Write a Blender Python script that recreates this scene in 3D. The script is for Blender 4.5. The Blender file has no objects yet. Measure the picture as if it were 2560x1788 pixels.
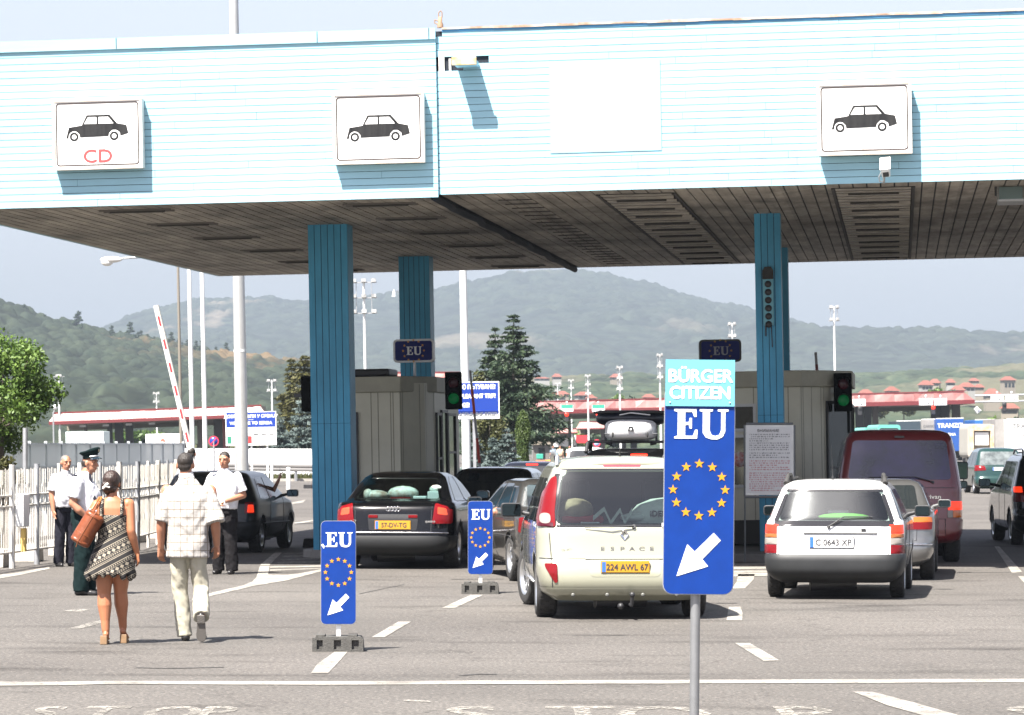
import bpy, bmesh, math, random
import numpy as np
from mathutils import Vector, Matrix, Euler, noise as mnoise

random.seed(7); RNG = np.random.default_rng(7)
scene = bpy.context.scene
C = scene.collection
R = math.radians

# ---------------------------------------------------------------- camera
HC = 1.88          # eye height
F = 120.0 / 36.0 * 2560.0
HY = 1108.0        # row of the horizon in the 2560 x 1788 photograph
cam_d = bpy.data.cameras.new('camera'); cam = bpy.data.objects.new('camera', cam_d); C.objects.link(cam)
cam.location = (0, 0, HC); cam.rotation_euler = (R(90), 0, 0)
cam_d.lens = 120.0; cam_d.sensor_width = 36.0; cam_d.shift_y = (HY - 894.0) / 2560.0
cam_d.clip_start = 0.5; cam_d.clip_end = 20000.0
cam_d.dof.use_dof = True; cam_d.dof.focus_distance = 28.0; cam_d.dof.aperture_fstop = 14.0
scene.camera = cam

# ---------------------------------------------------------------- world and sun
SUN_EL, SUN_AZ = 59.0, 36.0      # sun behind the camera, to the left
w = bpy.data.worlds.new('World'); scene.world = w; w.use_nodes = True
nt = w.node_tree; bg = nt.nodes['Background']
sky = nt.nodes.new('ShaderNodeTexSky'); sky.sky_type = 'NISHITA'; sky.sun_disc = False
sky.sun_elevation = R(SUN_EL); sky.sun_rotation = R(180 + SUN_AZ)
sky.air_density = 1.0; sky.dust_density = 3.0; sky.ozone_density = 3.0; sky.altitude = 400
hs = nt.nodes.new('ShaderNodeHueSaturation'); hs.inputs['Saturation'].default_value = 0.52
tn = nt.nodes.new('ShaderNodeMix'); tn.data_type = 'RGBA'; tn.blend_type = 'MULTIPLY'; tn.inputs[0].default_value = 1.0; tn.inputs[7].default_value = (1.0, 0.95, 1.0, 1)   # takes a little green out of the sky colour
nt.links.new(sky.outputs[0], hs.inputs['Color']); nt.links.new(hs.outputs[0], tn.inputs[6]); nt.links.new(tn.outputs[2], bg.inputs[0]); bg.inputs[1].default_value = 0.052
sun_d = bpy.data.lights.new('sun', 'SUN'); sun = bpy.data.objects.new('sun', sun_d); C.objects.link(sun)
sun_d.energy = 4.3; sun_d.angle = R(0.5); sun_d.color = (1.0, 0.95, 0.88)
sdir = Vector((math.sin(R(SUN_AZ)), math.cos(R(SUN_AZ)), -math.tan(R(SUN_EL))))
sun.rotation_euler = sdir.to_track_quat('-Z', 'Y').to_euler()
sun.location = (-20, -20, 40)
scene.view_settings.view_transform = 'Standard'; scene.view_settings.look = 'None'
scene.view_settings.exposure = 2.28; scene.view_settings.gamma = 1.0
scene.view_settings.use_curve_mapping = False
scene.cycles.max_bounces = 8; scene.cycles.transparent_max_bounces = 16; scene.cycles.volume_bounces = 0

def W(px, py, D):      # a point seen at that spot of the photograph, D metres away
    return Vector(((px - 1280.0) / F * D, D, HC + (HY - py) / F * D))
def GX(px, D): return (px - 1280.0) / F * D
def GD(py): return F * HC / (py - HY)      # distance of a ground point
TILT = -0.0182          # the plumb line leans a little against the sloping apron

# ---------------------------------------------------------------- materials
MATS = {}
def N(nt, t, **k):
    n = nt.nodes.new(t)
    for a, b in k.items():
        if hasattr(n, a): setattr(n, a, b)
        else: n.inputs[a].default_value = b
    return n
def mat(name, col, rough=0.6, metal=0.0, spec=0.5, coat=0.0, var=0.0, vscale=3.0, bump=0.0, bscale=30.0, emit=None, estr=0.0, stretch=None, col2=None, fine=0.0):
    if name in MATS: return MATS[name]
    m = bpy.data.materials.new(name); m.use_nodes = True; nt = m.node_tree
    p = nt.nodes['Principled BSDF']
    p.inputs['Base Color'].default_value = (*col, 1); p.inputs['Roughness'].default_value = rough
    p.inputs['Metallic'].default_value = metal; p.inputs['Specular IOR Level'].default_value = spec
    p.inputs['Coat Weight'].default_value = coat; p.inputs['Coat Roughness'].default_value = 0.05
    tc = N(nt, 'ShaderNodeTexCoord'); mp = N(nt, 'ShaderNodeMapping')
    nt.links.new(tc.outputs['Object'], mp.inputs['Vector'])
    if stretch: mp.inputs['Scale'].default_value = stretch
    if var or col2:
        n1 = N(nt, 'ShaderNodeTexNoise', Scale=vscale, Detail=6.0, Roughness=0.65)
        nt.links.new(mp.outputs[0], n1.inputs['Vector'])
        cr = N(nt, 'ShaderNodeValToRGB')
        c2 = col2 if col2 else tuple(max(0, c * (1 - var)) for c in col)
        c1 = col if col2 else tuple(min(1, c * (1 + var)) for c in col)
        cr.color_ramp.elements[0].position = 0.35; cr.color_ramp.elements[1].position = 0.65
        cr.color_ramp.elements[0].color = (*c2, 1); cr.color_ramp.elements[1].color = (*c1, 1)
        nt.links.new(n1.outputs['Fac'], cr.inputs[0]); nt.links.new(cr.outputs[0], p.inputs['Base Color'])
    if bump:
        n2 = N(nt, 'ShaderNodeTexNoise', Scale=bscale, Detail=5.0); b = N(nt, 'ShaderNodeBump', Strength=bump, Distance=0.02)
        nt.links.new(mp.outputs[0], n2.inputs['Vector']); nt.links.new(n2.outputs['Fac'], b.inputs['Height'])
        nt.links.new(b.outputs[0], p.inputs['Normal'])
    if emit:
        p.inputs['Emission Color'].default_value = (*emit, 1); p.inputs['Emission Strength'].default_value = estr
    MATS[name] = m
    return m

def glass(name, tint, rough=0.03, mix=0.5):
    if name in MATS: return MATS[name]
    m = bpy.data.materials.new(name); m.use_nodes = True; nt = m.node_tree
    nt.nodes.remove(nt.nodes['Principled BSDF']); out = nt.nodes['Material Output']
    tr = N(nt, 'ShaderNodeBsdfTransparent'); tr.inputs[0].default_value = (*tint, 1)
    gl = N(nt, 'ShaderNodeBsdfGlossy', Roughness=rough); gl.inputs[0].default_value = (0.9, 0.95, 0.95, 1)
    fr = N(nt, 'ShaderNodeFresnel', IOR=1.55); mx = N(nt, 'ShaderNodeMixShader')
    ad = N(nt, 'ShaderNodeMath', operation='ADD'); ad.inputs[1].default_value = mix
    nt.links.new(fr.outputs[0], ad.inputs[0]); nt.links.new(ad.outputs[0], mx.inputs[0])
    nt.links.new(tr.outputs[0], mx.inputs[1]); nt.links.new(gl.outputs[0], mx.inputs[2]); nt.links.new(mx.outputs[0], out.inputs[0])
    MATS[name] = m
    return m

M_white = mat('white_paint', (0.78, 0.78, 0.76), 0.45)
M_offwhite = mat('aged_white', (0.7, 0.69, 0.65), 0.55, var=0.12, vscale=6)
M_black = mat('black_plastic', (0.02, 0.02, 0.022), 0.5, bump=0.1)
M_rubber = mat('rubber', (0.025, 0.024, 0.023), 0.8, var=0.3, vscale=12, bump=0.3, bscale=60)
M_chrome = mat('chrome', (0.75, 0.75, 0.76), 0.12, 1.0)
M_rim = mat('alloy', (0.55, 0.56, 0.57), 0.3, 0.9)
M_steel = mat('galvanised', (0.42, 0.43, 0.44), 0.45, 0.7, var=0.1, vscale=4)
M_steelw = mat('pale_pole_paint', (0.62, 0.63, 0.62), 0.45, var=0.08, vscale=2)
M_glassd = mat('dark_glass', (0.012, 0.015, 0.016), 0.04, spec=0.8)
M_glassp = mat('purple_film_glass', (0.012, 0.012, 0.016), 0.06, spec=0.7, col2=(0.03, 0.02, 0.08), vscale=1.4)
M_glassg = glass('clear_car_glass', (0.55, 0.63, 0.61), 0.11, 0.03)
M_mirror = mat('mirror_glass', (0.05, 0.075, 0.09), 0.03, 1.0)
M_red = mat('lamp_red', (0.13, 0.004, 0.006), 0.12, spec=0.3)
M_redlit = mat('lamp_red_lit', (0.6, 0.02, 0.01), 0.2, emit=(1.0, 0.05, 0.01), estr=0.22)
M_amber = mat('lamp_amber', (0.5, 0.11, 0.005), 0.15, coat=1.0)
M_lampw = mat('lamp_clear', (0.22, 0.2, 0.18), 0.1)
M_lampr2 = mat('lamp_dark_red', (0.05, 0.004, 0.01), 0.25, spec=.3)
M_interior = mat('car_interior', (0.03, 0.03, 0.032), 0.85)
M_shade_black = mat('ceramic_band', (0.02, 0.02, 0.022), 0.1)
M_platey = mat('plate_yellow', (0.42, 0.21, 0.012), 0.45)
M_platew = mat('plate_white', (0.6, 0.6, 0.59), 0.4)
M_eublue = mat('eu_blue', (0.0015, 0.027, 0.175), 0.4, spec=.3, var=0.08, vscale=8)
M_eunavy = mat('eu_navy', (0.004, 0.010, 0.11), 0.4, spec=0.15)
M_cyan = mat('cyan_sheet', (0.11, 0.36, 0.44), 0.4)
M_star = mat('star_yellow', (0.48, 0.22, 0.008), 0.45)
M_ink = mat('ink', (0.03, 0.03, 0.035), 0.6)
M_inkred = mat('ink_red', (0.6, 0.03, 0.03), 0.6)
M_concrete = mat('concrete', (0.3, 0.28, 0.25), 0.9, var=0.2, vscale=5, bump=0.3)

# ---------------------------------------------------------------- mesh builder
class MB:
    def __init__(s): s.v = []; s.f = []; s.m = []; s.sm = []
    def add(s, vs, fs, mi=0, smooth=False):
        o = len(s.v); s.v += [tuple(v) for v in vs]
        for f in fs: s.f.append(tuple(i + o for i in f)); s.m.append(mi); s.sm.append(smooth)
        return s
    def box(s, c, d, mi=0, M=None):
        x, y, z = c; a, b, h = d[0] / 2, d[1] / 2, d[2] / 2
        vs = [Vector((x + i * a, y + j * b, z + k * h)) for k in (-1, 1) for j in (-1, 1) for i in (-1, 1)]
        if M is not None: vs = [M @ v for v in vs]
        return s.add(vs, [(0, 2, 3, 1), (4, 5, 7, 6), (0, 1, 5, 4), (2, 6, 7, 3), (0, 4, 6, 2), (1, 3, 7, 5)], mi)
    def bbox(s, p, q, mi=0):
        return s.box([(a + b) / 2 for a, b in zip(p, q)], [abs(b - a) for a, b in zip(p, q)], mi)
    def tube(s, p, q, r1, r2=None, n=12, mi=0, caps=True, smooth=True):
        p = Vector(p); q = Vector(q); r2 = r1 if r2 is None else r2
        ax = (q - p).normalized(); u = ax.orthogonal().normalized(); v = ax.cross(u)
        vs = []
        for P, r in ((p, r1), (q, r2)):
            for i in range(n):
                a = 2 * math.pi * i / n; vs.append(P + (u * math.cos(a) + v * math.sin(a)) * r)
        s.add(vs, [(i, (i + 1) % n, n + (i + 1) % n, n + i) for i in range(n)], mi, smooth)
        if caps: s.add(vs[:n], [tuple(reversed(range(n)))], mi); s.add(vs[n:], [tuple(range(n))], mi)
        return s
    def path(s, pts, r, n=8, mi=0, rs=None):
        for i in range(len(pts) - 1):
            a = rs[i] if rs else r; b = rs[i + 1] if rs else r
            s.tube(pts[i], pts[i + 1], a, b, n, mi)
        return s
    def ell(s, c, r, n=14, mi=0, M=None, sq=1.0):
        c = Vector(c); vs = []; fs = []; k = n // 2
        def sp(a): return math.copysign(abs(a) ** sq, a)
        for j in range(k + 1):
            t = math.pi * j / k
            for i in range(n):
                a = 2 * math.pi * i / n
                p = Vector((sp(math.sin(t)) * sp(math.cos(a)) * r[0], sp(math.sin(t)) * sp(math.sin(a)) * r[1], sp(math.cos(t)) * r[2]))
                if M is not None: p = M @ p
                vs.append(c + p)
        for j in range(k):
            for i in range(n): fs.append((j * n + i, (j + 1) * n + i, (j + 1) * n + (i + 1) % n, j * n + (i + 1) % n))
        return s.add(vs, fs, mi, True)
    def caps(s, p, r1, q, r2, n=12, mi=0):      # tapered capsule
        p = Vector(p); q = Vector(q); s.ell(p, (r1,) * 3, n, mi); s.ell(q, (r2,) * 3, n, mi)
        if (q - p).length > 1e-5: s.tube(p, q, r1, r2, n, mi, False)
        return s
    def prism(s, poly, y0, y1, mi=0):           # polygon in XZ, extruded along Y (front at y0)
        n = len(poly); a = sum(poly[i][0] * poly[(i + 1) % n][1] - poly[(i + 1) % n][0] * poly[i][1] for i in range(n))
        if a < 0: poly = poly[::-1]
        vs = [(x, y0, z) for x, z in poly] + [(x, y1, z) for x, z in poly]
        fs = [tuple(range(n)), tuple(range(2 * n - 1, n - 1, -1))] + [((i + 1) % n, i, n + i, n + (i + 1) % n) for i in range(n)]
        return s.add(vs, fs, mi)
    def extr(s, poly, z0, z1, mi=0):            # polygon in XY, extruded along Z
        n = len(poly); a = sum(poly[i][0] * poly[(i + 1) % n][1] - poly[(i + 1) % n][0] * poly[i][1] for i in range(n))
        if a < 0: poly = poly[::-1]
        vs = [(x, y, z0) for x, y in poly] + [(x, y, z1) for x, y in poly]
        fs = [tuple(range(n - 1, -1, -1)), tuple(range(n, 2 * n))] + [(i, (i + 1) % n, n + (i + 1) % n, n + i) for i in range(n)]
        return s.add(vs, fs, mi)
    def lathe(s, prof, c, axis='Z', n=24, mi=0):  # prof: (r, h)
        vs = []; fs = []; c = Vector(c)
        for r, h in prof:
            for i in range(n):
                a = 2 * math.pi * i / n; p = (r * math.cos(a), r * math.sin(a), h)
                if axis == 'X': p = (h, r * math.cos(a), r * math.sin(a))
                if axis == 'Y': p = (r * math.sin(a), h, r * math.cos(a))
                vs.append(c + Vector(p))
        for j in range(len(prof) - 1):
            for i in range(n): fs.append((j * n + i, j * n + (i + 1) % n, (j + 1) * n + (i + 1) % n, (j + 1) * n + i))
        return s.add(vs, fs, mi, True)
    def build(s, name, mats, parent=None, bevel=0.0, loc=None):
        me = bpy.data.meshes.new(name); me.from_pydata(s.v, [], s.f)
        if not isinstance(mats, (list, tuple)): mats = [mats]
        for m in mats: me.materials.append(m)
        me.polygons.foreach_set('material_index', s.m); me.polygons.foreach_set('use_smooth', s.sm); me.update()
        o = bpy.data.objects.new(name, me); C.objects.link(o)
        if parent is not None: o.parent = parent
        if loc is not None: o.location = loc
        if bevel:
            b = o.modifiers.new('bevel', 'BEVEL'); b.width = bevel; b.segments = 2; b.limit_method = 'ANGLE'
        return o

def tag(o, label=None, cat=None, group=None, kind=None):
    if label: o['label'] = label
    if cat: o['category'] = cat
    if group: o['group'] = group
    if kind: o['kind'] = kind
    return o
def thing(name, label, cat, loc=(0, 0, 0), rz=0.0, group=None, tilt=False):
    o = bpy.data.objects.new(name, None); C.objects.link(o); o.empty_display_size = 0.2
    M = Matrix.Rotation(rz, 4, 'Z')
    if tilt: M = Matrix.Rotation(TILT, 4, 'Y') @ M
    o.matrix_world = Matrix.Translation(Vector(loc)) @ M
    return tag(o, label, cat, group)
def text_polys(s, size, x_align='CENTER', font=None, bold=0.0, sx=1.0):
    cu = bpy.data.curves.new('t', 'FONT'); cu.body = s; cu.size = size; cu.align_x = x_align; cu.align_y = 'CENTER'
    cu.offset = bold; cu.resolution_u = 3
    o = bpy.data.objects.new('t', cu); C.objects.link(o)
    me = bpy.data.meshes.new_from_object(o)
    vs = [(v.co.x * sx, v.co.y) for v in me.vertices]; fs = [tuple(p.vertices) for p in me.polygons]
    bpy.data.objects.remove(o); bpy.data.curves.remove(cu); bpy.data.meshes.remove(me)
    return vs, fs
def text_on(mb, s, size, x, y, z, mi=0, bold=0.0, sx=1.0, align='CENTER', M=None):   # facing -Y at plane y
    vs, fs = text_polys(s, size, align, sx=sx)
    offs = ((0, 0),) if not bold else tuple((bold * a, bold * b) for a, b in ((1, 0), (-1, 0), (0, 1), (0, -1), (0, 0)))
    for k, (dx, dz) in enumerate(offs): mb.add([Vector((a + x + dx, y - k * .0003, b + z + dz)) for a, b in vs], fs, mi)
def rrect(x0, z0, x1, z1, r, k=5):
    pts = []
    for cx, cz, a0 in ((x1 - r, z0 + r, -90), (x1 - r, z1 - r, 0), (x0 + r, z1 - r, 90), (x0 + r, z0 + r, 180)):
        for i in range(k + 1):
            a = R(a0 + 90 * i / k); pts.append((cx + r * math.cos(a), cz + r * math.sin(a)))
    return pts
def star(cx, cz, r):
    return [(cx + (r if i % 2 == 0 else r * 0.4) * math.sin(math.pi * i / 5), cz + (r if i % 2 == 0 else r * 0.4) * math.cos(math.pi * i / 5)) for i in range(10)]
SE = [(0, 0), (.78, 0), (.80, .30), (.72, .30), (.64, .09), (.37, .09), (.37, .46), (.50, .47), (.53, .34), (.60, .34), (.60, .70), (.53, .70), (.50, .56), (.37, .55), (.37, .91), (.62, .91), (.68, .74), (.76, .74), (.75, 1), (0, 1), (0, .94), (.12, .91), (.12, .09), (0, .06)]
SU = [(0, 1), (.45, 1), (.45, .94), (.35, .92), (.35, .28), (.41, .13), (.55, .09), (.68, .13), (.75, .28), (.75, .92), (.63, .94), (.63, 1), (1.0, 1), (1.0, .94), (.89, .92), (.89, .25), (.81, .07), (.62, -.02), (.42, -.02), (.22, .04), (.11, .2), (.11, .92), (0, .94)]
def EU(mb, x, z, h, y, mi, mid=0.1):
    k = 1.0 if mid else 1
    mb.prism([(x + (a - .87) * h * 1.0, z + b * h) for a, b in SE], y, y + .002, mi)
    mb.prism([(x + (a + .0) * h * 0.98, z + b * h) for a, b in SU], y, y + .002, mi)

# numpy noise
def _h(ix, iy, s):
    n = (ix.astype(np.int64) * 374761393 + iy.astype(np.int64) * 668265263 + s * 974711) & 0xffffffff
    n = (n ^ (n >> 13)) * 1274126177 & 0xffffffff
    return ((n ^ (n >> 16)) & 0xffff) / 65535.0
def vnoise(x, y, s=0):
    ix = np.floor(x); iy = np.floor(y); fx = x - ix; fy = y - iy
    fx = fx * fx * (3 - 2 * fx); fy = fy * fy * (3 - 2 * fy)
    a = _h(ix, iy, s); b = _h(ix + 1, iy, s); c = _h(ix, iy + 1, s); d = _h(ix + 1, iy + 1, s)
    return (a * (1 - fx) + b * fx) * (1 - fy) + (c * (1 - fx) + d * fx) * fy
def fbm(x, y, o=4, s=0): return sum(vnoise(x * 2 ** i, y * 2 ** i, s + i) * 0.5 ** i for i in range(o)) / (2 - 0.5 ** (o - 1))
def cells(x, y, s=0):
    ix = np.floor(x); iy = np.floor(y); best = np.full(x.shape, 9.0); hid = np.zeros(x.shape)
    for a in (-1, 0, 1):
        for b in (-1, 0, 1):
            cx = ix + a; cy = iy + b; px = cx + _h(cx, cy, s); py = cy + _h(cx, cy, s + 50)
            d = np.hypot(px - x, py - y); k = d < best; best = np.where(k, d, best); hid = np.where(k, _h(cx, cy, s + 99), hid)
    return best, hid
# ================================================================ THE SETTING
def asphalt():
    m = bpy.data.materials.new('asphalt'); m.use_nodes = True; nt = m.node_tree; L = nt.links.new
    p = nt.nodes['Principled BSDF']; p.inputs['Roughness'].default_value = 0.8; p.inputs['Specular IOR Level'].default_value = 0.3
    tc = N(nt, 'ShaderNodeTexCoord')
    big = N(nt, 'ShaderNodeTexNoise', Scale=0.16, Detail=5.0, Roughness=0.6); L(tc.outputs['Object'], big.inputs['Vector'])
    mp = N(nt, 'ShaderNodeMapping'); mp.inputs['Scale'].default_value = (0.35, 1.0, 1.0); L(tc.outputs['Object'], mp.inputs['Vector'])
    st = N(nt, 'ShaderNodeTexNoise', Scale=1.1, Detail=4.0, Roughness=0.55); L(mp.outputs[0], st.inputs['Vector'])
    fi = N(nt, 'ShaderNodeTexNoise', Scale=26.0, Detail=3.0, Roughness=0.8); L(tc.outputs['Object'], fi.inputs['Vector'])
    vo = N(nt, 'ShaderNodeTexVoronoi', Scale=16.0); L(tc.outputs['Object'], vo.inputs['Vector'])
    cr = N(nt, 'ShaderNodeValToRGB'); e = cr.color_ramp.elements
    e[0].position = 0.3; e[0].color = (0.060, 0.0558, 0.0518, 1); e[1].position = 0.72; e[1].color = (0.098, 0.0918, 0.085, 1)
    L(big.outputs['Fac'], cr.inputs[0])
    # oil and tyre stains
    sr = N(nt, 'ShaderNodeValToRGB'); sr.color_ramp.elements[0].position = 0.28; sr.color_ramp.elements[0].color = (0.5, 0.49, 0.48, 1)
    sr.color_ramp.elements[1].position = 0.45; sr.color_ramp.elements[1].color = (1, 1, 1, 1); L(st.outputs['Fac'], sr.inputs[0])
    m1 = N(nt, 'ShaderNodeMix', data_type='RGBA', blend_type='MULTIPLY'); m1.inputs[0].default_value = 1.0
    L(cr.outputs[0], m1.inputs[6]); L(sr.outputs[0], m1.inputs[7])
    fr = N(nt, 'ShaderNodeValToRGB'); fr.color_ramp.elements[0].position = 0.34; fr.color_ramp.elements[0].color = (0.45, 0.45, 0.46, 1)
    fr.color_ramp.elements[1].position = 0.66; fr.color_ramp.elements[1].color = (1.6, 1.57, 1.52, 1); L(fi.outputs['Fac'], fr.inputs[0])
    m2 = N(nt, 'ShaderNodeMix', data_type='RGBA', blend_type='MULTIPLY'); m2.inputs[0].default_value = 1.0
    L(m1.outputs[2], m2.inputs[6]); L(fr.outputs[0], m2.inputs[7])
    # pale stone chips
    vr = N(nt, 'ShaderNodeValToRGB'); vr.color_ramp.elements[0].position = 0.12; vr.color_ramp.elements[0].color = (1, 1, 1, 1)
    vr.color_ramp.elements[1].position = 0.2; vr.color_ramp.elements[1].color = (0, 0, 0, 1); L(vo.outputs['Distance'], vr.inputs[0])
    n3 = N(nt, 'ShaderNodeTexNoise', Scale=3.0, Detail=3.0); L(tc.outputs['Object'], n3.inputs['Vector'])
    mm = N(nt, 'ShaderNodeMath', operation='MULTIPLY'); L(vr.outputs[0], mm.inputs[0]); L(n3.outputs['Fac'], mm.inputs[1])
    m3 = N(nt, 'ShaderNodeMix', data_type='RGBA'); L(mm.outputs[0], m3.inputs[0]); L(m2.outputs[2], m3.inputs[6]); m3.inputs[7].default_value = (0.26, 0.235, 0.21, 1)
    nd = N(nt, 'ShaderNodeTexNoise', Scale=1.5, Detail=4.0); L(tc.outputs['Object'], nd.inputs['Vector']); vm = N(nt, 'ShaderNodeVectorMath', operation='MULTIPLY_ADD'); L(nd.outputs['Color'], vm.inputs[0]); vm.inputs[1].default_value = (.9, .9, .9); L(tc.outputs['Object'], vm.inputs[2])
    vc = N(nt, 'ShaderNodeTexVoronoi', Scale=0.32, feature='DISTANCE_TO_EDGE'); L(vm.outputs[0], vc.inputs['Vector'])
    cc = N(nt, 'ShaderNodeValToRGB'); cc.color_ramp.elements[0].position = 0.002; cc.color_ramp.elements[0].color = (.45, .44, .43, 1); cc.color_ramp.elements[1].position = 0.006; cc.color_ramp.elements[1].color = (1, 1, 1, 1); L(vc.outputs['Distance'], cc.inputs[0])
    m5 = N(nt, 'ShaderNodeMix', data_type='RGBA', blend_type='MULTIPLY'); L(big.outputs['Fac'], m5.inputs[0]); L(m3.outputs[2], m5.inputs[6]); L(cc.outputs[0], m5.inputs[7])
    L(m5.outputs[2], p.inputs['Base Color'])
    b = N(nt, 'ShaderNodeBump', Strength=0.5, Distance=0.006); L(fi.outputs['Fac'], b.inputs['Height']); L(b.outputs[0], p.inputs['Normal'])
    return m
M_asphalt = asphalt()
M_field = mat('dry_field', (0.085, 0.095, 0.04), 0.95, var=0.4, vscale=0.02, col2=(0.05, 0.075, 0.025))
def sheet(name, x0, y0, x1, y1, z, m, kind='structure', nx=1):
    mb = MB(); mb.add([(x0, y0, z), (x1, y0, z), (x1, y1, z), (x0, y1, z)], [(0, 1, 2, 3)]); return tag(mb.build(name, m), kind=kind)
sheet('ground', -7000, -200, 7000, 9000, -0.05, M_field)
sheet('asphalt_apron', -75, -60, 110, 560, 0.0, M_asphalt)

def marking_mat(name, wear):
    m = bpy.data.materials.new(name); m.use_nodes = True; nt = m.node_tree; L = nt.links.new
    p = nt.nodes['Principled BSDF']; p.inputs['Base Color'].default_value = (0.36, 0.34, 0.30, 1); p.inputs['Roughness'].default_value = 0.7
    tc = N(nt, 'ShaderNodeTexCoord'); n = N(nt, 'ShaderNodeTexNoise', Scale=14.0, Detail=8.0, Roughness=0.8); L(tc.outputs['Object'], n.inputs['Vector'])
    cr = N(nt, 'ShaderNodeValToRGB'); cr.color_ramp.elements[0].position = wear; cr.color_ramp.elements[1].position = wear + 0.1
    L(n.outputs['Fac'], cr.inputs[0]); L(cr.outputs[0], p.inputs['Alpha'])
    n2 = N(nt, 'ShaderNodeTexNoise', Scale=2.0, Detail=5.0); L(tc.outputs['Object'], n2.inputs['Vector'])
    c2 = N(nt, 'ShaderNodeValToRGB'); c2.color_ramp.elements[0].color = (0.13, 0.12, 0.105, 1); c2.color_ramp.elements[1].color = (0.27, 0.255, 0.225, 1)
    c2.color_ramp.elements[0].position = 0.3; c2.color_ramp.elements[1].position = 0.6
    L(n2.outputs['Fac'], c2.inputs[0]); L(c2.outputs[0], p.inputs['Base Color'])
    return m
M_line = marking_mat('road_paint', 0.36); M_lineold = marking_mat('worn_road_paint', 0.45)
K = 2560.0 / 2296.0
def GPt(px, py): D = GD(py); return (GX(px, D), D)
mk = MB(); mko = MB()
def mark(pts, z=0.005, s=K, ox=0, oy=0, mb=None):
    P = [GPt(ox + x * s, oy + y * s) for x, y in pts]; mb = mb or mk
    a = sum(P[i][0] * P[(i + 1) % len(P)][1] - P[(i + 1) % len(P)][0] * P[i][1] for i in range(len(P)))
    if a < 0: P = P[::-1]
    mb.add([(x, y, z) for x, y in P], [tuple(range(len(P)))])
mark([(-60, 1530), (120, 1530), (250, 1528), (700, 1529), (1200, 1527), (2360, 1523), (2360, 1531), (1200, 1535), (700, 1537), (250, 1535), (120, 1538), (-60, 1539)])
for q in ([(750, 1463), (779, 1463), (760, 1485), (735, 1511), (697, 1511), (712, 1490)], [(893, 1395), (921, 1395), (862, 1430), (833, 1430)], [(1055, 1335), (1083, 1335), (1020, 1364), (991, 1364)],
          [(1634, 1362), (1660, 1361), (1665, 1376), (1664, 1392), (1629, 1392)], [(1648, 1443), (1681, 1443), (1748, 1482), (1712, 1483)],
          [(1912, 1552), (1958, 1553), (2050, 1577), (2180, 1614), (2100, 1614), (1990, 1583)], [(1655, 1288), (1692, 1288), (1690, 1300), (1670, 1320), (1640, 1321), (1652, 1305)]): mark(q)
mark([(1850, 1050), (1885, 1050), (2050, 1235), (1975, 1240)], s=0.3492, ox=1840, oy=1000)
mark([(2020, 1265), (2090, 1265), (2140, 1330), (2080, 1330)], s=0.3492, ox=1840, oy=1000)
z4 = dict(s=0.1829, ox=480, oy=1320)
mark([(0, 975), (290, 885), (700, 790), (820, 740), (880, 680), (930, 520), (1060, 520), (1040, 640), (1300, 645), (1500, 620), (1760, 570), (1760, 600), (1300, 720), (860, 795), (300, 925), (0, 1000)], **z4)
mark([(1065, 530), (2300, 500), (2300, 525), (1065, 550)], **z4); mark([(1065, 572), (1700, 555), (1900, 545), (1900, 560), (1065, 590)], **z4)
mark([(930, 512), (1060, 512), (1230, 340), (1130, 340)], **z4)
for k in range(4): mark([(1180 + 30 * k, 470 - 42 * k), (1750, 455 - 42 * k), (1750, 472 - 42 * k), (1170 + 30 * k, 488 - 42 * k)], mb=mko, **z4)
mark([(150, 1411), (205, 1396), (232, 1391), (232, 1397), (180, 1411)], mb=mko); mark([(140, 1371), (175, 1366), (205, 1367), (180, 1373)], mb=mko)
mark([(655, 1173), (704, 1166), (704, 1169), (655, 1177)]); mark([(655, 1127), (685, 1121), (680, 1127), (655, 1131)])
mark([(-30, 1294), (40, 1284), (110, 1272), (112, 1276), (40, 1291), (-30, 1303)])
# worn hatching in front of the right hand island
z5 = dict(s=0.3492, ox=1840, oy=1000)
for k in range(4): mark([(-340, 1150 + 27 * k), (230, 1142 + 27 * k), (230, 1156 + 27 * k), (-340, 1166 + 27 * k)], **z5)
mark([(-440, 1250), (230, 1240), (225, 1262), (-430, 1272)], **z5)
# the big letters at the near edge
def ground_word(s, px, sx, size, D, sy):
    vs, fs = text_polys(s, size, bold=0.012); top = max(v[1] for v in vs)
    X = GX(px, D); mko.add([(x * sx + X, D + (y - top) * sy, 0.005) for x, y in vs], fs)
for ch, px in (('S', 1178), ('T', 1452), ('O', 1650), ('P', 1990), ('S', 140), ('T', 278), ('O', 452), ('P', 555), ('S', 2560)):
    ground_word(ch, px, 1.35 if px > 1000 else 1.0, 0.62 if px > 1000 else 0.5, 24.35, 3.0)
mark([(905, 1570), (965, 1573), (965, 1576), (905, 1573)], mb=mko)
tag(mk.build('road_markings', M_line), kind='structure'); tag(mko.build('worn_road_markings', M_lineold), kind='structure')
# transverse joint, cracks and litter in the asphalt
ck = MB()
def crack(pts, wd=0.014):
    for a, b in zip(pts[:-1], pts[1:]):
        A = Vector((*GPt(*a), 0.0035)); B = Vector((*GPt(*b), 0.0035)); t = (B - A).normalized(); n = Vector((-t.y, t.x, 0)) * wd
        ck.add([A - n, B - n, B + n, A + n], [(0, 1, 2, 3)])
crack([(1128, 1449), (1160, 1448.5), (1210, 1449), (1260, 1448)], 0.05); crack([(2320, 1433), (2420, 1432), (2545, 1432)], 0.04)
crack([(900, 1485), (960, 1472), (1010, 1462)]); crack([(340, 1290 + 380), (420, 1672), (560, 1669)], 0.03)
crack([(1430, 1590), (1500, 1590), (1560, 1589)], 0.02); crack([(1150, 1690), (1200, 1686), (1240, 1687)], 0.03)
tag(ck.build('asphalt_joints', mat('tar_joint', (0.03, 0.028, 0.027), 0.8)), kind='structure')

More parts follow.
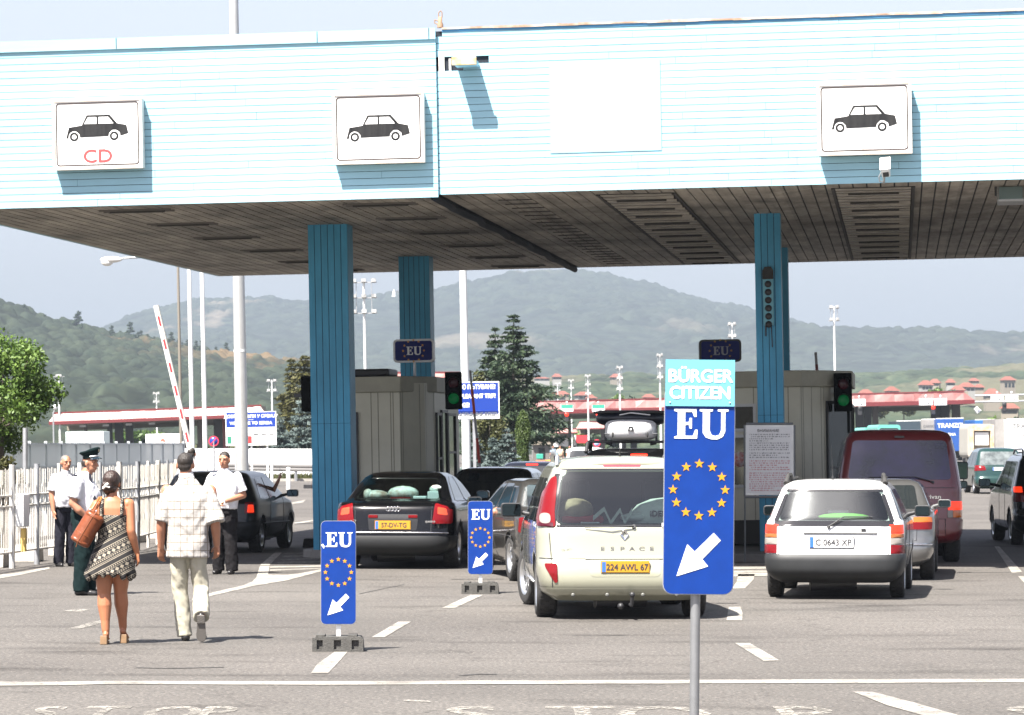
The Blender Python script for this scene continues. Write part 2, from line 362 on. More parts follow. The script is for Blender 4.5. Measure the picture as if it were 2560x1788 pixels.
# islands under the booths
isl_m = mat('island_concrete', (0.15, 0.145, 0.135), 0.9, var=0.25, vscale=1.2, bump=0.4)
def island(name, P, lean, h=0.13):
    mb = MB(); mb.extr(P, -0.05, h); return tag(mb.build(name, isl_m, bevel=0.02), kind='structure')

# ---------------------------------------------------------------- hills
def forest_mat(name, greens, bare, bare_lo, scale, rock=(0.3, 0.27, 0.23)):
    m = bpy.data.materials.new(name); m.use_nodes = True; nt = m.node_tree; L = nt.links.new
    p = nt.nodes['Principled BSDF']; p.inputs['Roughness'].default_value = 0.95; p.inputs['Specular IOR Level'].default_value = 0.1
    tc = N(nt, 'ShaderNodeTexCoord')
    v = N(nt, 'ShaderNodeTexNoise', Scale=scale * 7, Detail=4.0, Roughness=0.7); L(tc.outputs['Object'], v.inputs['Vector'])
    g = N(nt, 'ShaderNodeValToRGB'); g.color_ramp.elements[0].position = 0.35; g.color_ramp.elements[1].position = 0.66
    g.color_ramp.elements[0].color = (*greens[0], 1); g.color_ramp.elements[1].color = (*greens[1], 1); L(v.outputs['Fac'], g.inputs[0])
    mp = N(nt, 'ShaderNodeMapping'); mp.inputs['Scale'].default_value = (1, 0.35, 1); L(tc.outputs['Object'], mp.inputs['Vector'])
    n = N(nt, 'ShaderNodeTexNoise', Scale=scale, Detail=7.0, Roughness=0.6); L(mp.outputs[0], n.inputs['Vector'])
    c = N(nt, 'ShaderNodeValToRGB'); c.color_ramp.elements[0].position = bare_lo; c.color_ramp.elements[1].position = bare_lo + 0.06; L(n.outputs['Fac'], c.inputs[0])
    # thinner cover towards the crest
    sx = N(nt, 'ShaderNodeAttribute'); sx.attribute_name = 'bare'
    ad = N(nt, 'ShaderNodeMath', operation='MULTIPLY'); L(c.outputs[0], ad.inputs[0]); L(sx.outputs['Fac'], ad.inputs[1])
    tr = N(nt, 'ShaderNodeAttribute'); tr.attribute_name = 'tree'; tm = N(nt, 'ShaderNodeMix', data_type='RGBA', blend_type='MULTIPLY'); tm.inputs[0].default_value = 1.0
    rg = N(nt, 'ShaderNodeMapRange'); rg.inputs[3].default_value = 0.45; rg.inputs[4].default_value = 1.7; L(tr.outputs['Fac'], rg.inputs[0]); L(g.outputs[0], tm.inputs[6]); L(rg.outputs[0], tm.inputs[7])
    mx = N(nt, 'ShaderNodeMix', data_type='RGBA'); L(ad.outputs[0], mx.inputs[0]); L(tm.outputs[2], mx.inputs[6]); mx.inputs[7].default_value = (*bare, 1)
    L(mx.outputs[2], p.inputs['Base Color'])
    return m
def hill(name, crest, D0, D1, dx, dy, m, cell, amp, power=1.25, rav=0.18, s=0, back=0.35, barefn=None, x0=None, x1=None):
    cx = np.array([GX(p[0], D1) for p in crest]); cz = np.array([HC + (HY - p[1]) / F * D1 for p in crest])
    x0 = cx[0] if x0 is None else x0; x1 = cx[-1] if x1 is None else x1
    xs = np.arange(x0, x1 + dx, dx); ys = np.arange(D0, D1 * (1 + back * 0.5), dy)
    X, Y = np.meshgrid(xs, ys); t = (Y - D0) / (D1 - D0); tc = np.clip(t, 0, 1)
    CZ = np.interp(xs, cx, cz)[None, :] * np.ones_like(Y)
    S = tc ** power; S = np.where(t > 1, 1 - (t - 1) * 0.8, S)
    r = (fbm(X / (D1 * 0.06), Y / (D1 * 0.22), 5, s) - 0.5) * 2 * rav * CZ * S * np.clip((1 - t) * 4, 0, 1)
    Z = CZ * S + r
    d, hsh = cells(X / cell, Y / cell, s + 5); k = np.clip(1 - (d * 1.35) ** 2, 0, 1) ** 0.6
    fb = fbm(X / (cell * 9), Y / (cell * 14), 3, s + 9)
    cover = np.clip((fb - 0.32) * 6, 0.15, 1)
    Z = Z + amp * k * (0.55 + 0.6 * hsh) * cover * np.clip(t * 8, 0, 1) - 2.0
    ny, nx = X.shape; V = np.stack([X, Y, Z], -1).reshape(-1, 3)
    i = (np.arange(ny - 1)[:, None] * nx + np.arange(nx - 1)[None, :]).reshape(-1)
    Fa = np.stack([i, i + 1, i + nx + 1, i + nx], -1)
    me = bpy.data.meshes.new(name); me.vertices.add(len(V)); me.vertices.foreach_set('co', V.reshape(-1))
    me.loops.add(Fa.size); me.loops.foreach_set('vertex_index', Fa.reshape(-1).astype(np.int32))
    me.polygons.add(len(Fa)); me.polygons.foreach_set('loop_start', np.arange(0, Fa.size, 4, dtype=np.int32))
    me.update(calc_edges=True); me.materials.append(m)
    at = me.attributes.new('bare', 'FLOAT', 'POINT')
    bv = barefn(X, t) if barefn else np.ones_like(X) * 0.5
    at.data.foreach_set('value', np.clip(bv, 0, 1).reshape(-1).astype(np.float32))
    at = me.attributes.new('tree', 'FLOAT', 'POINT'); at.data.foreach_set('value', hsh.reshape(-1).astype(np.float32))
    o = bpy.data.objects.new(name, me); C.objects.link(o); return tag(o, kind='structure')
def dk(L): return [(a * K, b * K) for a, b in L]
near_crest = dk([(-260, 640), (-100, 664), (0, 683), (60, 702), (100, 722), (170, 738), (250, 757), (330, 770), (420, 781), (520, 800), (620, 812), (700, 822), (820, 850), (950, 890), (1080, 935), (1200, 985)])
far_crest = dk([(-500, 880), (0, 800), (150, 762), (255, 732), (300, 712), (340, 700), (400, 686), (455, 676), (520, 676), (600, 672), (690, 671), (790, 668), (860, 662), (960, 657), (1000, 650), (1060, 634), (1100, 622), (1150, 613), (1200, 609), (1250, 608), (1290, 613), (1345, 616), (1375, 622), (1400, 634), (1470, 641), (1530, 656), (1600, 678), (1660, 690), (1700, 703), (1760, 720), (1850, 745), (2000, 790), (2200, 860), (2500, 900)])
right_crest = dk([(900, 900), (1200, 860), (1500, 800), (1640, 745), (1700, 728), (1770, 726), (1850, 737), (1950, 735), (2010, 742), (2050, 738), (2110, 740), (2160, 747), (2230, 751), (2296, 753), (2500, 757), (2800, 770)])
foot_crest = dk([(700, 900), (1000, 880), (1200, 850), (1400, 842), (1600, 850), (1800, 848), (2000, 838), (2150, 830), (2296, 822), (2600, 810)])
M_f1 = forest_mat('near_forest', ((0.010, 0.0145, 0.011), (0.021, 0.027, 0.017)), (0.10, 0.072, 0.04), 0.56, 0.012)
M_f2 = forest_mat('mountain_forest', ((0.011, 0.016, 0.012), (0.024, 0.030, 0.020)), (0.17, 0.14, 0.105), 0.60, 0.0035)
M_f3 = forest_mat('foothill_fields', ((0.015, 0.024, 0.015), (0.034, 0.042, 0.024)), (0.085, 0.08, 0.052), 0.52, 0.008)

# ---------------------------------------------------------------- haze
hz = MB(); hz.bbox((-5200, -60, -1.2), (5200, 8600, 330))
ho = tag(hz.build('haze', None), kind='stuff'); ho.data.materials.clear()
hm = bpy.data.materials.new('haze_air'); hm.use_nodes = True; hn = hm.node_tree; hn.nodes.remove(hn.nodes['Principled BSDF'])
pv = hn.nodes.new('ShaderNodeVolumePrincipled'); pv.inputs['Density'].default_value = HAZE = 1.75e-4
pv.inputs['Color'].default_value = (0.32, 0.38, 0.455, 1); pv.inputs['Anisotropy'].default_value = 0.0
hn.links.new(pv.outputs[0], hn.nodes['Material Output'].inputs['Volume']); ho.data.materials.append(hm)
ho.display_type = 'WIRE'
# ================================================================ THE CHECKPOINT CANOPY
PX, PD = GX(833, 56.0), 56.0
THETA = R(-6.5)
def canopy_frame(): return Matrix.Translation((PX, PD, 0)) @ Matrix.Rotation(TILT, 4, 'Y') @ Matrix.Rotation(THETA, 4, 'Z')
CF = canopy_frame()
def at_frame(o, lx=0, ly=0, lz=0): o.matrix_world = CF @ Matrix.Translation((lx, ly, lz)); return o
def cthing(name, label, cat, lx, ly, lz, group=None, rz=0):
    o = thing(name, label, cat, group=group); o.matrix_world = CF @ Matrix.Translation((lx, ly, lz)) @ Matrix.Rotation(rz, 4, 'Z'); return o
ZB, ZT, YF, YB = 5.47, 7.88, -5.9, 15.8
XL, XJ, XR = -5.0, 2.62, 17.5

M_slat = mat('pale_blue_slat', (0.275, 0.475, 0.555), 0.45, spec=0.3, var=0.12, vscale=0.6, stretch=(0.5, 1, 4))
M_slat2 = mat('trim_blue', (0.05, 0.22, 0.42), 0.5)
M_void = mat('dark_void', (0.008, 0.012, 0.02), 0.9)
M_col = mat('column_blue', (0.05, 0.26, 0.42), 0.45, spec=0.3, var=0.2, vscale=1.6, stretch=(1, 1, 0.3))
M_colgap = mat('column_gap', (0.012, 0.035, 0.055), 0.8)
def soffit_mat():
    m = bpy.data.materials.new('soffit_planks'); m.use_nodes = True; nt = m.node_tree; L = nt.links.new
    p = nt.nodes['Principled BSDF']; p.inputs['Roughness'].default_value = 0.75
    tc = N(nt, 'ShaderNodeTexCoord'); sp = N(nt, 'ShaderNodeSeparateXYZ'); L(tc.outputs['Object'], sp.inputs[0])
    mp = N(nt, 'ShaderNodeMapping'); mp.inputs['Scale'].default_value = (2.2, 0.5, 1); L(tc.outputs['Object'], mp.inputs['Vector'])
    n = N(nt, 'ShaderNodeTexNoise', Scale=1.2, Detail=8.0, Roughness=0.72); L(mp.outputs[0], n.inputs['Vector'])
    cr = N(nt, 'ShaderNodeValToRGB'); e = cr.color_ramp.elements; e[0].position = 0.3; e[0].color = (0.15, 0.133, 0.11, 1); e[1].position = 0.7; e[1].color = (0.48, 0.43, 0.36, 1)
    L(n.outputs['Fac'], cr.inputs[0])
    # each plank its own tone
    q = N(nt, 'ShaderNodeMath', operation='DIVIDE'); q.inputs[1].default_value = 0.2; L(sp.outputs['X'], q.inputs[0])
    fl = N(nt, 'ShaderNodeMath', operation='FLOOR'); L(q.outputs[0], fl.inputs[0])
    wn = N(nt, 'ShaderNodeTexWhiteNoise', noise_dimensions='1D'); L(fl.outputs[0], wn.inputs['W'])
    mr = N(nt, 'ShaderNodeMapRange'); mr.inputs[3].default_value = 0.82; mr.inputs[4].default_value = 1.12; L(wn.outputs['Value'], mr.inputs[0])
    mm = N(nt, 'ShaderNodeMix', data_type='RGBA', blend_type='MULTIPLY'); mm.inputs[0].default_value = 1; L(cr.outputs[0], mm.inputs[6]); L(mr.outputs[0], mm.inputs[7])
    # soot streaks and flaking paint
    n2 = N(nt, 'ShaderNodeTexNoise', Scale=0.5, Detail=5.0); L(tc.outputs['Object'], n2.inputs['Vector'])
    c2 = N(nt, 'ShaderNodeValToRGB'); c2.color_ramp.elements[0].position = 0.33; c2.color_ramp.elements[0].color = (0.45, 0.45, 0.45, 1); c2.color_ramp.elements[1].position = 0.55; c2.color_ramp.elements[1].color = (1, 1, 1, 1)
    L(n2.outputs['Fac'], c2.inputs[0]); m4 = N(nt, 'ShaderNodeMix', data_type='RGBA', blend_type='MULTIPLY'); m4.inputs[0].default_value = 1; L(mm.outputs[2], m4.inputs[6]); L(c2.outputs[0], m4.inputs[7])
    n5 = N(nt, 'ShaderNodeTexNoise', Scale=9.0, Detail=6.0, Roughness=0.8); L(tc.outputs['Object'], n5.inputs['Vector']); c5 = N(nt, 'ShaderNodeValToRGB'); e5 = c5.color_ramp.elements; e5[0].position = 0.36; e5[0].color = (.35, .33, .3, 1); e5[1].position = 0.44; e5[1].color = (1, 1, 1, 1); q5 = e5.new(.66); q5.color = (1, 1, 1, 1); q6 = e5.new(.7); q6.color = (1.5, 1.4, 1.25, 1)
    L(n5.outputs['Fac'], c5.inputs[0]); m6 = N(nt, 'ShaderNodeMix', data_type='RGBA', blend_type='MULTIPLY'); m6.inputs[0].default_value = .8; L(m4.outputs[2], m6.inputs[6]); L(c5.outputs[0], m6.inputs[7])
    L(m6.outputs[2], p.inputs['Base Color']); return m
M_soff = soffit_mat()

can = cthing('checkpoint_canopy', 'long pale blue slatted canopy roof on blue columns across the border lanes', 'canopy', 0, 0, 0)
def fascia(x0, x1, yf, zb, zt, n, seed, skip=()):
    rnd = random.Random(seed); h = (zt - zb) / n; mb = MB()
    mb.bbox((x0 + .01, yf + .03, zb + .02), (x1 - .01, yf + .07, zt - .02), 1)
    for i in range(n):
        z = zb + i * h; xs = [x0]
        while xs[-1] < x1 - 5.2: xs.append(xs[-1] + rnd.uniform(2.2, 5.0))
        xs.append(x1)
        for a, b in zip(xs[:-1], xs[1:]):
            y = yf - rnd.uniform(0, .004); segs = [(a, b)]
            for (r0, r1, s0, s1) in skip:
                if r0 <= i < r1: segs = [q for (u, v) in segs for q in ((u, min(v, s0)), (max(u, s1), v)) if q[1] - q[0] > .01]
            for u, v in segs: mb.bbox((u + .002, y, z + .004), (v - .002, y + .03, z + h - .004), 0)
    return mb
nS = 24
f1 = fascia(XL, XJ + .03, YF - .05, ZB - .04, ZT - .02, nS, 1)
f1.bbox((XL - .01, YF - .08, ZT - .14), (XJ + .03, YF - .052, ZT + .02), 0)
for xx in (-4.9, -2.1, 0.9, 2.55): f1.bbox((xx, YF - .083, ZT - .139), (xx + .012, YF - .08, ZT + .019), 1)
o1 = f1.build('fascia', [M_slat, M_void], can)
f2 = fascia(XJ, XR, YF, ZB, ZT, nS, 2, skip=((18, 20, XJ, XJ + .42), (19, 20, XJ + .4, XJ + .80), (23, 24, XJ, XJ + .12)))
for k in range(60):
    a = XJ + .12 + k * .25; f2.bbox((a, YF - .03, ZT - .0 + random.uniform(-.004, .006)), (a + .25, YF + .02, ZT + .03 + random.uniform(-.004, .008)), 2)
f2.bbox((XJ + .12, YF - .012, ZT - .035), (XR, YF - .004, ZT - .001), 3)
o2 = f2.build('fascia', [M_slat, M_void, mat('rusty_trim', (0.5, 0.45, 0.4), 0.8, col2=(0.25, 0.16, 0.1), vscale=3), M_slat2], can)
# blank replacement sheet
bl = MB(); bl.bbox((4.3, YF - .013, 6.03), (5.92, YF - .008, 7.35)); bl.build('blank_panel', mat('blank_sheet', (0.245, 0.46, 0.55), 0.6), can)
# remaining sides and roof deck
sd = MB(); sd.bbox((XL - .02, YF, ZB), (XL + .04, YB, ZT - .05)); sd.bbox((XL, YB - .05, ZB), (XR, YB, ZT - .4)); sd.bbox((XR, YF, ZB), (XR + .05, YB, ZT - .4))
sd.build('side_cladding', M_slat, can)
rf = MB(); rf.bbox((XL + .05, YF + .1, ZT - .3), (XR - .05, YB - .1, ZT - .2)); rf.build('roof_deck', M_void, can)
sf = MB()
def planks(x0, x1):
    n = int(round((x1 - x0) / .2)); wd = (x1 - x0) / n
    for i in range(n):
        a = x0 + i * wd; sf.bbox((a + .011, YF + .012, ZB - .002), (a + wd - .011, YB - .06, ZB + .02), 0)
planks(XL + .05, XJ - .13); planks(XJ + .05, XR - .05)
sf.bbox((XL + .05, YF + .012, ZB + .02), (XR - .05, YB - .06, ZB + .05), 1)
sf.build('soffit', [M_soff, M_void], can)
# expansion joint hanging open
jt = MB(); pts = []
for i in range(30):
    y = YF + .02 + (YB - YF - .1) * i / 29; pts.append((XJ - .04 + .02 * math.sin(i * 1.3) + .012 * math.sin(i * 3.7), y, ZB - .03 - .018 * abs(math.sin(i * .9))))
for a, b in zip(pts[:-1], pts[1:]): jt.tube(a, b, .06, .06, 8)
jt.build('expansion_joint', M_void, can)
# recessed light slots on the left half
M_slot = mat('slot_dark', (0.04, 0.037, 0.033), 0.9); M_slotf = mat('slot_frame', (0.12, 0.11, 0.1), 0.7)
for lx in (-2.15, 1.6):
    for dy in (-4.5, -1.2, 2.6, 6.6, 10.6, 14.2):
        s = MB(); x = lx + random.uniform(-.05, .05); y = dy
        s.bbox((x - .55, y - .16, ZB - .03), (x + .55, y - .13, ZB - .004), 1); s.bbox((x - .55, y + .13, ZB - .03), (x + .55, y + .16, ZB - .004), 1)
        s.bbox((x - .5, y - .129, ZB - .012), (x + .5, y + .129, ZB - .005), 0); s.tube((x - .42, y, ZB - .03), (x + .42, y + .04, ZB - .03), .02, mi=0)
        s.build('ceiling_light_slot', [M_slot, M_slotf], can)
# louvred banks on the right half
M_louv = mat('louvre_metal', (0.32, 0.29, 0.25), 0.6, var=0.25, vscale=2)
for x0, x1 in ((4.95, 6.0), (8.4, 9.5), (12.1, 13.2)):
    l = MB(); l.bbox((x0 - .06, -5.2, ZB - .022), (x0 - .02, 15.0, ZB - .004), 1); l.bbox((x1 + .02, -5.2, ZB - .022), (x1 + .06, 15.0, ZB - .004), 1)
    l.bbox((x0 - .019, -5.2, ZB - .007), (x1 + .019, 15.0, ZB - .004), 1)
    y = -5.15; i = 0
    while y < 14.6:
        d = random.choice((.5, .62, .7)); sag = random.uniform(0, .03) if random.random() < .5 else 0
        l.add([(x0, y, ZB - .03), (x1, y, ZB - .03 - sag), (x1, y + d - .07, ZB - .012), (x0, y + d - .07, ZB - .012), (x0, y, ZB - .012), (x1, y, ZB - .012)], [(0, 3, 2, 1), (0, 1, 5, 4)], 0); 
        if i % 3 == 1: l.box(((x0 + x1) / 2, y + d - .06, ZB - .03), (.75, .05, .03), 1)
        y += d; i += 1
    l.build('louvre_bank', [M_louv, M_slot], can)
for i in range(22):      # loose short boards beside the joint
    y = -4.6 + i * .9; MB().bbox((XJ + .75, y, ZB - .014), (XJ + 1.25, y + .06, ZB - .003)).build('loose_batten', M_slot, can)
# columns
def column(lx, ly, wdt, nb, zt=ZB + .01, depth=.6):
    c = MB(); b = wdt / nb
    c.bbox((lx - wdt / 2 + .006, ly - depth / 2 + .012, -.3), (lx + wdt / 2 - .006, ly + depth / 2 - .012, zt), 1)
    for i in range(nb):
        a = lx - wdt / 2 + i * b
        for y0, y1 in ((ly - depth / 2, ly - depth / 2 + .02), (ly + depth / 2 - .02, ly + depth / 2)):
            c.bbox((a + .005, y0, -.2), (a + b - .005, y1, 2.2 + .6 * 0), 0); c.bbox((a + .005, y0 + .001, 2.205), (a + b - .005, y1 + .001, zt), 0)
    m = int(depth / b)
    for i in range(m):
        a = ly - depth / 2 + .021 + i * (depth - .042) / m
        for x0, x1 in ((lx - wdt / 2, lx - wdt / 2 + .02), (lx + wdt / 2 - .02, lx + wdt / 2)): c.bbox((x0, a + .004, -.2), (x1, a + (depth - .042) / m - .004, zt), 0)
    return c.build('column', [M_col, M_colgap], can)
column(0, .3, .655, 6); column(0.0, 10.3, .60, 6); column(7.2, .3, .42, 4, depth=.5); column(6.98, 10.3, .44, 4, depth=.5)
column(14.4, .3, .42, 4, depth=.5)

# islands and booths, in the canopy's own directions but level with the ground
GF = Matrix.Translation((PX, PD, 0)) @ Matrix.Rotation(THETA, 4, 'Z')
def g2(lx, ly): v = GF @ Vector((lx, ly, 0)); return (v.x, v.y)
def isl(name, pts): mb = MB(); mb.extr([g2(*p) for p in pts], -.04, .13); return tag(mb.build(name, isl_m, bevel=.02), kind='structure')
isl('traffic_island', [(-.55, .3), (-.3, -.15), (.0, -.3), (.35, -.15), (.6, .3), (1.9, 3.6), (2.1, 9), (1.6, 14), (.4, 16), (-.6, 14), (-.6, 5)])
isl('traffic_island', [(5.3, 1.4), (5.9, -.6), (6.6, -1.2), (7.4, -1.3), (7.95, -.5), (9.0, 3.6), (9.2, 9), (8.6, 15), (7.2, 16), (5.4, 14), (5.2, 5)])

M_booth = mat('booth_cladding', (0.52, 0.51, 0.41), 0.5, var=0.06, vscale=1.5, bump=0.08, bscale=4)
M_bseam = mat('booth_seam', (0.24, 0.235, 0.18), 0.7)
M_bglass = mat('booth_glass', (0.006, 0.010, 0.009), 0.08, spec=0.35)
M_bframe = mat('booth_frame_dark', (0.025, 0.027, 0.028), 0.5)
M_bframeg = mat('booth_frame_grey', (0.5, 0.51, 0.5), 0.5)
def booth(label, lx, ly, x0, seams, windows, h=2.92, q2=(.36, .62), q3=(.46, 1.2), dp=4.5):
    """front face from x0 to x1, two canted faces, then a glazed side; local x lateral, y depth, origin at front right corner"""
    b = cthing('border_booth', label, 'booth', lx, ly, 0, 'border guard booths under the canopy')
    P = [(x0, 0), (0, 0), q2, q3, (q3[0], dp), (x0, dp)]
    wl = MB(); wl.extr(P, .05, h, 0)
    def face(a, c, t):      # point along edge a->c
        return (P[a][0] + (P[c][0] - P[a][0]) * t, P[a][1] + (P[c][1] - P[a][1]) * t)
    for a, c, ts in seams:
        for t in ts:
            x, y = face(a, c, t); d = Vector((P[c][0] - P[a][0], P[c][1] - P[a][1], 0)).normalized(); n = Vector((d.y, -d.x, 0))
            p = Vector((x, y, 0)); q0 = p + n * .002 - d * .008; q1 = p + n * .002 + d * .008; q2 = p + n * .012
            wl.add([q0 + Vector((0, 0, .1)), q1 + Vector((0, 0, .1)), q1 + Vector((0, 0, h - .02)), q0 + Vector((0, 0, h - .02))], [(0, 1, 2, 3)], 1)
    wl.build('wall', [M_booth, M_bseam], b)
    r = MB(); r.extr([(x0 - .06, -.06), (.03, -.06), (q2[0] + .06, q2[1] - .05), (q3[0] + .06, q3[1] - .04), (q3[0] + .06, dp + .05), (x0 - .06, dp + .05)], h - .16, h + .12); r.build('roof', mat('booth_roof', (0.33, 0.32, 0.25), 0.6, var=.1, vscale=2), b, bevel=.02)
    bs = MB(); bs.extr([(x0 - .03, -.03), (.015, -.03), (q2[0] + .03, q2[1] - .02), (q3[0] + .03, q3[1] - .02), (q3[0] + .03, dp + .03), (x0 - .03, dp + .03)], .05, .45); bs.build('plinth', mat('booth_plinth', (.03, .028, .025), .8), b)
    for (kind, a, c, t0, t1, z0, z1) in windows:
        A = Vector((*face(a, c, t0), 0)); B = Vector((*face(a, c, t1), 0)); d = (B - A).normalized(); n = Vector((d.y, -d.x, 0))
        fr = MB(); wd = .05
        def slab(p0, p1, za, zb, off, th, mi=0):
            q = [p0 + n * off, p1 + n * off, p1 + n * (off + th), p0 + n * (off + th)]
            fr.add([v + Vector((0, 0, za)) for v in q] + [v + Vector((0, 0, zb)) for v in q], [(0, 1, 2, 3), (7, 6, 5, 4), (0, 4, 5, 1), (1, 5, 6, 2), (2, 6, 7, 3), (3, 7, 4, 0)], mi)
        slab(A, A + d * wd, z0, z1, .003, .04); slab(B - d * wd, B, z0, z1, .003, .04)
        slab(A + d * wd, B - d * wd, z0, z0 + wd, .003, .039); slab(A + d * wd, B - d * wd, z1 - wd, z1, .003, .039)
        if kind == 'door': slab(A + d * wd, B - d * wd, 1.15, 1.22, .003, .038); 
        if kind == 'tall': slab(A + d * wd, B - d * wd, (z0 + z1) / 2 - .02, (z0 + z1) / 2 + .02, .003, .038)
        fo = fr.build('door' if kind == 'door' else 'window', M_bframeg if kind == 'grey' else M_bframe, b)
        fr = MB(); slab(A + d * wd, B - d * wd, z0 + wd, z1 - wd, .004, .012); fr.build('pane', M_bglass, fo)
    return b
bl_front = 1.43
b1 = booth('olive grey booth behind the left blue column with a green signal on its corner', 0.54, 4.1, -1.12, ((0, 1, (.55, .66, .86, .9)), (1, 2, (.05, .12, .8)), (2, 3, (.1, .9))),
           (('tall', 0, 1, .18, .34, .9, 2.42), ('tall', 3, 4, .02, .2, .75, 2.4), ('door', 3, 4, .22, .45, .15, 2.45), ('tall', 3, 4, .47, .8, .95, 2.4)))
b2 = booth('olive grey booth behind the right hand blue column and the notice board', 7.6, 2.6, -1.95, ((0, 1, (.1, .42, .6, .82, .9)), (1, 2, (.06, .14, .5, .9)), (2, 3, (.02,))),
           (('grey', 0, 1, .15, .62, 1.95, 2.42), ('grey', 0, 1, .15, .62, 1.0, 1.9), ('tall', 2, 3, .08, .95, .15, 2.45), ('tall', 3, 4, .1, .8, .95, 2.4)), q2=(.38, .62), q3=(.82, 1.6), h=2.85)
dc = MB(); dc.lathe([(0, 0), (.13, 0), (.13, .004), (0, .004)], (-1.03, -.052, 1.48), 'Y', 20); 
dc.build('round_sticker', mat('sticker', (.55, .5, .48), .5, col2=(.4, .05, .04), vscale=14), b2)
# duct on the left booth
du = MB(); du.bbox((-1.0, .5, 3.05), (-.25, 1.6, 3.19)); du.build('roof_box', M_black, b1, bevel=.04)

# EU boxes above the booths
def eu_box(label, lx, ly, lz, wd, h, rz=0, dim=False):
    t = cthing('lane_sign', label, 'sign', lx, ly, lz, 'navy EU boxes over the booths', rz)
    m = MB(); m.prism(rrect(-wd / 2, -h / 2, wd / 2, h / 2, .07), 0, .16); m.build('housing', M_steel if not dim else M_black, t)
    m = MB(); m.prism(rrect(-wd / 2 + .035, -h / 2 + .035, wd / 2 - .035, h / 2 - .035, .045), -.008, .0); m.build('face', M_eunavy, t)
    m = MB(); EU(m, 0, -.075, .15, -.012, 0); m.build('lettering', M_platew if not dim else mat('dim_letters', (.25, .25, .26), .6), t)
    m = MB()
    for k in range(12): m.prism(star(.19 * math.sin(R(30 * k)), .19 * math.cos(R(30 * k)), .028), -.011, -.009)
    m.build('star_ring', M_star if not dim else mat('dim_star', (.3, .17, .02), .6), t)
    m = MB(); m.tube((0, .1, -h / 2 + .01), (0, .1, -h / 2 - .35), .025); m.build('bracket', M_steel, t)
    return t
def local_of(px, py, D):    # canopy coordinates of a seen point
    return CF.inverted() @ W(px, py, D)
p = local_of(1034, 877, 61.4); eu_box('navy EU box above the roof of the left booth', p.x, p.y, p.z, .74, .42)
p = local_of(1801, 877, 60.0); eu_box('unlit navy EU box above the booth behind the tall citizen sign', p.x, p.y, p.z, .74, .40, R(8), True)

# traffic signals
def signal(label, pos, rz=0, w=.27, h=.58):
    t = thing('traffic_signal', label, 'traffic light', pos, rz, 'lane signals at the booths', True)
    m = MB(); m.box((0, 0, 0), (w, .2, h)); m.build('housing', mat('signal_housing', (.002, .002, .002), .8, spec=.05), t, bevel=.02)
    for z, c, nm in ((.14, M_lampr2, 'red_lens'), (-.14, mat('green_lit', (.0, .04, .012), .3, spec=.2, emit=(.0, .75, .18), estr=.014), 'green_lens')):
        m = MB(); m.lathe([(0, -.018), (.07, -.012), (.095, 0), (.095, .02), (0, .02)], (0, -.115, z), 'Y', 20); m.build(nm, c, t)
        m = MB(); 
        for i in range(9):
            a0 = R(-10 + i * 22.5); a1 = R(-10 + (i + 1) * 22.5)
            m.add([(.11 * math.cos(a0), -.1, z + .11 * math.sin(a0)), (.11 * math.cos(a1), -.1, z + .11 * math.sin(a1)), (.115 * math.cos(a1), -.26, z + .115 * math.sin(a1)), (.115 * math.cos(a0), -.26, z + .115 * math.sin(a0))], [(0, 1, 2, 3)])
        m.build('visor', M_black, t)
    m = MB(); m.box((.0, .2, -.02), (.06, .2, .06)); m.build('bracket', M_black, t)
    return t
signal('green lane signal on the right corner of the left booth', W(1134, 977, 60.2), w=.3, h=.66)
signal('green lane signal on the right corner of the booth by the red van', W(2107, 981, 58.5), w=.3, h=.66)
signal('lane signal half hidden behind the left edge of the wide blue column', W(774, 985, 57.6), R(60), w=.24, h=.6)

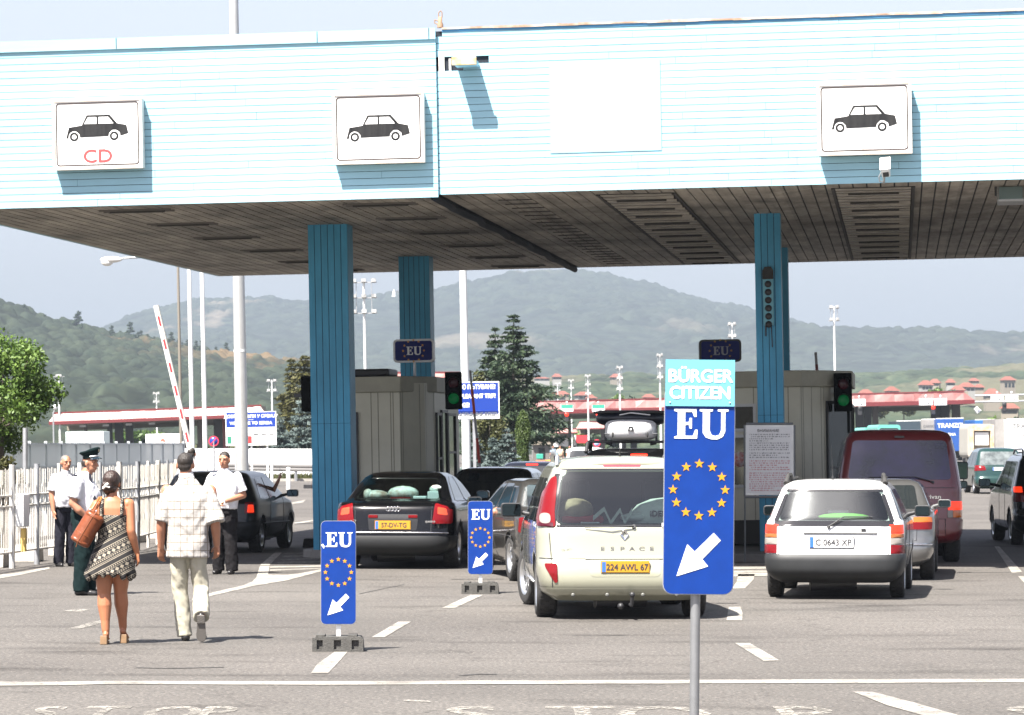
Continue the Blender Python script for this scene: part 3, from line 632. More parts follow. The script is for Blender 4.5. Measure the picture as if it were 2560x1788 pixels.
# pictogram boxes on the fascia
def car_picto(mb, ox, oz, s, y, mi):
    body = [(-.50, .10), (-.46, .25), (-.25, .28), (-.17, .44), (.20, .44), (.32, .30), (.47, .27), (.50, .14), (.37, .10), (.36, .16), (.30, .20), (.24, .20), (.19, .15), (.18, .10), (-.28, .09), (-.29, .14), (-.34, .185), (-.40, .185), (-.45, .14), (-.47, .08), (-.51, .08)]
    mb.prism([(ox + a * s, oz + b * s) for a, b in body], y, y + .003, mi)
def picto_sign(label, px, py, D, cd=False, stain=False):
    p = local_of(px, py, D); wd, h = 1.34, 1.03
    t = cthing('lane_sign_box', label, 'sign', p.x, YF - .215, p.z, 'white pictogram boxes on the fascia')
    m = MB(); m.bbox((-wd / 2, 0, -h / 2), (wd / 2, .16, h / 2)); m.build('box', M_offwhite, t, bevel=.012)
    m = MB()
    for q in ((-wd / 2, -h / 2, wd / 2, -h / 2 + .03), (-wd / 2, h / 2 - .03, wd / 2, h / 2), (-wd / 2, -h / 2 + .031, -wd / 2 + .03, h / 2 - .031), (wd / 2 - .03, -h / 2 + .031, wd / 2, h / 2 - .031)):
        m.bbox((q[0] - .004, -.022, q[1] - .004), (q[2] + .004, -.003, q[3] + .004))
    m.build('rim', mat('box_rim', (.6, .57, .52), .5, col2=(.42, .34, .26), vscale=2.5), t)
    m = MB(); m.bbox((-wd / 2 + .03, -.008, -h / 2 + .03), (wd / 2 - .03, -.002, h / 2 - .03))
    m.build('face', M_white if not stain else M_facest, t)
    m = MB(); o_ = rrect(-wd / 2 + .048, -h / 2 + .05, wd / 2 - .048, h / 2 - .05, .05); i_ = rrect(-wd / 2 + .068, -h / 2 + .07, wd / 2 - .068, h / 2 - .07, .035); n = len(o_)
    m.add([(x, -.012, z) for x, z in o_] + [(x, -.012, z) for x, z in i_], [(i, (i + 1) % n, n + (i + 1) % n, n + i) for i in range(n)]); m.build('border', mat('border_brown', (.035, .022, .02), .6), t)
    m = MB(); s = .93; oz = -.22 if not cd else -.13
    car_picto(m, 0, oz, s, -.012, 0)
    for a in ([(-.212, .30), (-.148, .405), (-.012, .405), (-.012, .30)], [(.02, .30), (.02, .405), (.178, .405), (.262, .30)]):
        m.prism([(x * s, oz + z * s) for x, z in a], -.014, -.013, 1)
    for cx in (-.375, .27):
        for r, mi, y in ((.088, 1, -.0135), (.072, 0, -.0145), (.036, 1, -.0155)):
            m.prism([(cx * s + r * s * math.cos(R(i * 18)), oz + .10 * s + r * s * math.sin(R(i * 18))) for i in range(20)], y, y + .001, mi)
    m.build('car_pictogram', [mat('picto_ink', (.009, .0095, .011), .5, spec=.2, col2=(.03, .03, .03), vscale=3, stretch=(2, 1, .2)), M_white], t)
    if cd: m = MB(); text_on(m, 'CD', .27, 0, -.012, -.335, sx=1.15, bold=.006); m.build('lettering', mat('faded_red', (.3, .05, .05), .6), t)
    return t
def stain_mat():
    m = bpy.data.materials.new('stained_face'); m.use_nodes = True; nt = m.node_tree; L = nt.links.new; p = nt.nodes['Principled BSDF']; p.inputs['Roughness'].default_value = .4
    tc = N(nt, 'ShaderNodeTexCoord'); sp = N(nt, 'ShaderNodeSeparateXYZ'); L(tc.outputs['Object'], sp.inputs[0])
    ax = N(nt, 'ShaderNodeMath', operation='ABSOLUTE'); L(sp.outputs['X'], ax.inputs[0])
    mr = N(nt, 'ShaderNodeMapRange'); mr.inputs[1].default_value = .05; mr.inputs[2].default_value = .28; mr.inputs[3].default_value = 1; mr.inputs[4].default_value = 0; L(ax.outputs[0], mr.inputs[0])
    mz = N(nt, 'ShaderNodeMapRange'); mz.inputs[1].default_value = -.45; mz.inputs[2].default_value = -.2; mz.inputs[3].default_value = .8; mz.inputs[4].default_value = 0; L(sp.outputs['Z'], mz.inputs[0])
    mp = N(nt, 'ShaderNodeMapping'); mp.inputs['Scale'].default_value = (9, 1, 1.2); L(tc.outputs['Object'], mp.inputs['Vector']); n = N(nt, 'ShaderNodeTexNoise', Scale=2.5, Detail=4.0); L(mp.outputs[0], n.inputs['Vector'])
    a = N(nt, 'ShaderNodeMath', operation='MULTIPLY'); b = N(nt, 'ShaderNodeMath', operation='MULTIPLY'); L(mr.outputs[0], a.inputs[0]); L(mz.outputs[0], a.inputs[1]); L(a.outputs[0], b.inputs[0]); L(n.outputs['Fac'], b.inputs[1])
    mx = N(nt, 'ShaderNodeMix', data_type='RGBA'); L(b.outputs[0], mx.inputs[0]); mx.inputs[6].default_value = (.78, .78, .76, 1); mx.inputs[7].default_value = (.16, .12, .06, 1); L(mx.outputs[2], p.inputs['Base Color']); return m
M_facest = stain_mat()
picto_sign('white sign box with a black car and red CD letters', 268, 344, 50.8, cd=True)
picto_sign('white sign box with a black car near the joint in the canopy', 956, 326, 50.1)
picto_sign('white sign box with a black car, rain stained, above a camera', 2161, 296, 48.9, stain=True)

# security camera under the right sign box
p = local_of(2214, 414, 48.5); t = cthing('security_camera', 'white security camera under the right hand sign box', 'camera', p.x, YF - .33, p.z)
Mc = Matrix.Rotation(R(28), 4, 'X') @ Matrix.Rotation(R(-6), 4, 'Y')
m = MB(); m.box((0, -.05, 0), (.125, .38, .12), M=Mc); m.build('body', M_offwhite, t, bevel=.02)
m = MB(); m.box((0, -.02, .066), (.15, .44, .012), M=Mc); m.build('sun_hood', M_white, t)
m = MB(); m.box((0, -.243, -.01), (.085, .006, .07), M=Mc); m.build('lens_window', M_black, t)
m = MB(); m.path([(-.02, 0, -.08), (-.03, .12, -.2), (-.03, .3, -.2)], .018); m.path([(-.06, 0, -.06), (-.1, .02, -.14), (-.09, .05, -.2), (-.04, .12, -.2)], .008); m.build('arm', M_steel, t)
# floodlight under the front edge, far right
p = local_of(2528, 487, 50.0)
t = cthing('floodlight', 'grey floodlight hanging under the canopy front edge at the far right', 'floodlight', p.x, YF + 1.3, p.z)
m = MB(); m.box((0, 0, 0), (.4, .16, .25), M=Matrix.Rotation(R(-25), 4, 'X')); m.build('housing', M_steel, t, bevel=.02)
m = MB(); m.box((0, -.082, 0), (.34, .01, .2), M=Matrix.Rotation(R(-25), 4, 'X')); m.build('lens', mat('flood_glass', (.2, .27, .27), .2), t)
m = MB(); m.path([(-.22, 0, 0), (-.22, 0, .17), (.22, 0, .17), (.22, 0, 0)], .015); m.box((.0, 0, .22), (.36, .1, .06)); m.build('yoke', M_black, t)
# torn-out floodlight bracket on the fascia
p = local_of(1172, 163, 49.8)
t = cthing('light_bracket', 'rusty box bracket sticking out of the torn slats beside the joint', 'bracket', p.x, YF - .02, p.z)
m = MB(); m.bbox((-.17, -.40, -.04), (.15, .0, .04)); m.build('arm', mat('bracket_paint', (.35, .62, .75), .5), t, bevel=.006)
m = MB(); m.bbox((-.19, -.45, -.05), (.17, -.402, .07)); m.build('end_box', mat('bracket_rust', (.62, .6, .5), .6, col2=(.5, .3, .1), vscale=4), t, bevel=.008)
[MB().bbox(a, b_).build('stud', M_offwhite, t) for a, b_ in (((-.44, .02, -.09), (-.36, .06, .13)), ((-.64, .02, 0), (-.6, .05, .12)), ((-.29, .02, -.09), (-.26, .05, .1)))]
# pipe fitting on the top edge
p = local_of(1104, 72, 50); t = cthing('valve', 'small rusty pipe fitting standing on the canopy top beside the joint', 'pipe fitting', p.x, YF + .02, ZT + .03)
m = MB(); m.lathe([(.045, 0), (.045, .05), (.03, .08), (.03, .16), (.0, .165)], (0, 0, 0), 'Z', 10); m.path([(-.02, 0, .15), (-.02, 0, .22), (.01, 0, .25), (.03, 0, .22), (.03, 0, .15)], .008); m.path([(-.03, 0, .1), (-.08, 0, .12), (-.08, 0, .07), (-.03, 0, .05)], .008)
m.build('fitting', mat('rust', (.25, .16, .1), .8), t)

# lane display strip on the right column
t = cthing('lane_display', 'narrow vertical lamp strip with dark round lenses on the right blue column', 'signal', 7.2, .04, 4.1)
m = MB(); m.bbox((-.085, -.06, -.45), (.085, -.0, .45)); m.build('housing', mat('display_box', (.10, .30, .38), .5), t, bevel=.01)
m = MB(); m.prism([(-.09, .3), (.09, .3), (.09, .44), (.05, .5), (-.05, .5), (-.09, .44)], -.1, -.061); m.build('cap', M_rubber, t)
m = MB()
for i in range(6): m.lathe([(0, -.012), (.055, -.01), (.055, 0)], (0, -.062, .22 - i * .13), 'Y', 16)
m.build('lens', M_black, t); m = MB(); m.tube((-.05, -.03, -.45), (-.05, -.03, -.62), .012); m.tube((.04, -.03, -.45), (.05, -.03, -.8), .008); m.build('cable', M_black, t)
t = cthing('card_box', 'red and white paper box fixed low on the right blue column', 'box', 7.2, -.07, 1.13)
m = MB(); m.bbox((-.16, -.1, -.13), (.2, .1, .13)); m.build('case', M_offwhite, t, bevel=.01); m = MB(); m.bbox((-.165, -.104, -.134), (-.09, .104, .134)); m.build('end_band', mat('band_red', (.35, .05, .05), .5), t)
# ================================================================ VEHICLES
def lerp_tab(tab, z, k):
    if z <= tab[0][0]: return tab[0][k]
    for a, b in zip(tab[:-1], tab[1:]):
        if z <= b[0]: return a[k] + (b[k] - a[k]) * (z - a[0]) / (b[0] - a[0])
    return tab[-1][k]
class Car:
    """local axes: rear bumper at y = 0, nose towards +y, x to the right"""
    def __init__(s, tab, n=5.0, m=22.0): s.t = tab; s.n = n; s.m = m; s.zt = tab[-1][0]
    def N(s, z): return s.n if not isinstance(s.n, tuple) else s.n[0] + (s.n[1] - s.n[0]) * min(1, max(0, (z - .88) / .1))
    def M(s, z): return s.m if not isinstance(s.m, tuple) else s.m[0] + (s.m[1] - s.m[0]) * min(1, max(0, (z - .88) / .1))
    def dims(s, z): return lerp_tab(s.t, z, 1), lerp_tab(s.t, z, 2), lerp_tab(s.t, z, 3)
    def rear(s, x, z):
        r, f, wd = s.dims(z); u = min(abs(x) / wd, .9999); l = (f - r) / 2
        return Vector((x, (r + f) / 2 - l * (1 - u ** s.N(z)) ** (1 / s.M(z)), z))
    def front(s, x, z):
        r, f, wd = s.dims(z); u = min(abs(x) / wd, .9999); l = (f - r) / 2
        return Vector((x, (r + f) / 2 + l * (1 - u ** s.N(z)) ** (1 / s.M(z)), z))
    def side(s, y, z, sg):
        r, f, wd = s.dims(z); l = (f - r) / 2; u = min(abs(y - (r + f) / 2) / l, .9999)
        return Vector((sg * wd * (1 - u ** s.M(z)) ** (1 / s.N(z)), y, z))
    def pt(s, face, a, z, off=0.0):
        fn = {'R': s.rear, 'F': s.front}.get(face)
        if fn is None:
            sg = -1 if face == 'A' else 1; g = lambda a, z: s.side(a, z, sg)
        else: g = fn
        p = g(a, z)
        if off:
            e = .012; da = g(a + e, z) - g(a - e, z); dz = g(a, z + e) - g(a, z - e)
            n = da.cross(dz).normalized()
            out = Vector((0, -1, 0)) if face == 'R' else Vector((0, 1, 0)) if face == 'F' else Vector((1 if face != 'A' else -1, 0, 0))
            if n.dot(out) < 0: n = -n
            p = p + n * off
        return p
    def shell(s):
        # slices
        zs = []
        for a, b in zip(s.t[:-1], s.t[1:]):
            k = max(1, int((b[0] - a[0]) / .05)); zs += [a[0] + (b[0] - a[0]) * i / k for i in range(k)]
        zs.append(s.zt)
        xf = [-.97, -.9, -.8, -.65, -.45, -.2, 0, .2, .45, .65, .8, .9, .97]; ns = 26
        mb = MB(); rings = []
        for z in zs:
            r, f, wd = s.dims(z); l = (f - r) / 2; yc = (r + f) / 2; ring = []
            for u in xf: ring.append(s.rear(u * wd, z))
            y0 = -(1 - .97 ** s.N(z)) ** (1 / s.M(z)); ys = [y0 + (-2 * y0) * (i + 1) / (ns + 1) for i in range(ns)]
            ys = [math.copysign(abs(y) ** .75 * abs(y0) ** .25, y) for y in ys]
            for u in ys: ring.append(s.side(yc + u * l, z, 1))
            for u in reversed(xf): ring.append(s.front(u * wd, z))
            for u in reversed(ys): ring.append(s.side(yc + u * l, z, -1))
            rings.append(ring)
        n = len(rings[0]); vs = [v for r_ in rings for v in r_]; fs = []
        for j in range(len(rings) - 1):
            for i in range(n): fs.append((j * n + i, j * n + (i + 1) % n, (j + 1) * n + (i + 1) % n, (j + 1) * n + i))
        fs.append(tuple(range(n - 1, -1, -1))); fs.append(tuple((len(rings) - 1) * n + i for i in range(n)))
        mb.add(vs, fs, 0, True); return mb
def poly_dense(poly, step=.05):
    out = []
    for (a, b), (c, d) in zip(poly, poly[1:] + poly[:1]):
        k = max(1, int(math.hypot(c - a, d - b) / step)); out += [(a + (c - a) * i / k, b + (d - b) * i / k) for i in range(k)]
    return out
def rounded(poly, r=.05, k=4):
    out = []; n = len(poly)
    for i in range(n):
        p0 = Vector(poly[i - 1]); p1 = Vector(poly[i]); p2 = Vector(poly[(i + 1) % n])
        a = (p0 - p1); b = (p2 - p1); ra = min(r, a.length * .45, b.length * .45)
        A = p1 + a.normalized() * ra; B = p1 + b.normalized() * ra
        for j in range(k + 1):
            t = j / k; q = A * (1 - t) ** 2 + p1 * 2 * t * (1 - t) + B * t * t; out.append((q.x, q.y))
    return out
def patch(car, face, poly, off=.005, mb=None, mi=0, rings=6, step=.05, skirt=True):
    mb = mb or MB(); P = poly_dense(poly, step); cx = sum(p[0] for p in P) / len(P); cz = sum(p[1] for p in P) / len(P); n = len(P)
    vs = [car.pt(face, cx, cz, off)]; fs = []
    for k in range(1, rings + 1):
        t = k / rings; vs += [car.pt(face, cx + (a - cx) * t, cz + (b - cz) * t, off) for a, b in P]
    a_ = sum(P[i][0] * P[(i + 1) % n][1] - P[(i + 1) % n][0] * P[i][1] for i in range(n)); flip = (a_ < 0) != (face in 'AF')
    for i in range(n): fs.append((0, 1 + i, 1 + (i + 1) % n))
    for k in range(rings - 1):
        o = 1 + k * n
        for i in range(n): fs.append((o + i, o + n + i, o + n + (i + 1) % n, o + (i + 1) % n))
    if flip: fs = [f[::-1] for f in fs]
    mb.add(vs, fs, mi, True)
    if skirt:
        e = [car.pt(face, a, b, off) for a, b in P] + [car.pt(face, a, b, -.004) for a, b in P]
        fs = [((i + 1) % n, i, n + i, n + (i + 1) % n) for i in range(n)]
        if flip: fs = [f[::-1] for f in fs]
        mb.add(e, fs, mi, False)
    return mb
def sline(car, face, pts, r=.004, mb=None, mi=0, step=.06, off=.0):
    mb = mb or MB(); Q = []
    for (a, b), (c, d) in zip(pts[:-1], pts[1:]):
        k = max(1, int(math.hypot(c - a, d - b) / step)); Q += [(a + (c - a) * i / k, b + (d - b) * i / k) for i in range(k)]
    Q.append(pts[-1]); P = [car.pt(face, a, b, off) for a, b in Q]
    for a, b in zip(P[:-1], P[1:]): mb.tube(a, b, r, r, 5, mi, False)
    return mb
def band(car, z0, z1, off, ymax, mb=None, mi=0, dz=.04):
    """a bumper: a shell proud of the body round the tail, reaching ymax along each flank"""
    mb = mb or MB(); k = max(2, int((z1 - z0) / dz)); rows = []
    for j in range(k + 1):
        z = z0 + (z1 - z0) * j / k; r, f, wd = car.dims(z); row = []; e = max(.22, math.sin(math.pi * min(1, max(0, j / k))) ** .35) * off
        ys = [ymax, ymax * .7, ymax * .45, ymax * .28]
        for y in ys: row.append(car.side(max(y, r + .13), z, -1) + Vector((-e, 0, 0)))
        for u in (-.93, -.86, -.75, -.6, -.4, -.2, 0, .2, .4, .6, .75, .86, .93): row.append(car.rear(u * wd, z) + Vector((u * e, -e, 0)))
        for y in reversed(ys): row.append(car.side(max(y, r + .13), z, 1) + Vector((e, 0, 0)))
        rows.append(row)
    n = len(rows[0]); fs = []
    for j in range(k):
        for i in range(n - 1): fs.append((j * n + i, j * n + i + 1, (j + 1) * n + i + 1, (j + 1) * n + i))
    mb.add([v for r_ in rows for v in r_], fs, mi, True); return mb
def fixn(o):
    b = bmesh.new(); b.from_mesh(o.data); bmesh.ops.remove_doubles(b, verts=b.verts, dist=1e-5); bmesh.ops.recalc_face_normals(b, faces=b.faces); b.to_mesh(o.data); b.free()
def apply_bool(o, cutters):
    for c in cutters:
        md = o.modifiers.new('b', 'BOOLEAN'); md.operation = 'DIFFERENCE'; md.object = c; md.solver = 'EXACT'
        try: md.material_mode = 'TRANSFER'
        except Exception: pass
    dg = bpy.context.evaluated_depsgraph_get(); me = bpy.data.meshes.new_from_object(o.evaluated_get(dg))
    old = o.data; o.modifiers.clear(); o.data = me; bpy.data.meshes.remove(old)
    for c in cutters: d = c.data; bpy.data.objects.remove(c); bpy.data.meshes.remove(d)
def wheel(root, x, y, r, wd, side, spokes=5, steer=0.0, rimm=None):
    s = side; Mz = Matrix.Translation((x, y, r)) @ Matrix.Rotation(steer, 4, 'Z')
    t = MB(); h = wd / 2; prof = [(r * .62, -h * .9), (r * .9, -h), (r * .985, -h * .82), (r, -h * .5), (r, h * .5), (r * .985, h * .82), (r * .9, h), (r * .62, h * .9), (r * .6, 0), (r * .62, -h * .9)]
    t.lathe(prof, (0, 0, 0), 'X', 28)
    for k in range(28):     # tread blocks
        a = 2 * math.pi * k / 28
        for x0, x1, da in ((-h * .7, -h * .25, .0), (-h * .18, h * .18, .11), (h * .25, h * .7, 0)):
            M = Matrix.Rotation(a + da, 4, 'X'); t.box(((x0 + x1) / 2, 0, r * 1.003), (x1 - x0, r * .15, .008), M=M)
    to = t.build('wheel', M_rubber, root); to.matrix_local = Mz
    q = MB(); q.lathe([(r * .64, h * .8 * s), (r * .58, h * .55 * s), (r * .56, h * .1 * s), (0, h * .05 * s)], (0, 0, 0), 'X', 24, mi=1)
    q.lathe([(0, h * .75 * s), (r * .1, h * .74 * s), (r * .13, h * .5 * s)], (0, 0, 0), 'X', 12)
    for k in range(spokes):
        M = Matrix.Rotation(2 * math.pi * k / spokes, 4, 'X'); q.box((h * .5 * s, 0, r * .34), (h * .3, r * .16, r * .56), M=M)
    q.lathe([(r * .66, h * .93 * s), (r * .6, h * .9 * s), (r * .57, h * .5 * s)], (0, 0, 0), 'X', 24)
    q.build('rim', [rimm or M_rim, M_rubber], to)
def mirror(root, car, y, z, side, body, sz=(.2, .13), out=.1):
    p = car.side(y, z, side); c = p + Vector((side * (out + sz[0] / 2), 0, .05)); m = MB()
    m.prism([(a, b) for a, b in rrect(-sz[0] / 2, -sz[1] / 2, sz[0] / 2, sz[1] / 2, .035)], 0, .09)
    m.v = [tuple(Vector(v) + c) for v in m.v]; m.tube(p + Vector((-side * .02, .03, 0)), c + Vector((-side * sz[0] * .4, .05, -.02)), .03, .025)
    o = m.build('side_mirror', body, root, bevel=.008)
    g = MB(); g.prism([(a + c.x, b + c.z) for a, b in rrect(-sz[0] / 2 + .014, -sz[1] / 2 + .014, sz[0] / 2 - .014, sz[1] / 2 - .014, .025)], c.y - .004, c.y - .001); g.build('mirror_pane', M_mirror, o)
def plate(root, car, x, z, wd, h, style, text, tilt=0.0):
    p = car.rear(x, z); y = min(car.rear(x + a, z + b).y for a in (-wd / 2, wd / 2) for b in (-h / 2, h / 2)) - .012
    m = MB(); m.bbox((x - wd / 2 - .008, y, z - h / 2 - .008), (x + wd / 2 + .008, y + .03, z + h / 2 + .008)); 
    o = m.build('number_plate', M_ink if style != 'y' else M_platey, root)
    f = MB(); f.bbox((x - wd / 2, y - .004, z - h / 2), (x + wd / 2, y - .001, z + h / 2), 0)
    f.bbox((x - wd / 2 + .002, y - .006, z - h / 2 + .002), (x - wd / 2 + .042, y - .0045, z + h / 2 - .002), 1)
    f.build('plate_face', [M_platey if style == 'y' else M_platew, mat('plate_blue', (.03, .12, .5), .4)], o)
    if text: f = MB(); text_on(f, text, h * .84, x + .02, y - .0065, z - .005, bold=.002, sx=.92); f.build('registration', M_ink, o)
def make_car(name, label, px, D, hd, tab, col, wheels, windows, lights, extra=None, group='cars queuing at the checkpoint', n=5.0, m=22.0, low=None, niche=None, cat='car', gmat=None, steer=0.0, spokes=5, mirrors=None, mirror_mat=None, seams=None, bumper=None, pl=None, hdoff=0.0, wiper=None, X=None):
    car = Car(tab, n, m); x = GX(px, D) if X is None else X
    t = thing(name, label, cat, (x, D, 0), R(hd), group)
    ya, yb, r, tw = wheels; W2 = max(q[3] for q in tab)
    body = car.shell().build('body', [col, M_interior], t); body.parent = None; body.matrix_world = Matrix.Identity(4)
    fixn(body); cut = []
    for y in (ya, yb):
        for s in (-1, 1):
            cc = MB(); cc.lathe([(0, -.3), (r * 1.13, -.3), (r * 1.13, .3), (0, .3)], (0, 0, 0), 'X', 28)
            o = cc.build('cut', [M_interior]); fixn(o)
            for p_ in o.data.polygons: p_.use_smooth = False
            o.location = (s * (W2 - .02), y, r * 1.02); cut.append(o)
    if niche:
        poly, depth = niche; c = MB(); c.prism(poly, -.6, depth); o = c.build('cut', [M_interior]); fixn(o); cut.append(o)
    bpy.context.view_layer.update()
    apply_bool(body, cut); body.parent = t; body.matrix_parent_inverse = Matrix.Identity(4); body.matrix_world = t.matrix_world; body.matrix_basis = Matrix.Identity(4)
    for y, st in ((ya, 0), (yb, steer)):
        for s in (-1, 1): wheel(t, s * (W2 - tw / 2 - .015), y, r, tw, s, spokes, st)
    for (nm, face, poly, rr, mm, *rest) in windows + lights:
        off = rest[0] if rest else .004
        patch(car, face, rounded(poly, rr) if rr else poly, off).build(nm, mm, t)
    if seams:
        for face, pts in seams: sline(car, face, pts, .0045).build('panel_gap', M_interior, t)
    if bumper:
        z0, z1, off, ym, bm = bumper; band(car, z0, z1, off, ym).build('rear_bumper', bm, t)
    if mirrors:
        for y, z, s, sz, out in mirrors: mirror(t, car, y, z, s, mirror_mat or col, sz, out)
    if pl: plate(t, car, *pl)
    if wiper:
        (x0, z0), (x1, z1), (x2, z2) = wiper; mb = MB(); a = car.pt('R', x0, z0, .03); b = car.pt('R', x1, z1, .045); c_ = car.pt('R', x2, z2, .02)
        mb.tube(car.pt('R', x0, z0, .0), a, .02); mb.tube(a, b, .009, .007, 8); mb.tube(b, c_, .006, .005, 8); mb.build('wiper', M_black, t)
    # underside
    u = MB(); zlo = tab[0][0]
    u.box((0, (ya + yb) / 2, zlo + .02), (W2 * 1.3, yb - ya - 2.4 * r, .12)); u.tube((-.3, ya - .45, zlo - .02), (.25, ya - .35, zlo - .01), .09, .09); u.tube((-W2 + .2, ya, r), (W2 - .2, ya, r), .05)
    u.box((0, (ya + yb) / 2, zlo + .1), (W2 * 1.1, yb - ya + .7, .1)); u.build('underbody', M_black, t)
    if extra: extra(t, car)
    return t, car

def mx(poly): return [(-a, b) for a, b in reversed(poly)]
def both(nm, poly, rr, m, off=.004): return [(nm, 'R', poly, rr, m, off), (nm, 'R', mx(poly), rr, m, off)]
def flank(nm, poly, rr, m, off=.004): return [(nm, 'A', poly, rr, m, off), (nm, 'B', poly, rr, m, off)]

# ---- champagne MPV in front
P_champ = mat('champagne_paint', (.33, .33, .25), .32, .35, coat=1.0)
tabM = [(.22, .20, 4.35, .74), (.28, .06, 4.55, .84), (.36, .0, 4.63, .90), (.50, .0, 4.66, .925), (.62, .035, 4.64, .93), (.64, .06, 4.62, .93), (.80, .10, 4.5, .93), (.95, .13, 4.1, .925), (1.02, .16, 3.75, .915), (1.05, .17, 3.5, .905), (1.3, .27, 3.0, .85), (1.5, .37, 2.6, .785), (1.6, .43, 2.4, .745), (1.66, .49, 2.3, .69), (1.70, .57, 2.2, .60), (1.725, .70, 2.05, .45), (1.74, .9, 1.9, .28)]
wM = rounded([(-.74, 1.01), (.74, 1.01), (.65, 1.59), (-.65, 1.59)], .1)
def espace_extra(t, car):
    # belongings seen through the glass
    def stuff(nm, mb, m, **k): return mb.build(nm, m, t, **k)
    y0 = car.rear(0, 1.1).y
    m = MB(); m.ell((-.5, y0 + .3, 1.16), (.2, .16, .13)); stuff('bag', m, mat('beige_bag', (.32, .25, .16), .8, var=.2, vscale=8))
    m = MB(); m.bbox((-.66, y0 + .16, 1.02), (-.2, y0 + .5, 1.10)); stuff('red_cloth', m, mat('red_cloth', (.42, .02, .03), .8), bevel=.03)
    m = MB(); pts = [(-.3, 1.10), (-.16, 1.2), (-.10, 1.07), (.01, 1.19), (.05, 1.06), (.10, 1.18), (.12, 1.18), (.12, 1.04), (.0, .99 + .04), (-.13, 1.0 + .03), (-.28, 1.06)]
    zz = [(-.32, 1.10), (-.2, 1.2), (-.13, 1.05), (-.03, 1.19), (.02, 1.05), (.10, 1.19)]
    for (a, b), (c, d) in zip(zz[:-1], zz[1:]): m.prism([(a, b - .05), (c, d - .05), (c, d), (a, b)], y0 + .13, y0 + .14)
    stuff('folded_card', m, mat('pale_card', (.6, .68, .6), .6))
    m = MB(); m.ell((.5, y0 + .36, 1.08), (.42, .2, .22)); m.ell((.14, y0 + .3, 1.08), (.16, .12, .05)); stuff('white_bag', m, mat('white_plastic', (.62, .7, .64), .5))
    m = MB(); text_on(m, 'iDER', .085, .38, y0 + .135, 1.12, bold=.004); stuff('bag_lettering', m, M_ink)
    m = MB(); m.bbox((-.45, y0 + .16, .985), (-.25, y0 + .2, 1.035)); stuff('paper', m, M_white)
    m = MB(); [m.bbox((x, y0 + 1.1, 1.12), (x + .26, y0 + 1.2, 1.48)) for x in (-.55, .28)]; stuff('headrest', m, mat('seat_grey', (.05, .055, .06), .9), bevel=.05)
    m = MB(); p = car.rear(.34, .955); m.bbox((.4, p.y - .01, .99), (.58, p.y + .01 - .012, 1.03)); stuff('sticker', m, M_platew)
    m = MB(); text_on(m, 'EFBA', .035, .49, p.y - .012, 1.008); stuff('sticker_lettering', m, M_ink)
    # roof rails, spoiler, aerial
    m = MB()
    for s in (-1, 1):
        P = [Vector((s * .70, .52, 1.64)), Vector((s * .69, .58, 1.73)), Vector((s * .685, .8, 1.765)), Vector((s * .66, 2.0, 1.77)), Vector((s * .64, 2.5, 1.73)), Vector((s * .62, 2.7, 1.62))]; m.path(P, .022)
    m.build('roof_rail', M_rim, t)
    m = MB(); rows = []
    xs = [-.64 + 1.28 * i / 16 for i in range(17)]
    q = [Vector((x, .46 + .25 * (abs(x) / .7) ** 4, 1.682 - .035 * (x / .64) ** 2)) for x in xs] + [Vector((x, .72 + .1 * (abs(x) / .7) ** 4, 1.735 - .035 * (x / .64) ** 2)) for x in xs]; q2 = [v + Vector((0, .01, -.035)) for v in q[:17]]
    m.add(q + q2, [(i, i + 1, 18 + i, 17 + i) for i in range(16)] + [(34 + i, 35 + i, i + 1, i) for i in range(16)], 0, True); m.build('spoiler', P_champ, t)
    m = MB(); m.tube((0, .8, 1.72), (0, .75, 1.81), .012, .004); m.tube((0, .8, 1.725), (0, .8, 1.75), .03, .01); m.build('aerial', M_black, t)
    # emblem and lettering
    p = car.rear(0, .9); m = MB(); r0 = [(0, .062), (.045, 0), (0, -.062), (-.045, 0)]; r1 = [(a * .5, b * .55) for a, b in r0]
    m.add([(a, p.y - .02, b + .905) for a, b in r0] + [(a, p.y - .012, b + .905) for a, b in r1] + [(a * 1.15, p.y + .01, b * 1.15 + .905) for a, b in r0], [(0, 1, 5, 4), (1, 2, 6, 5), (2, 3, 7, 6), (3, 0, 4, 7), (8, 9, 1, 0), (9, 10, 2, 1), (10, 11, 3, 2), (11, 8, 0, 3)]); m.build('emblem', M_chrome, t)
    m = MB(); y = car.rear(0, .75).y - .004
    for i, ch in enumerate('ESPACE'): text_on(m, ch, .062, -.235 + i * .105, y, .752, bold=.0015, sx=1.5)
    text_on(m, 'V6 dCi', .035, -.62, car.rear(-.62, .75).y - .006, .745, sx=1.2); m.build('lettering', mat('badge_grey', (.12, .12, .12), .4), t)
    m = MB(); patch(car, 'R', rounded([(-.37, .46), (.37, .46), (.40, .64), (-.40, .64)], .05), .002, m, skirt=False); m.build('plate_recess', mat('champagne_recess', (.27, .27, .2), .5), t)
    m = MB(); sline(car, 'R', [(-.42, .645), (.42, .645)], .008, m); m.build('handle_strip', M_interior, t)
    for x in (-.55, -.19, .19, .55): MB().ell(car.pt('R', x, .295, .045), (.022, .012, .022), 10).build('parking_sensor', mat('sensor_grey', (.10, .10, .09), .5), t)
    m = MB(); m.path([(0.06, .1, .16), (.06, -.10, .16), (.065, -.13, .26)], .02); m.ell((.065, -.13, .275), (.03, .03, .03), 10); m.ell((-.05, -.02, .15), (.035, .05, .035)); m.build('tow_hook', M_black, t)
lM = [(.73, .985), (.915, .99), (.90, 1.1), (.845, 1.33), (.76, 1.5), (.705, 1.53), (.70, 1.45), (.735, 1.15)]
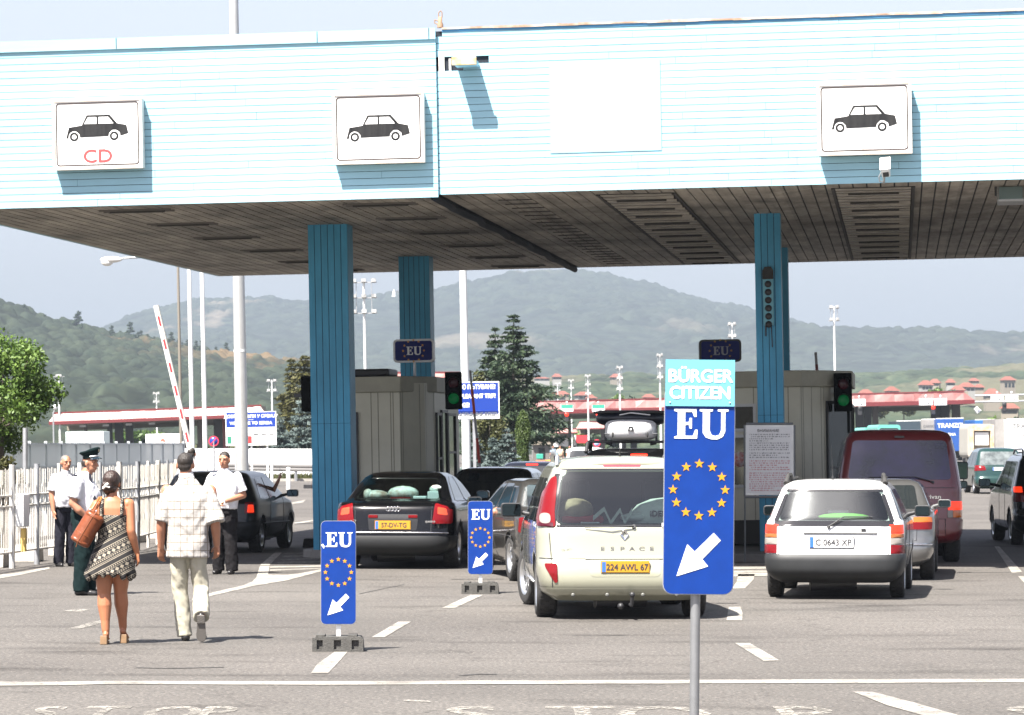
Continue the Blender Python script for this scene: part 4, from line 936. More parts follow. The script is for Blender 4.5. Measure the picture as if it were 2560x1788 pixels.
espL = both('tail_light', lM, .03, M_red, .012) + both('tail_light_lens', [(.775, 1.02), (.885, 1.02), (.88, 1.13), (.78, 1.13)], .05, M_lampw, .016) + both('tail_light_lens', [(.75, .987), (.9, .99), (.895, 1.03), (.755, 1.03)], .01, M_lampr2, .015) \
    + both('reflector', [(.715, .40), (.74, .395), (.84, .56), (.845, .60), (.72, .60)], .02, M_red, .012) + [('brake_light', 'R', [(-.20, 1.625), (.20, 1.625), (.205, 1.655), (-.205, 1.655)], .01, mat('brake_strip', (.28, .03, .05), .2, coat=1.0), .004)]
espW = [('rear_window', 'R', wM, 0, M_glassg, .006)] + [('window_surround', 'R', rounded(q, .02), 0, M_shade_black, .0045) for q in
        ([(-.72, .985), (.72, .985), (.72, 1.01), (-.72, 1.01)], [(-.68, 1.588), (.68, 1.588), (.67, 1.605), (-.67, 1.605)], [(-.84, .985), (-.73, .985), (-.645, 1.55), (-.72, 1.55)], mx([(-.84, .985), (-.73, .985), (-.645, 1.55), (-.72, 1.55)]))] \
    + flank('side_window', [(.45, 1.0), (1.25, .99), (1.25, 1.5), (.68, 1.5)], .06, M_glassd) + flank('side_window', [(1.32, .99), (2.25, .99), (2.2, 1.5), (1.32, 1.5)], .05, M_glassd) + flank('side_window', [(2.32, .99), (3.25, .99), (2.6, 1.48), (2.3, 1.5)], .05, M_glassd)
make_car('minivan', 'champagne minivan with packed luggage half hidden by the tall blue citizen sign', 1563, 36.25, 2.5, tabM, P_champ, (.78, 3.58, .33, .225), espW, espL, espace_extra, niche=(rounded([(-.71, 1.02), (.71, 1.02), (.635, 1.57), (-.635, 1.57)], .1), 1.7),
         mirrors=[(3.2, 1.06, -1, (.24, .16), .05), (3.2, 1.06, 1, (.24, .16), .05)], seams=[('R', [(-.80, .92), (-.78, .66), (-.77, .3)]), ('R', [(.80, .92), (.78, .66), (.77, .3)]), ('R', [(-.9, .655), (-.42, .65)]), ('R', [(.42, .65), (.9, .655)]), ('R', [(-.77, .34), (.77, .34)]), ('A', [(1.28, 1.5), (1.28, .95), (1.18, .75)]), ('A', [(2.28, 1.5), (2.28, .35)]), ('A', [(3.3, .98), (3.3, .4)]), ('B', [(1.28, 1.5), (1.28, .95)])],
         bumper=(.2, .345, .03, .45, P_champ), pl=(0.0, .565, .5, .11, 'y', '224 AWL 67'), wiper=((.1, .985), (-.15, .97), (-.42, .975)), steer=R(12), n=5.5, mirror_mat=M_black)

# ---- white estate
P_white = mat('white_car_paint', (.60, .60, .58), .3, .0, coat=1.0, var=.04)
M_bump = mat('grey_bumper', (.020, .021, .022), .5, spec=.25, var=.15, vscale=3)
tabA = [(.20, .18, 4.0, .66), (.26, .06, 4.15, .76), (.34, .0, 4.22, .80), (.52, .0, 4.25, .835), (.545, .015, 4.24, .838), (.56, .03, 4.23, .84), (.75, .07, 4.12, .845), (.88, .10, 3.8, .84), (.94, .12, 3.3, .825), (.98, .14, 3.1, .80), (1.2, .27, 2.6, .715), (1.33, .35, 2.3, .655), (1.385, .44, 2.15, .61), (1.42, .52, 2.0, .52), (1.435, .64, 1.9, .4), (1.44, .8, 1.7, .2)]
wA = rounded([(-.70, .93), (.70, .93), (.70, .94), (.565, 1.315), (-.565, 1.315), (-.70, .94)], .06)
def astra_extra(t, car):
    m = MB()
    for s in (-1, 1):
        m.path([Vector((s * .60, .55, 1.39)), Vector((s * .58, .68, 1.50)), Vector((s * .56, .86, 1.50)), Vector((s * .57, .93, 1.40))], .022, rs=[.035, .02, .02, .035])
        m.path([Vector((s * .57, .75, 1.45)), Vector((s * .555, 2.1, 1.45))], .013)
    m.build('roof_rail', M_rubber, t)
    m = MB(); m.tube((-.04, .66, 1.43), (-.05, .5, 1.85), .006, .002, 6); m.tube((-.04, .66, 1.43), (-.042, .64, 1.48), .016, .01); m.build('aerial', M_black, t)
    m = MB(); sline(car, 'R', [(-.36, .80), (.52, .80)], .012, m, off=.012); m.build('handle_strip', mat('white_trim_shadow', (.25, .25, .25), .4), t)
    y = car.rear(.36, .83).y; m = MB(); m.bbox((.33, y - .02, .815), (.385, y, .855)); m.build('lock', M_black, t)
    m = MB(); text_on(m, 'CARAVAN', .035, .5, car.rear(.5, .6).y - .008, .605, sx=1.6); m.build('lettering', mat('pale_letters', (.5, .5, .49), .4), t)
    y0 = car.rear(0, 1.0).y; m = MB(); m.ell((.1, y0 + .35, .985), (.32, .2, .05)); m.build('green_bag', mat('green_cloth', (.12, .4, .05), .8), t)
    m = MB(); m.bbox((-.52, y0 + 1.15, .98), (-.3, y0 + 1.25, 1.28)); m.bbox((.22, y0 + 1.0, .98), (.48, y0 + 1.1, 1.25)); m.build('headrest', mat('seat_grey', (.05, .055, .06), .9), t, bevel=.05)
    m = MB(); m.bbox((-.1, y0 + .5, 1.03), (.15, y0 + .9, 1.06)); m.build('parcel', M_white, t)
astW = [('rear_window', 'R', wA, 0, M_glassg, .006)] + [('window_surround', 'R', q, .01, M_shade_black, .008) for q in ([(-.72, .885), (.72, .885), (.705, .945), (-.705, .945)], [(-.72, .94), (-.67, .94), (-.56, 1.26), (-.60, 1.26)], [(.67, .94), (.72, .94), (.60, 1.26), (.56, 1.26)], [(-.58, 1.29), (.58, 1.29), (.575, 1.32), (-.575, 1.32)])] \
    + flank('side_window', [(.32, .96), (1.0, .95), (.98, 1.31), (.52, 1.31)], .04, M_glassd) + flank('side_window', [(1.06, .95), (1.95, .95), (1.9, 1.31), (1.06, 1.31)], .04, M_glassd) + flank('side_window', [(2.02, .95), (2.85, .95), (2.35, 1.29), (2.02, 1.31)], .04, M_glassd)
astL = []
for nm, z0, z1, m_ in (('tail_light', .55, .66, M_red), ('tail_light_lens', .66, .74, M_lampw), ('tail_light_lens', .74, .79, mat('lamp_smoked', (.25, .08, .02), .2)), ('brake_light', .79, .90, M_redlit)):
    astL += both(nm, [(.68, z0 + .003), (.832 - (z0 - .55) * .05, z0 + .003), (.832 - (z1 - .55) * .05, z1 - .003), (.68, z1 - .003)], .008, m_, .014)
    astL += flank(nm, [(.1 + (z0 - .5) * .1, z0 + .003), (.2, z0 + .003), (.2, z1 - .003), (.1 + (z0 - .5) * .1, z1 - .003)], .008, m_, .008)
make_car('estate_car', 'white estate car with sun glare on its rear window, registration C 0643 XP', 2083, 40.9, -8.5, tabA, P_white, (.82, 3.34, .30, .18), astW, astL, astra_extra, niche=(rounded([(-.665, .95), (.665, .95), (.545, 1.30), (-.545, 1.30)], .06), 1.5),
         mirrors=[(2.65, .97, -1, (.19, .13), .04), (2.65, .97, 1, (.2, .14), .08)], mirror_mat=M_black,
         seams=[('R', [(-.67, .9), (-.66, .54), (-.64, .33)]), ('R', [(.67, .9), (.66, .54), (.64, .33)]), ('R', [(-.64, .335), (.64, .335)]), ('B', [(1.03, 1.31), (1.03, .9), (.95, .7)]), ('B', [(1.98, 1.3), (1.98, .3)]), ('A', [(1.98, 1.3), (1.98, .3)])],
         bumper=(.20, .548, .028, .6, M_bump), pl=(-.02, .69, .52, .125, 'w', 'C 0643 XP'), wiper=((-.06, .87), (.12, .975), (.46, .985)), n=(6, 4), m=(22, 15))

# ---- burgundy van
P_burg = mat('burgundy_paint', (.105, .008, .012), .3, .1, coat=1.0)
tabV = [(.3, .12, 4.5, .8), (.36, .02, 4.65, .88), (.45, .0, 4.7, .91), (.75, .02, 4.72, .92), (1.0, .05, 4.6, .92), (1.1, .06, 4.2, .915), (1.25, .10, 3.95, .895), (1.6, .19, 3.6, .835), (1.85, .27, 3.35, .78), (1.93, .33, 3.25, .73), (1.97, .42, 3.1, .62), (1.985, .6, 2.8, .4)]
def van_extra(t, car):
    m = MB(); y = car.rear(.5, .97).y - .006; text_on(m, 'multivan', .085, .42, y, .985, bold=.002, sx=1.25); m.build('lettering', M_chrome, t)
    m = MB(); m.box((0, car.rear(0, 1.86).y + .0, 1.875), (.14, .05, .03)); m.build('washer_nozzle', M_black, t)
vanL = both('brake_light', [(.70, .79), (.905, .79), (.90, .92), (.70, .92)], .015, M_redlit, .012) + both('tail_light_lens', [(.77, .68), (.905, .68), (.905, .786), (.77, .786)], .01, M_amber, .012) + both('tail_light_lens', [(.69, .68), (.765, .68), (.765, .786), (.69, .786)], .01, M_lampw, .012) + both('bumper_corner', [(.66, .36), (.89, .36), (.905, .66), (.66, .66)], .03, P_burg, .02)
vanW = [('rear_window', 'R', [(-.75, 1.24), (.75, 1.24), (.68, 1.82), (-.68, 1.82)], .07, M_glassp, .006)] + flank('side_window', [(.5, 1.25), (1.5, 1.25), (1.48, 1.78), (.55, 1.78)], .05, M_glassd) + flank('side_window', [(1.6, 1.25), (2.7, 1.25), (2.68, 1.78), (1.6, 1.78)], .05, M_glassd) + flank('side_window', [(2.8, 1.25), (3.8, 1.22), (3.45, 1.75), (2.8, 1.78)], .05, M_glassd)
vt, _ = make_car('van', 'burgundy passenger van with a purple tinted rear window', 2250, 53.3, -4.5, tabV, P_burg, (.95, 3.87, .325, .24), vanW, vanL, van_extra, mirrors=[(3.75, 1.3, 1, (.2, .28), .12), (3.3, 1.08, 1, (.18, .12), .05)], mirror_mat=M_black,
         seams=[('R', [(-.8, 1.15), (-.78, .45)]), ('R', [(-.8, 1.12), (.8, 1.12)]), ('R', [(.66, .66), (.66, .36)]), ('R', [(-.66, .66), (.66, .66)])], bumper=(.3, .44, .02, .5, P_burg), wiper=((.48, 1.2), (.22, 1.27), (-.45, 1.27)), cat='van', pl=(-.1, .77, .5, .11, 'w', ''))

vt.scale = (1.07, 1.0, 1.055)
# ---- silver saloon between the white estate and the van
P_silver = mat('silver_paint', (.2, .2, .195), .28, .75, coat=1.0)
tabS = [(.2, .15, 4.2, .64), (.27, .03, 4.35, .76), (.38, .0, 4.4, .81), (.52, .0, 4.42, .845), (.56, .03, 4.4, .85), (.8, .06, 4.25, .85), (.92, .08, 3.5, .84), (.94, .13, 3.3, .82), (.955, .42, 3.2, .79), (1.1, .72, 2.95, .725), (1.25, .98, 2.6, .66), (1.33, 1.15, 2.35, .60), (1.37, 1.35, 2.2, .48), (1.38, 1.6, 2.0, .25)]
def sal_extra(t, car):
    m = MB(); m.lathe([(.0, -.01), (.09, -.01), (.1, .0), (.09, .03)], (.25, 1.0, 1.12), 'Y', 20); m.build('parcel_fan', M_steel, t)
    m = MB(); sline(car, 'R', [(-.8, .5), (.8, .5)], .014, m, off=.01); m.build('bumper_trim', M_chrome, t)
salL = both('tail_light', [(.52, .70), (.80, .70), (.81, .80), (.52, .80)], .015, M_red, .01) + both('tail_light_lens', [(.56, .80), (.81, .80), (.80, .87), (.56, .87)], .01, M_amber, .01) + both('reverse_light', [(.50, .80), (.557, .80), (.557, .87), (.5, .87)], .01, M_lampw, .01)
salW = [('rear_window', 'R', [(-.62, .975), (.62, .975), (.55, 1.29), (-.55, 1.29)], .05, M_glassd, .005)] + flank('side_window', [(1.0, .95), (1.95, .94), (1.95, 1.30), (1.35, 1.29)], .03, M_glassd) + flank('side_window', [(2.0, .94), (2.95, .94), (2.5, 1.28), (2.0, 1.30)], .03, M_glassd)
make_car('saloon_car', 'silver saloon squeezed between the white estate and the burgundy van', 2180, 46.6, -8.0, tabS, P_silver, (.78, 3.4, .305, .2), salW, salL, sal_extra, mirrors=[(2.75, .96, 1, (.19, .12), .06)], bumper=(.2, .5, .02, .5, P_silver), seams=[('R', [(-.62, .9), (-.6, .55), (.6, .55), (.62, .9)]), ('B', [(1.98, 1.28), (1.98, .3)])], pl=(0, .68, .5, .11, 'w', ''))

# ---- black people carrier at the right edge
P_black = mat('black_paint', (.002, .0022, .0028), .2, .0, .1, coat=.6); P_graph = mat('graphite_paint', (.006, .007, .008), .22, .0, .15, coat=1.0)
tabC = [(.22, .15, 4.35, .76), (.3, .03, 4.5, .86), (.4, .0, 4.6, .9), (.6, .0, 4.62, .905), (.64, .04, 4.6, .905), (.95, .09, 4.2, .905), (1.02, .13, 3.7, .89), (1.3, .24, 3.1, .82), (1.55, .36, 2.7, .755), (1.64, .45, 2.5, .69), (1.69, .6, 2.3, .55), (1.71, .85, 2.0, .3)]
carL = both('tail_light', [(.66, .80), (.885, .80), (.88, 1.06), (.72, 1.06)], .02, M_red, .01) + both('brake_light', [(.73, .97), (.875, .97), (.87, 1.08), (.74, 1.08)], .02, M_redlit, .014)
carW = [('rear_window', 'R', [(-.72, 1.07), (.72, 1.07), (.66, 1.56), (-.66, 1.56)], .06, M_glassd, .006)] + flank('side_window', [(.5, 1.05), (1.5, 1.04), (1.5, 1.54), (.62, 1.54)], .05, M_glassd) + flank('side_window', [(1.57, 1.04), (2.4, 1.04), (2.4, 1.54), (1.57, 1.54)], .05, M_glassd) + flank('side_window', [(2.46, 1.04), (3.4, 1.03), (2.8, 1.52), (2.46, 1.54)], .05, M_glassd)
def rails(t, car):
    m = MB()
    for s in (-1, 1): m.path([Vector((s * .68, .55, 1.62)), Vector((s * .66, .72, 1.745)), Vector((s * .65, 1.0, 1.77)), Vector((s * .63, 2.2, 1.76)), Vector((s * .62, 2.5, 1.68))], .02)
    m.build('roof_rail', M_rim, t)
make_car('people_carrier', 'graphite people carrier cut off by the right edge with its brake light on', 2660, 62.4, -1.6, tabC, P_graph, (.8, 3.64, .325, .22), carW, carL, rails, mirrors=[(3.25, 1.07, -1, (.22, .15), .1)], mirror_mat=M_black, seams=[('A', [(1.53, 1.55), (1.53, .3)]), ('A', [(2.43, 1.55), (2.43, .3)])], pl=(0, .78, .5, .11, 'w', ''))
# ---- green people carrier further on
P_green = mat('green_paint', (.006, .035, .03), .25, .2, coat=1.0)
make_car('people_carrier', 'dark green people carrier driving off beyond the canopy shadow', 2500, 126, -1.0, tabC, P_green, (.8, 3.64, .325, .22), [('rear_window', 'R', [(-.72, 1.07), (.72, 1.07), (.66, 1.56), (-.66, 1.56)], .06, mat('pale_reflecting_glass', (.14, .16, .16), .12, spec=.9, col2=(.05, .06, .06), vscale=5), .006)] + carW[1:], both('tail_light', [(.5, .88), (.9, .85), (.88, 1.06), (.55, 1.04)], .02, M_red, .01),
         bumper=(.24, .62, .02, .5, P_green), pl=(.0, .93, .52, .12, 'w', ''), mirrors=[(3.25, 1.07, 1, (.22, .15), .1)])

# ---- black saloon in the left lane
tabB = [(.2, .16, 4.6, .68), (.27, .04, 4.75, .80), (.36, .0, 4.8, .86), (.5, .0, 4.82, .895), (.56, .03, 4.8, .9), (.75, .05, 4.7, .905), (.90, .09, 4.2, .90), (.965, .14, 3.7, .885), (.995, .20, 3.5, .85), (1.01, .42, 3.4, .81), (1.1, .60, 3.25, .765), (1.25, .92, 2.9, .69), (1.36, 1.22, 2.55, .62), (1.42, 1.45, 2.3, .53), (1.445, 1.75, 2.1, .36), (1.452, 1.95, 2.0, .2)]
wB = rounded([(-.66, 1.03), (.66, 1.03), (.66, 1.05), (.53, 1.34), (-.53, 1.34), (-.66, 1.05)], .05)
def audi_extra(t, car):
    m = MB(); sline(car, 'R', [(-.80, .535), (.80, .535)], .012, m, off=.03); m.build('chrome_strip', M_chrome, t)
    m = MB()
    for i in range(4):
        p = car.rear(-.075 + .05 * i, .90); 
        for k in range(16):
            a0 = 2 * math.pi * k / 16; a1 = 2 * math.pi * (k + 1) / 16; c = p + Vector((0, -.012, 0))
            m.tube(c + Vector((.033 * math.cos(a0), 0, .033 * math.sin(a0))), c + Vector((.033 * math.cos(a1), 0, .033 * math.sin(a1))), .005, .005, 5)
    m.build('emblem', M_chrome, t)
    m = MB(); text_on(m, 'quattro', .05, .56, car.rear(.56, .72).y - .01, .715, bold=.002); text_on(m, '2.7T', .05, -.6, car.rear(.6, .72).y - .01, .715, bold=.002); m.build('lettering', M_chrome, t)
    y0 = car.rear(0, 1.05).y
    wb = mat('pale_carrier_bag', (.5, .62, .6), .5, col2=(.25, .2, .16), vscale=9)
    m = MB(); m.ell((.03, y0 + .42, 1.12), (.24, .14, .115)); m.build('carrier_bag', wb, t)
    m = MB(); m.ell((-.38, y0 + .38, 1.09), (.2, .12, .08)); m.ell((-.5, y0 + .35, 1.1), (.08, .08, .09)); m.build('carrier_bag', wb, t)
    m = MB(); m.bbox((.42, y0 + .26, 1.03), (.62, y0 + .44, 1.15)); m.bbox((.2, y0 + .26, 1.03), (.4, y0 + .4, 1.08)); m.build('box', mat('pale_box', (.45, .58, .6), .6), t, bevel=.01)
    m = MB(); m.ell((.53, y0 + .4, 1.18), (.1, .08, .07)); m.build('carrier_bag', wb, t)
    m = MB(); m.bbox((-.13, y0 + .2, 1.035), (.17, y0 + .25, 1.065)); m.build('brake_light', M_red, t)
    m = MB(); m.bbox((-.12, y0 + 1.05, 1.08), (.12, y0 + 1.15, 1.26)); m.bbox((-.6, y0 + 1.05, 1.08), (-.36, y0 + 1.15, 1.26)); m.build('headrest', mat('seat_grey', (.05, .055, .06), .9), t, bevel=.05)
    m = MB(); patch(car, 'R', rounded([(-.36, .58), (.36, .58), (.38, .82), (-.38, .82)], .04), .003, m); m.build('plate_recess', mat('black_recess', (.01, .01, .011), .4), t)
    m = MB(); [m.bbox((x - .07, car.rear(x, .79).y - .02, .765), (x + .07, car.rear(x, .79).y, .81)) for x in (-.3, .3)]; m.build('fog_light', M_red, t, bevel=.006)
M_bump2 = mat('dark_bumper', (.012, .0125, .013), .5, spec=.25)
audL = both('tail_light', [(.58, .68), (.86, .68), (.865, .80), (.80, .93), (.62, .98), (.60, .80)], .03, M_red, .012) + both('tail_light_lens', [(.66, .82), (.80, .80), (.78, .90), (.66, .92)], .02, mat('lamp_orange_red', (.5, .05, .01), .15, coat=1.0), .016) + flank('tail_light', [(.14, .69), (.26, .70), (.3, .88), (.16, .92)], .03, M_red, .008)
audW = [('rear_window', 'R', wB, 0, M_glassg, .006)] + flank('side_window', [(1.0, 1.01), (2.05, 1.0), (2.05, 1.37), (1.75, 1.37), (1.35, 1.28)], .04, M_glassd) + flank('side_window', [(2.12, 1.0), (3.2, .99), (2.6, 1.33), (2.12, 1.37)], .04, M_glassd)
make_car('saloon_car', 'black saloon with carrier bags on its rear shelf and a yellow number plate', 981, 50.8, -6.5, tabB, P_black, (.95, 3.7, .325, .225), audW, audL, audi_extra, niche=(rounded([(-.63, 1.045), (.63, 1.045), (.51, 1.33), (-.51, 1.33)], .05), 1.75),
         mirrors=[(3.0, 1.02, 1, (.2, .13), .08)], bumper=(.2, .5, .03, .62, M_bump2), pl=(0, .66, .52, .115, 'y', '57-DV-TG'), n=4.5, m=17,
         seams=[('R', [(-.58, .98), (-.57, .56), (.57, .56), (.58, .98)]), ('B', [(2.08, 1.35), (2.08, .35)]), ('B', [(1.0, 1.0), (3.3, .98)])])

# ---- grey saloon behind the middle EU sign
P_grey = mat('grey_paint', (.06, .058, .054), .3, .6, coat=1.0)
tabO = [(.2, .16, 4.5, .66), (.27, .04, 4.6, .78), (.4, .0, 4.7, .84), (.55, .0, 4.72, .875), (.6, .03, 4.7, .88), (.85, .06, 4.3, .885), (.93, .09, 3.8, .875), (.97, .13, 3.55, .86), (.985, .5, 3.45, .83), (1.1, .68, 3.2, .775), (1.27, .95, 2.85, .69), (1.345, 1.1, 2.65, .645), (1.385, 1.3, 2.4, .53), (1.395, 1.6, 2.1, .3)]
grW = [('rear_window', 'R', [(-.68, 1.0), (.68, 1.0), (.6, 1.31), (-.6, 1.31)], .05, M_glassd, .005)] + flank('side_window', [(1.28, .99), (2.15, .98), (2.15, 1.32), (1.62, 1.32)], .04, M_glassd) + flank('side_window', [(2.22, .98), (3.2, .97), (2.75, 1.28), (2.22, 1.32)], .04, M_glassd) + flank('side_window', [(1.0, 1.0), (1.22, .99), (1.5, 1.28), (1.32, 1.25)], .02, M_glassd)
make_car('saloon_car', 'grey saloon behind the middle EU sign with an elbow out of its window', 1462, 45.8, 10.0, tabO, P_grey, (.93, 3.62, .315, .215), grW, both('tail_light', [(.6, .68), (.86, .68), (.85, .88), (.62, .88)], .02, M_red, .01), None, n=5.5,
         mirrors=[(3.1, 1.0, -1, (.2, .13), .06)], bumper=(.2, .52, .02, .6, P_grey), seams=[('A', [(2.18, 1.32), (2.18, .3)]), ('A', [(1.45, 1.2), (1.2, .98), (1.25, .7)]), ('A', [(3.3, .97), (3.35, .35)]), ('A', [(.7, .62), (4.2, .62)])])

# ---- dark hatchback ahead of the black saloon, and the one beyond it
P_navy = mat('navy_paint', (.003, .004, .009), .2, .3, coat=1.0)
tabH = [(.2, .15, 3.8, .66), (.3, .03, 3.95, .78), (.5, .0, 4.0, .84), (.6, .03, 4.0, .85), (.88, .06, 3.6, .85), (.95, .1, 3.1, .83), (1.2, .24, 2.5, .73), (1.36, .36, 2.2, .66), (1.41, .43, 2.1, .6), (1.44, .56, 1.95, .48), (1.455, .8, 1.7, .25)]
haW = [('rear_window', 'R', [(-.66, .95), (.66, .95), (.6, 1.34), (-.6, 1.34)], .05, M_glassd, .005)] + flank('side_window', [(.4, .96), (1.3, .95), (1.3, 1.35), (.58, 1.34)], .04, M_glassd) + flank('side_window', [(1.36, .95), (2.9, .94), (2.3, 1.31), (1.36, 1.35)], .04, M_glassd)
haL = both('tail_light', [(.68, .62), (.82, .62), (.80, .86), (.68, .86)], .03, M_red, .01)
def sticker(t, car):
    m = MB(); patch(car, 'R', rounded([(-.42, 1.0), (.05, 1.0), (.0, 1.1), (-.38, 1.1)], .04), .002, m); m.build('green_cloth', mat('dark_green_cloth', (.01, .06, .012), .5), t)
make_car('hatchback_car', 'dark hatchback directly ahead of the black saloon with carrier bags', 1228, 60.3, -6.5, tabH, P_navy, (.72, 3.2, .3, .19), haW, haL, None, pl=(0, .6, .5, .11, 'w', ''))
make_car('hatchback_car', 'dark blue car furthest up the left lane with its high brake light on', 1326, 79, -6.0, tabH, P_navy, (.72, 3.2, .3, .19), haW, haL + [('brake_light', 'R', [(-.14, 1.365), (.14, 1.365), (.14, 1.395), (-.14, 1.395)], .01, M_redlit, .004)], None, pl=(0, .6, .5, .11, 'w', ''))
# ---- hatchback by the guard
P_dgrn = mat('dark_green_black_paint', (.004, .005, .0045), .28, .0, .2, coat=.5)
def guard_extra(t, car):
    m = MB(); sline(car, 'B', [(.85, .52), (3.2, .5)], .018, m, off=.005); m.build('side_moulding', M_black, t)
gt, _ = make_car('hatchback_car', 'dark green hatchback beside the officer in white with its tail light lit', 514, 58.2, -7.0, tabH, P_dgrn, (.75, 3.3, .31, .2), haW[:1] + flank('side_window', [(.62, .97), (1.4, .96), (1.4, 1.33), (.8, 1.32)], .03, mat('pale_sky_glass', (.03, .04, .045), .05, spec=.7)) + flank('side_window', [(1.46, .96), (2.85, .95), (2.3, 1.3), (1.46, 1.33)], .04, M_glassd),
         both('tail_light', [(.66, .70), (.82, .70), (.80, .90), (.66, .90)], .03, M_red, .01) + [('brake_light', 'R', [(.70, .72), (.80, .72), (.79, .86), (.71, .86)], .02, M_redlit, .014)], guard_extra, mirrors=[(2.55, .98, 1, (.2, .13), .1)], mirror_mat=M_black, bumper=(.22, .56, .02, .5, M_bump), seams=[('B', [(1.43, 1.33), (1.43, .35)]), ('B', [(2.6, .95), (2.65, .4)])], pl=(0, .62, .5, .11, 'w', ''))
gt.scale = (1.0, 1.0, .965)
# ---- black van with roof box, mostly hidden
tabK = [(z, a, b, c) for z, a, b, c in [(.25, .15, 4.4, .78), (.35, .02, 4.6, .88), (.6, .0, 4.7, .92), (.95, .06, 4.5, .92), (1.1, .1, 4.0, .91), (1.5, .22, 3.4, .83), (1.68, .3, 3.2, .79), (1.75, .37, 3.1, .72), (1.79, .5, 2.9, .6), (1.80, .8, 2.6, .35)]]
def kv_extra(t, car):
    m = MB()
    for s in (-1, 1): m.path([Vector((s * .76, .55, 1.74)), Vector((s * .74, .7, 1.88)), Vector((s * .72, 2.6, 1.9)), Vector((s * .72, 2.8, 1.76))], .03)
    m.tube((-.74, .8, 1.9), (.74, .8, 1.9), .022); m.tube((-.74, 2.0, 1.9), (.74, 2.0, 1.9), .022); m.build('roof_rack', M_black, t)
make_car('minivan', 'black minivan carrying a roof box behind the champagne minivan', 1592, 50.7, -2.0, tabK, P_black, (.9, 3.8, .33, .22), [('rear_window', 'R', [(-.75, 1.15), (.75, 1.15), (.68, 1.66), (-.68, 1.66)], .06, M_glassd, .005)] + carW[1:], [('brake_light', 'R', [(-.09, 1.685), (.16, 1.685), (.16, 1.715), (-.09, 1.715)], .01, M_redlit, .006)], kv_extra)
v = W(1577, 1105, 51.2)
t = thing('roof_box', 'pale grey roof box strapped on the black minivan', 'roof box', (v.x, v.y, 1.905), R(-2))
m = MB(); wd = .43
m.ell((0, .95, .17), (.395, .97, .16), 24, sq=.45); m.build('shell', mat('box_grey', (.5, .505, .51), .35, coat=.3), t)
m = MB(); m.lathe([(.01, 0), (.0, 0)], (0, 0, 0)); m = MB()
for x in (-.27, .25): m.ell((x, -.02, .10), (.016, .02, .045), 8)
m.build('latch', M_rubber, t)
m = MB(); m.prism([(-.045, .155), (.045, .155), (.03, .225), (-.03, .225)], -.035, -.02); m.build('badge', M_black, t)
m = MB(); m.prism([(.014 * math.cos(i * .6), .183 + .014 * math.sin(i * .6)) for i in range(10)], -.038, -.0355); m.build('badge_centre', M_white, t)
m = MB(); m.bbox((-.398, .1, .118), (.398, 1.8, .124)); m.build('seam', M_steel, t)
v = W(1577, 1040, 53.5)
t = thing('dinghy_cover', 'dark blue covered load with upturned edges rising above the pale roof box', 'roof load', (v.x, 53.4, 1.98), R(-2))
m = MB(); m.ell((0, .9, .29), (.56, .9, .135), 24, sq=.7); m.build('cover', mat('navy_cover', (.008, .010, .018), .35), t)
m = MB(); m.ell((-.3, .85, .385), (.31, .82, .04), 16); m.ell((.3, .85, .385), (.31, .82, .04), 16); m.build('top_flap', mat('grey_flap', (.05, .05, .05), .5), t)
m = MB(); m.path([(-.18, .02, .34), (-.02, .0, .372), (.02, 0, .372), (.3, .02, .34)], .01); m.build('piping', M_white, t)
m = MB(); m.path([(-.4, .3, .2), (-.4, .3, -.1), (-.3, .3, -.12)], .02); m.path([(.4, .3, .2), (.4, .3, -.1), (.3, .3, -.12)], .02); m.build('strap', M_black, t)
# ---- distant white van roof beyond
make_car('minivan', 'white minivan roof seen far up the lane beside the roof box', 1462, 150, -4, [(z * 1.0, a, b, c) for z, a, b, c in tabC], P_white, (.8, 3.64, .325, .22), carW, carL[:2], None)
# ================================================================ SIGNS, POLES, FENCES
def eu_sign(t, wd, z0, cover=False):
    h = 2.98 * wd; m = MB(); m.prism(rrect(-wd / 2, z0, wd / 2, z0 + h, .085 * wd * 1.6), -.012, .012); m.build('panel', M_eublue, t)
    e = MB(); o_ = rrect(-wd / 2 - .003, z0 - .003, wd / 2 + .003, z0 + h + .003, .14 * wd); e.prism(o_, -.009, .009); e.build('panel_edge', M_steel, t)
    m = MB(); EU(m, .0, z0 + 2.235 * wd, .42 * wd, -.015, 0); m.build('lettering', M_white, t)
    m = MB()
    for k in range(12): m.prism(star(.375 * wd * math.sin(R(30 * k)), z0 + 1.5 * wd + .375 * wd * math.cos(R(30 * k)), .073 * wd), -.0145, -.0125)
    m.build('star_ring', M_star, t)
    A = [(.216, .879), (.317, .773), (.054, .501), (.14, .40), (-.313, .255), (-.162, .713), (-.054, .609)]
    m = MB(); m.prism([(a * wd, z0 + b * wd) for a, b in A], -.0145, -.0125); m.build('arrow', M_white, t)
    if cover:
        m = MB(); zc = z0 + 2.70 * wd; zt = zc + .667 * wd; m.bbox((-wd / 2 + .001, -.021, zc), (wd / 2 - .001, -.0165, zt)); m.build('cover_plate', M_cyan, t)
        m = MB(); text_on(m, 'BÜRGER', .255 * wd, 0, -.0225, zc + .425 * wd, bold=.0024, sx=.98); text_on(m, 'CITIZEN', .25 * wd, 0, -.0225, zc + .185 * wd, bold=.0024, sx=.95); m.build('cover_lettering', M_white, t)
        m = MB()
        for x in (-.43, .43): m.lathe([(0, -.003), (.004, -.003), (.005, 0)], (x * wd, -.0215, zc + .05 * wd), 'Y', 10)
        m.build('rivet', M_steel, t)
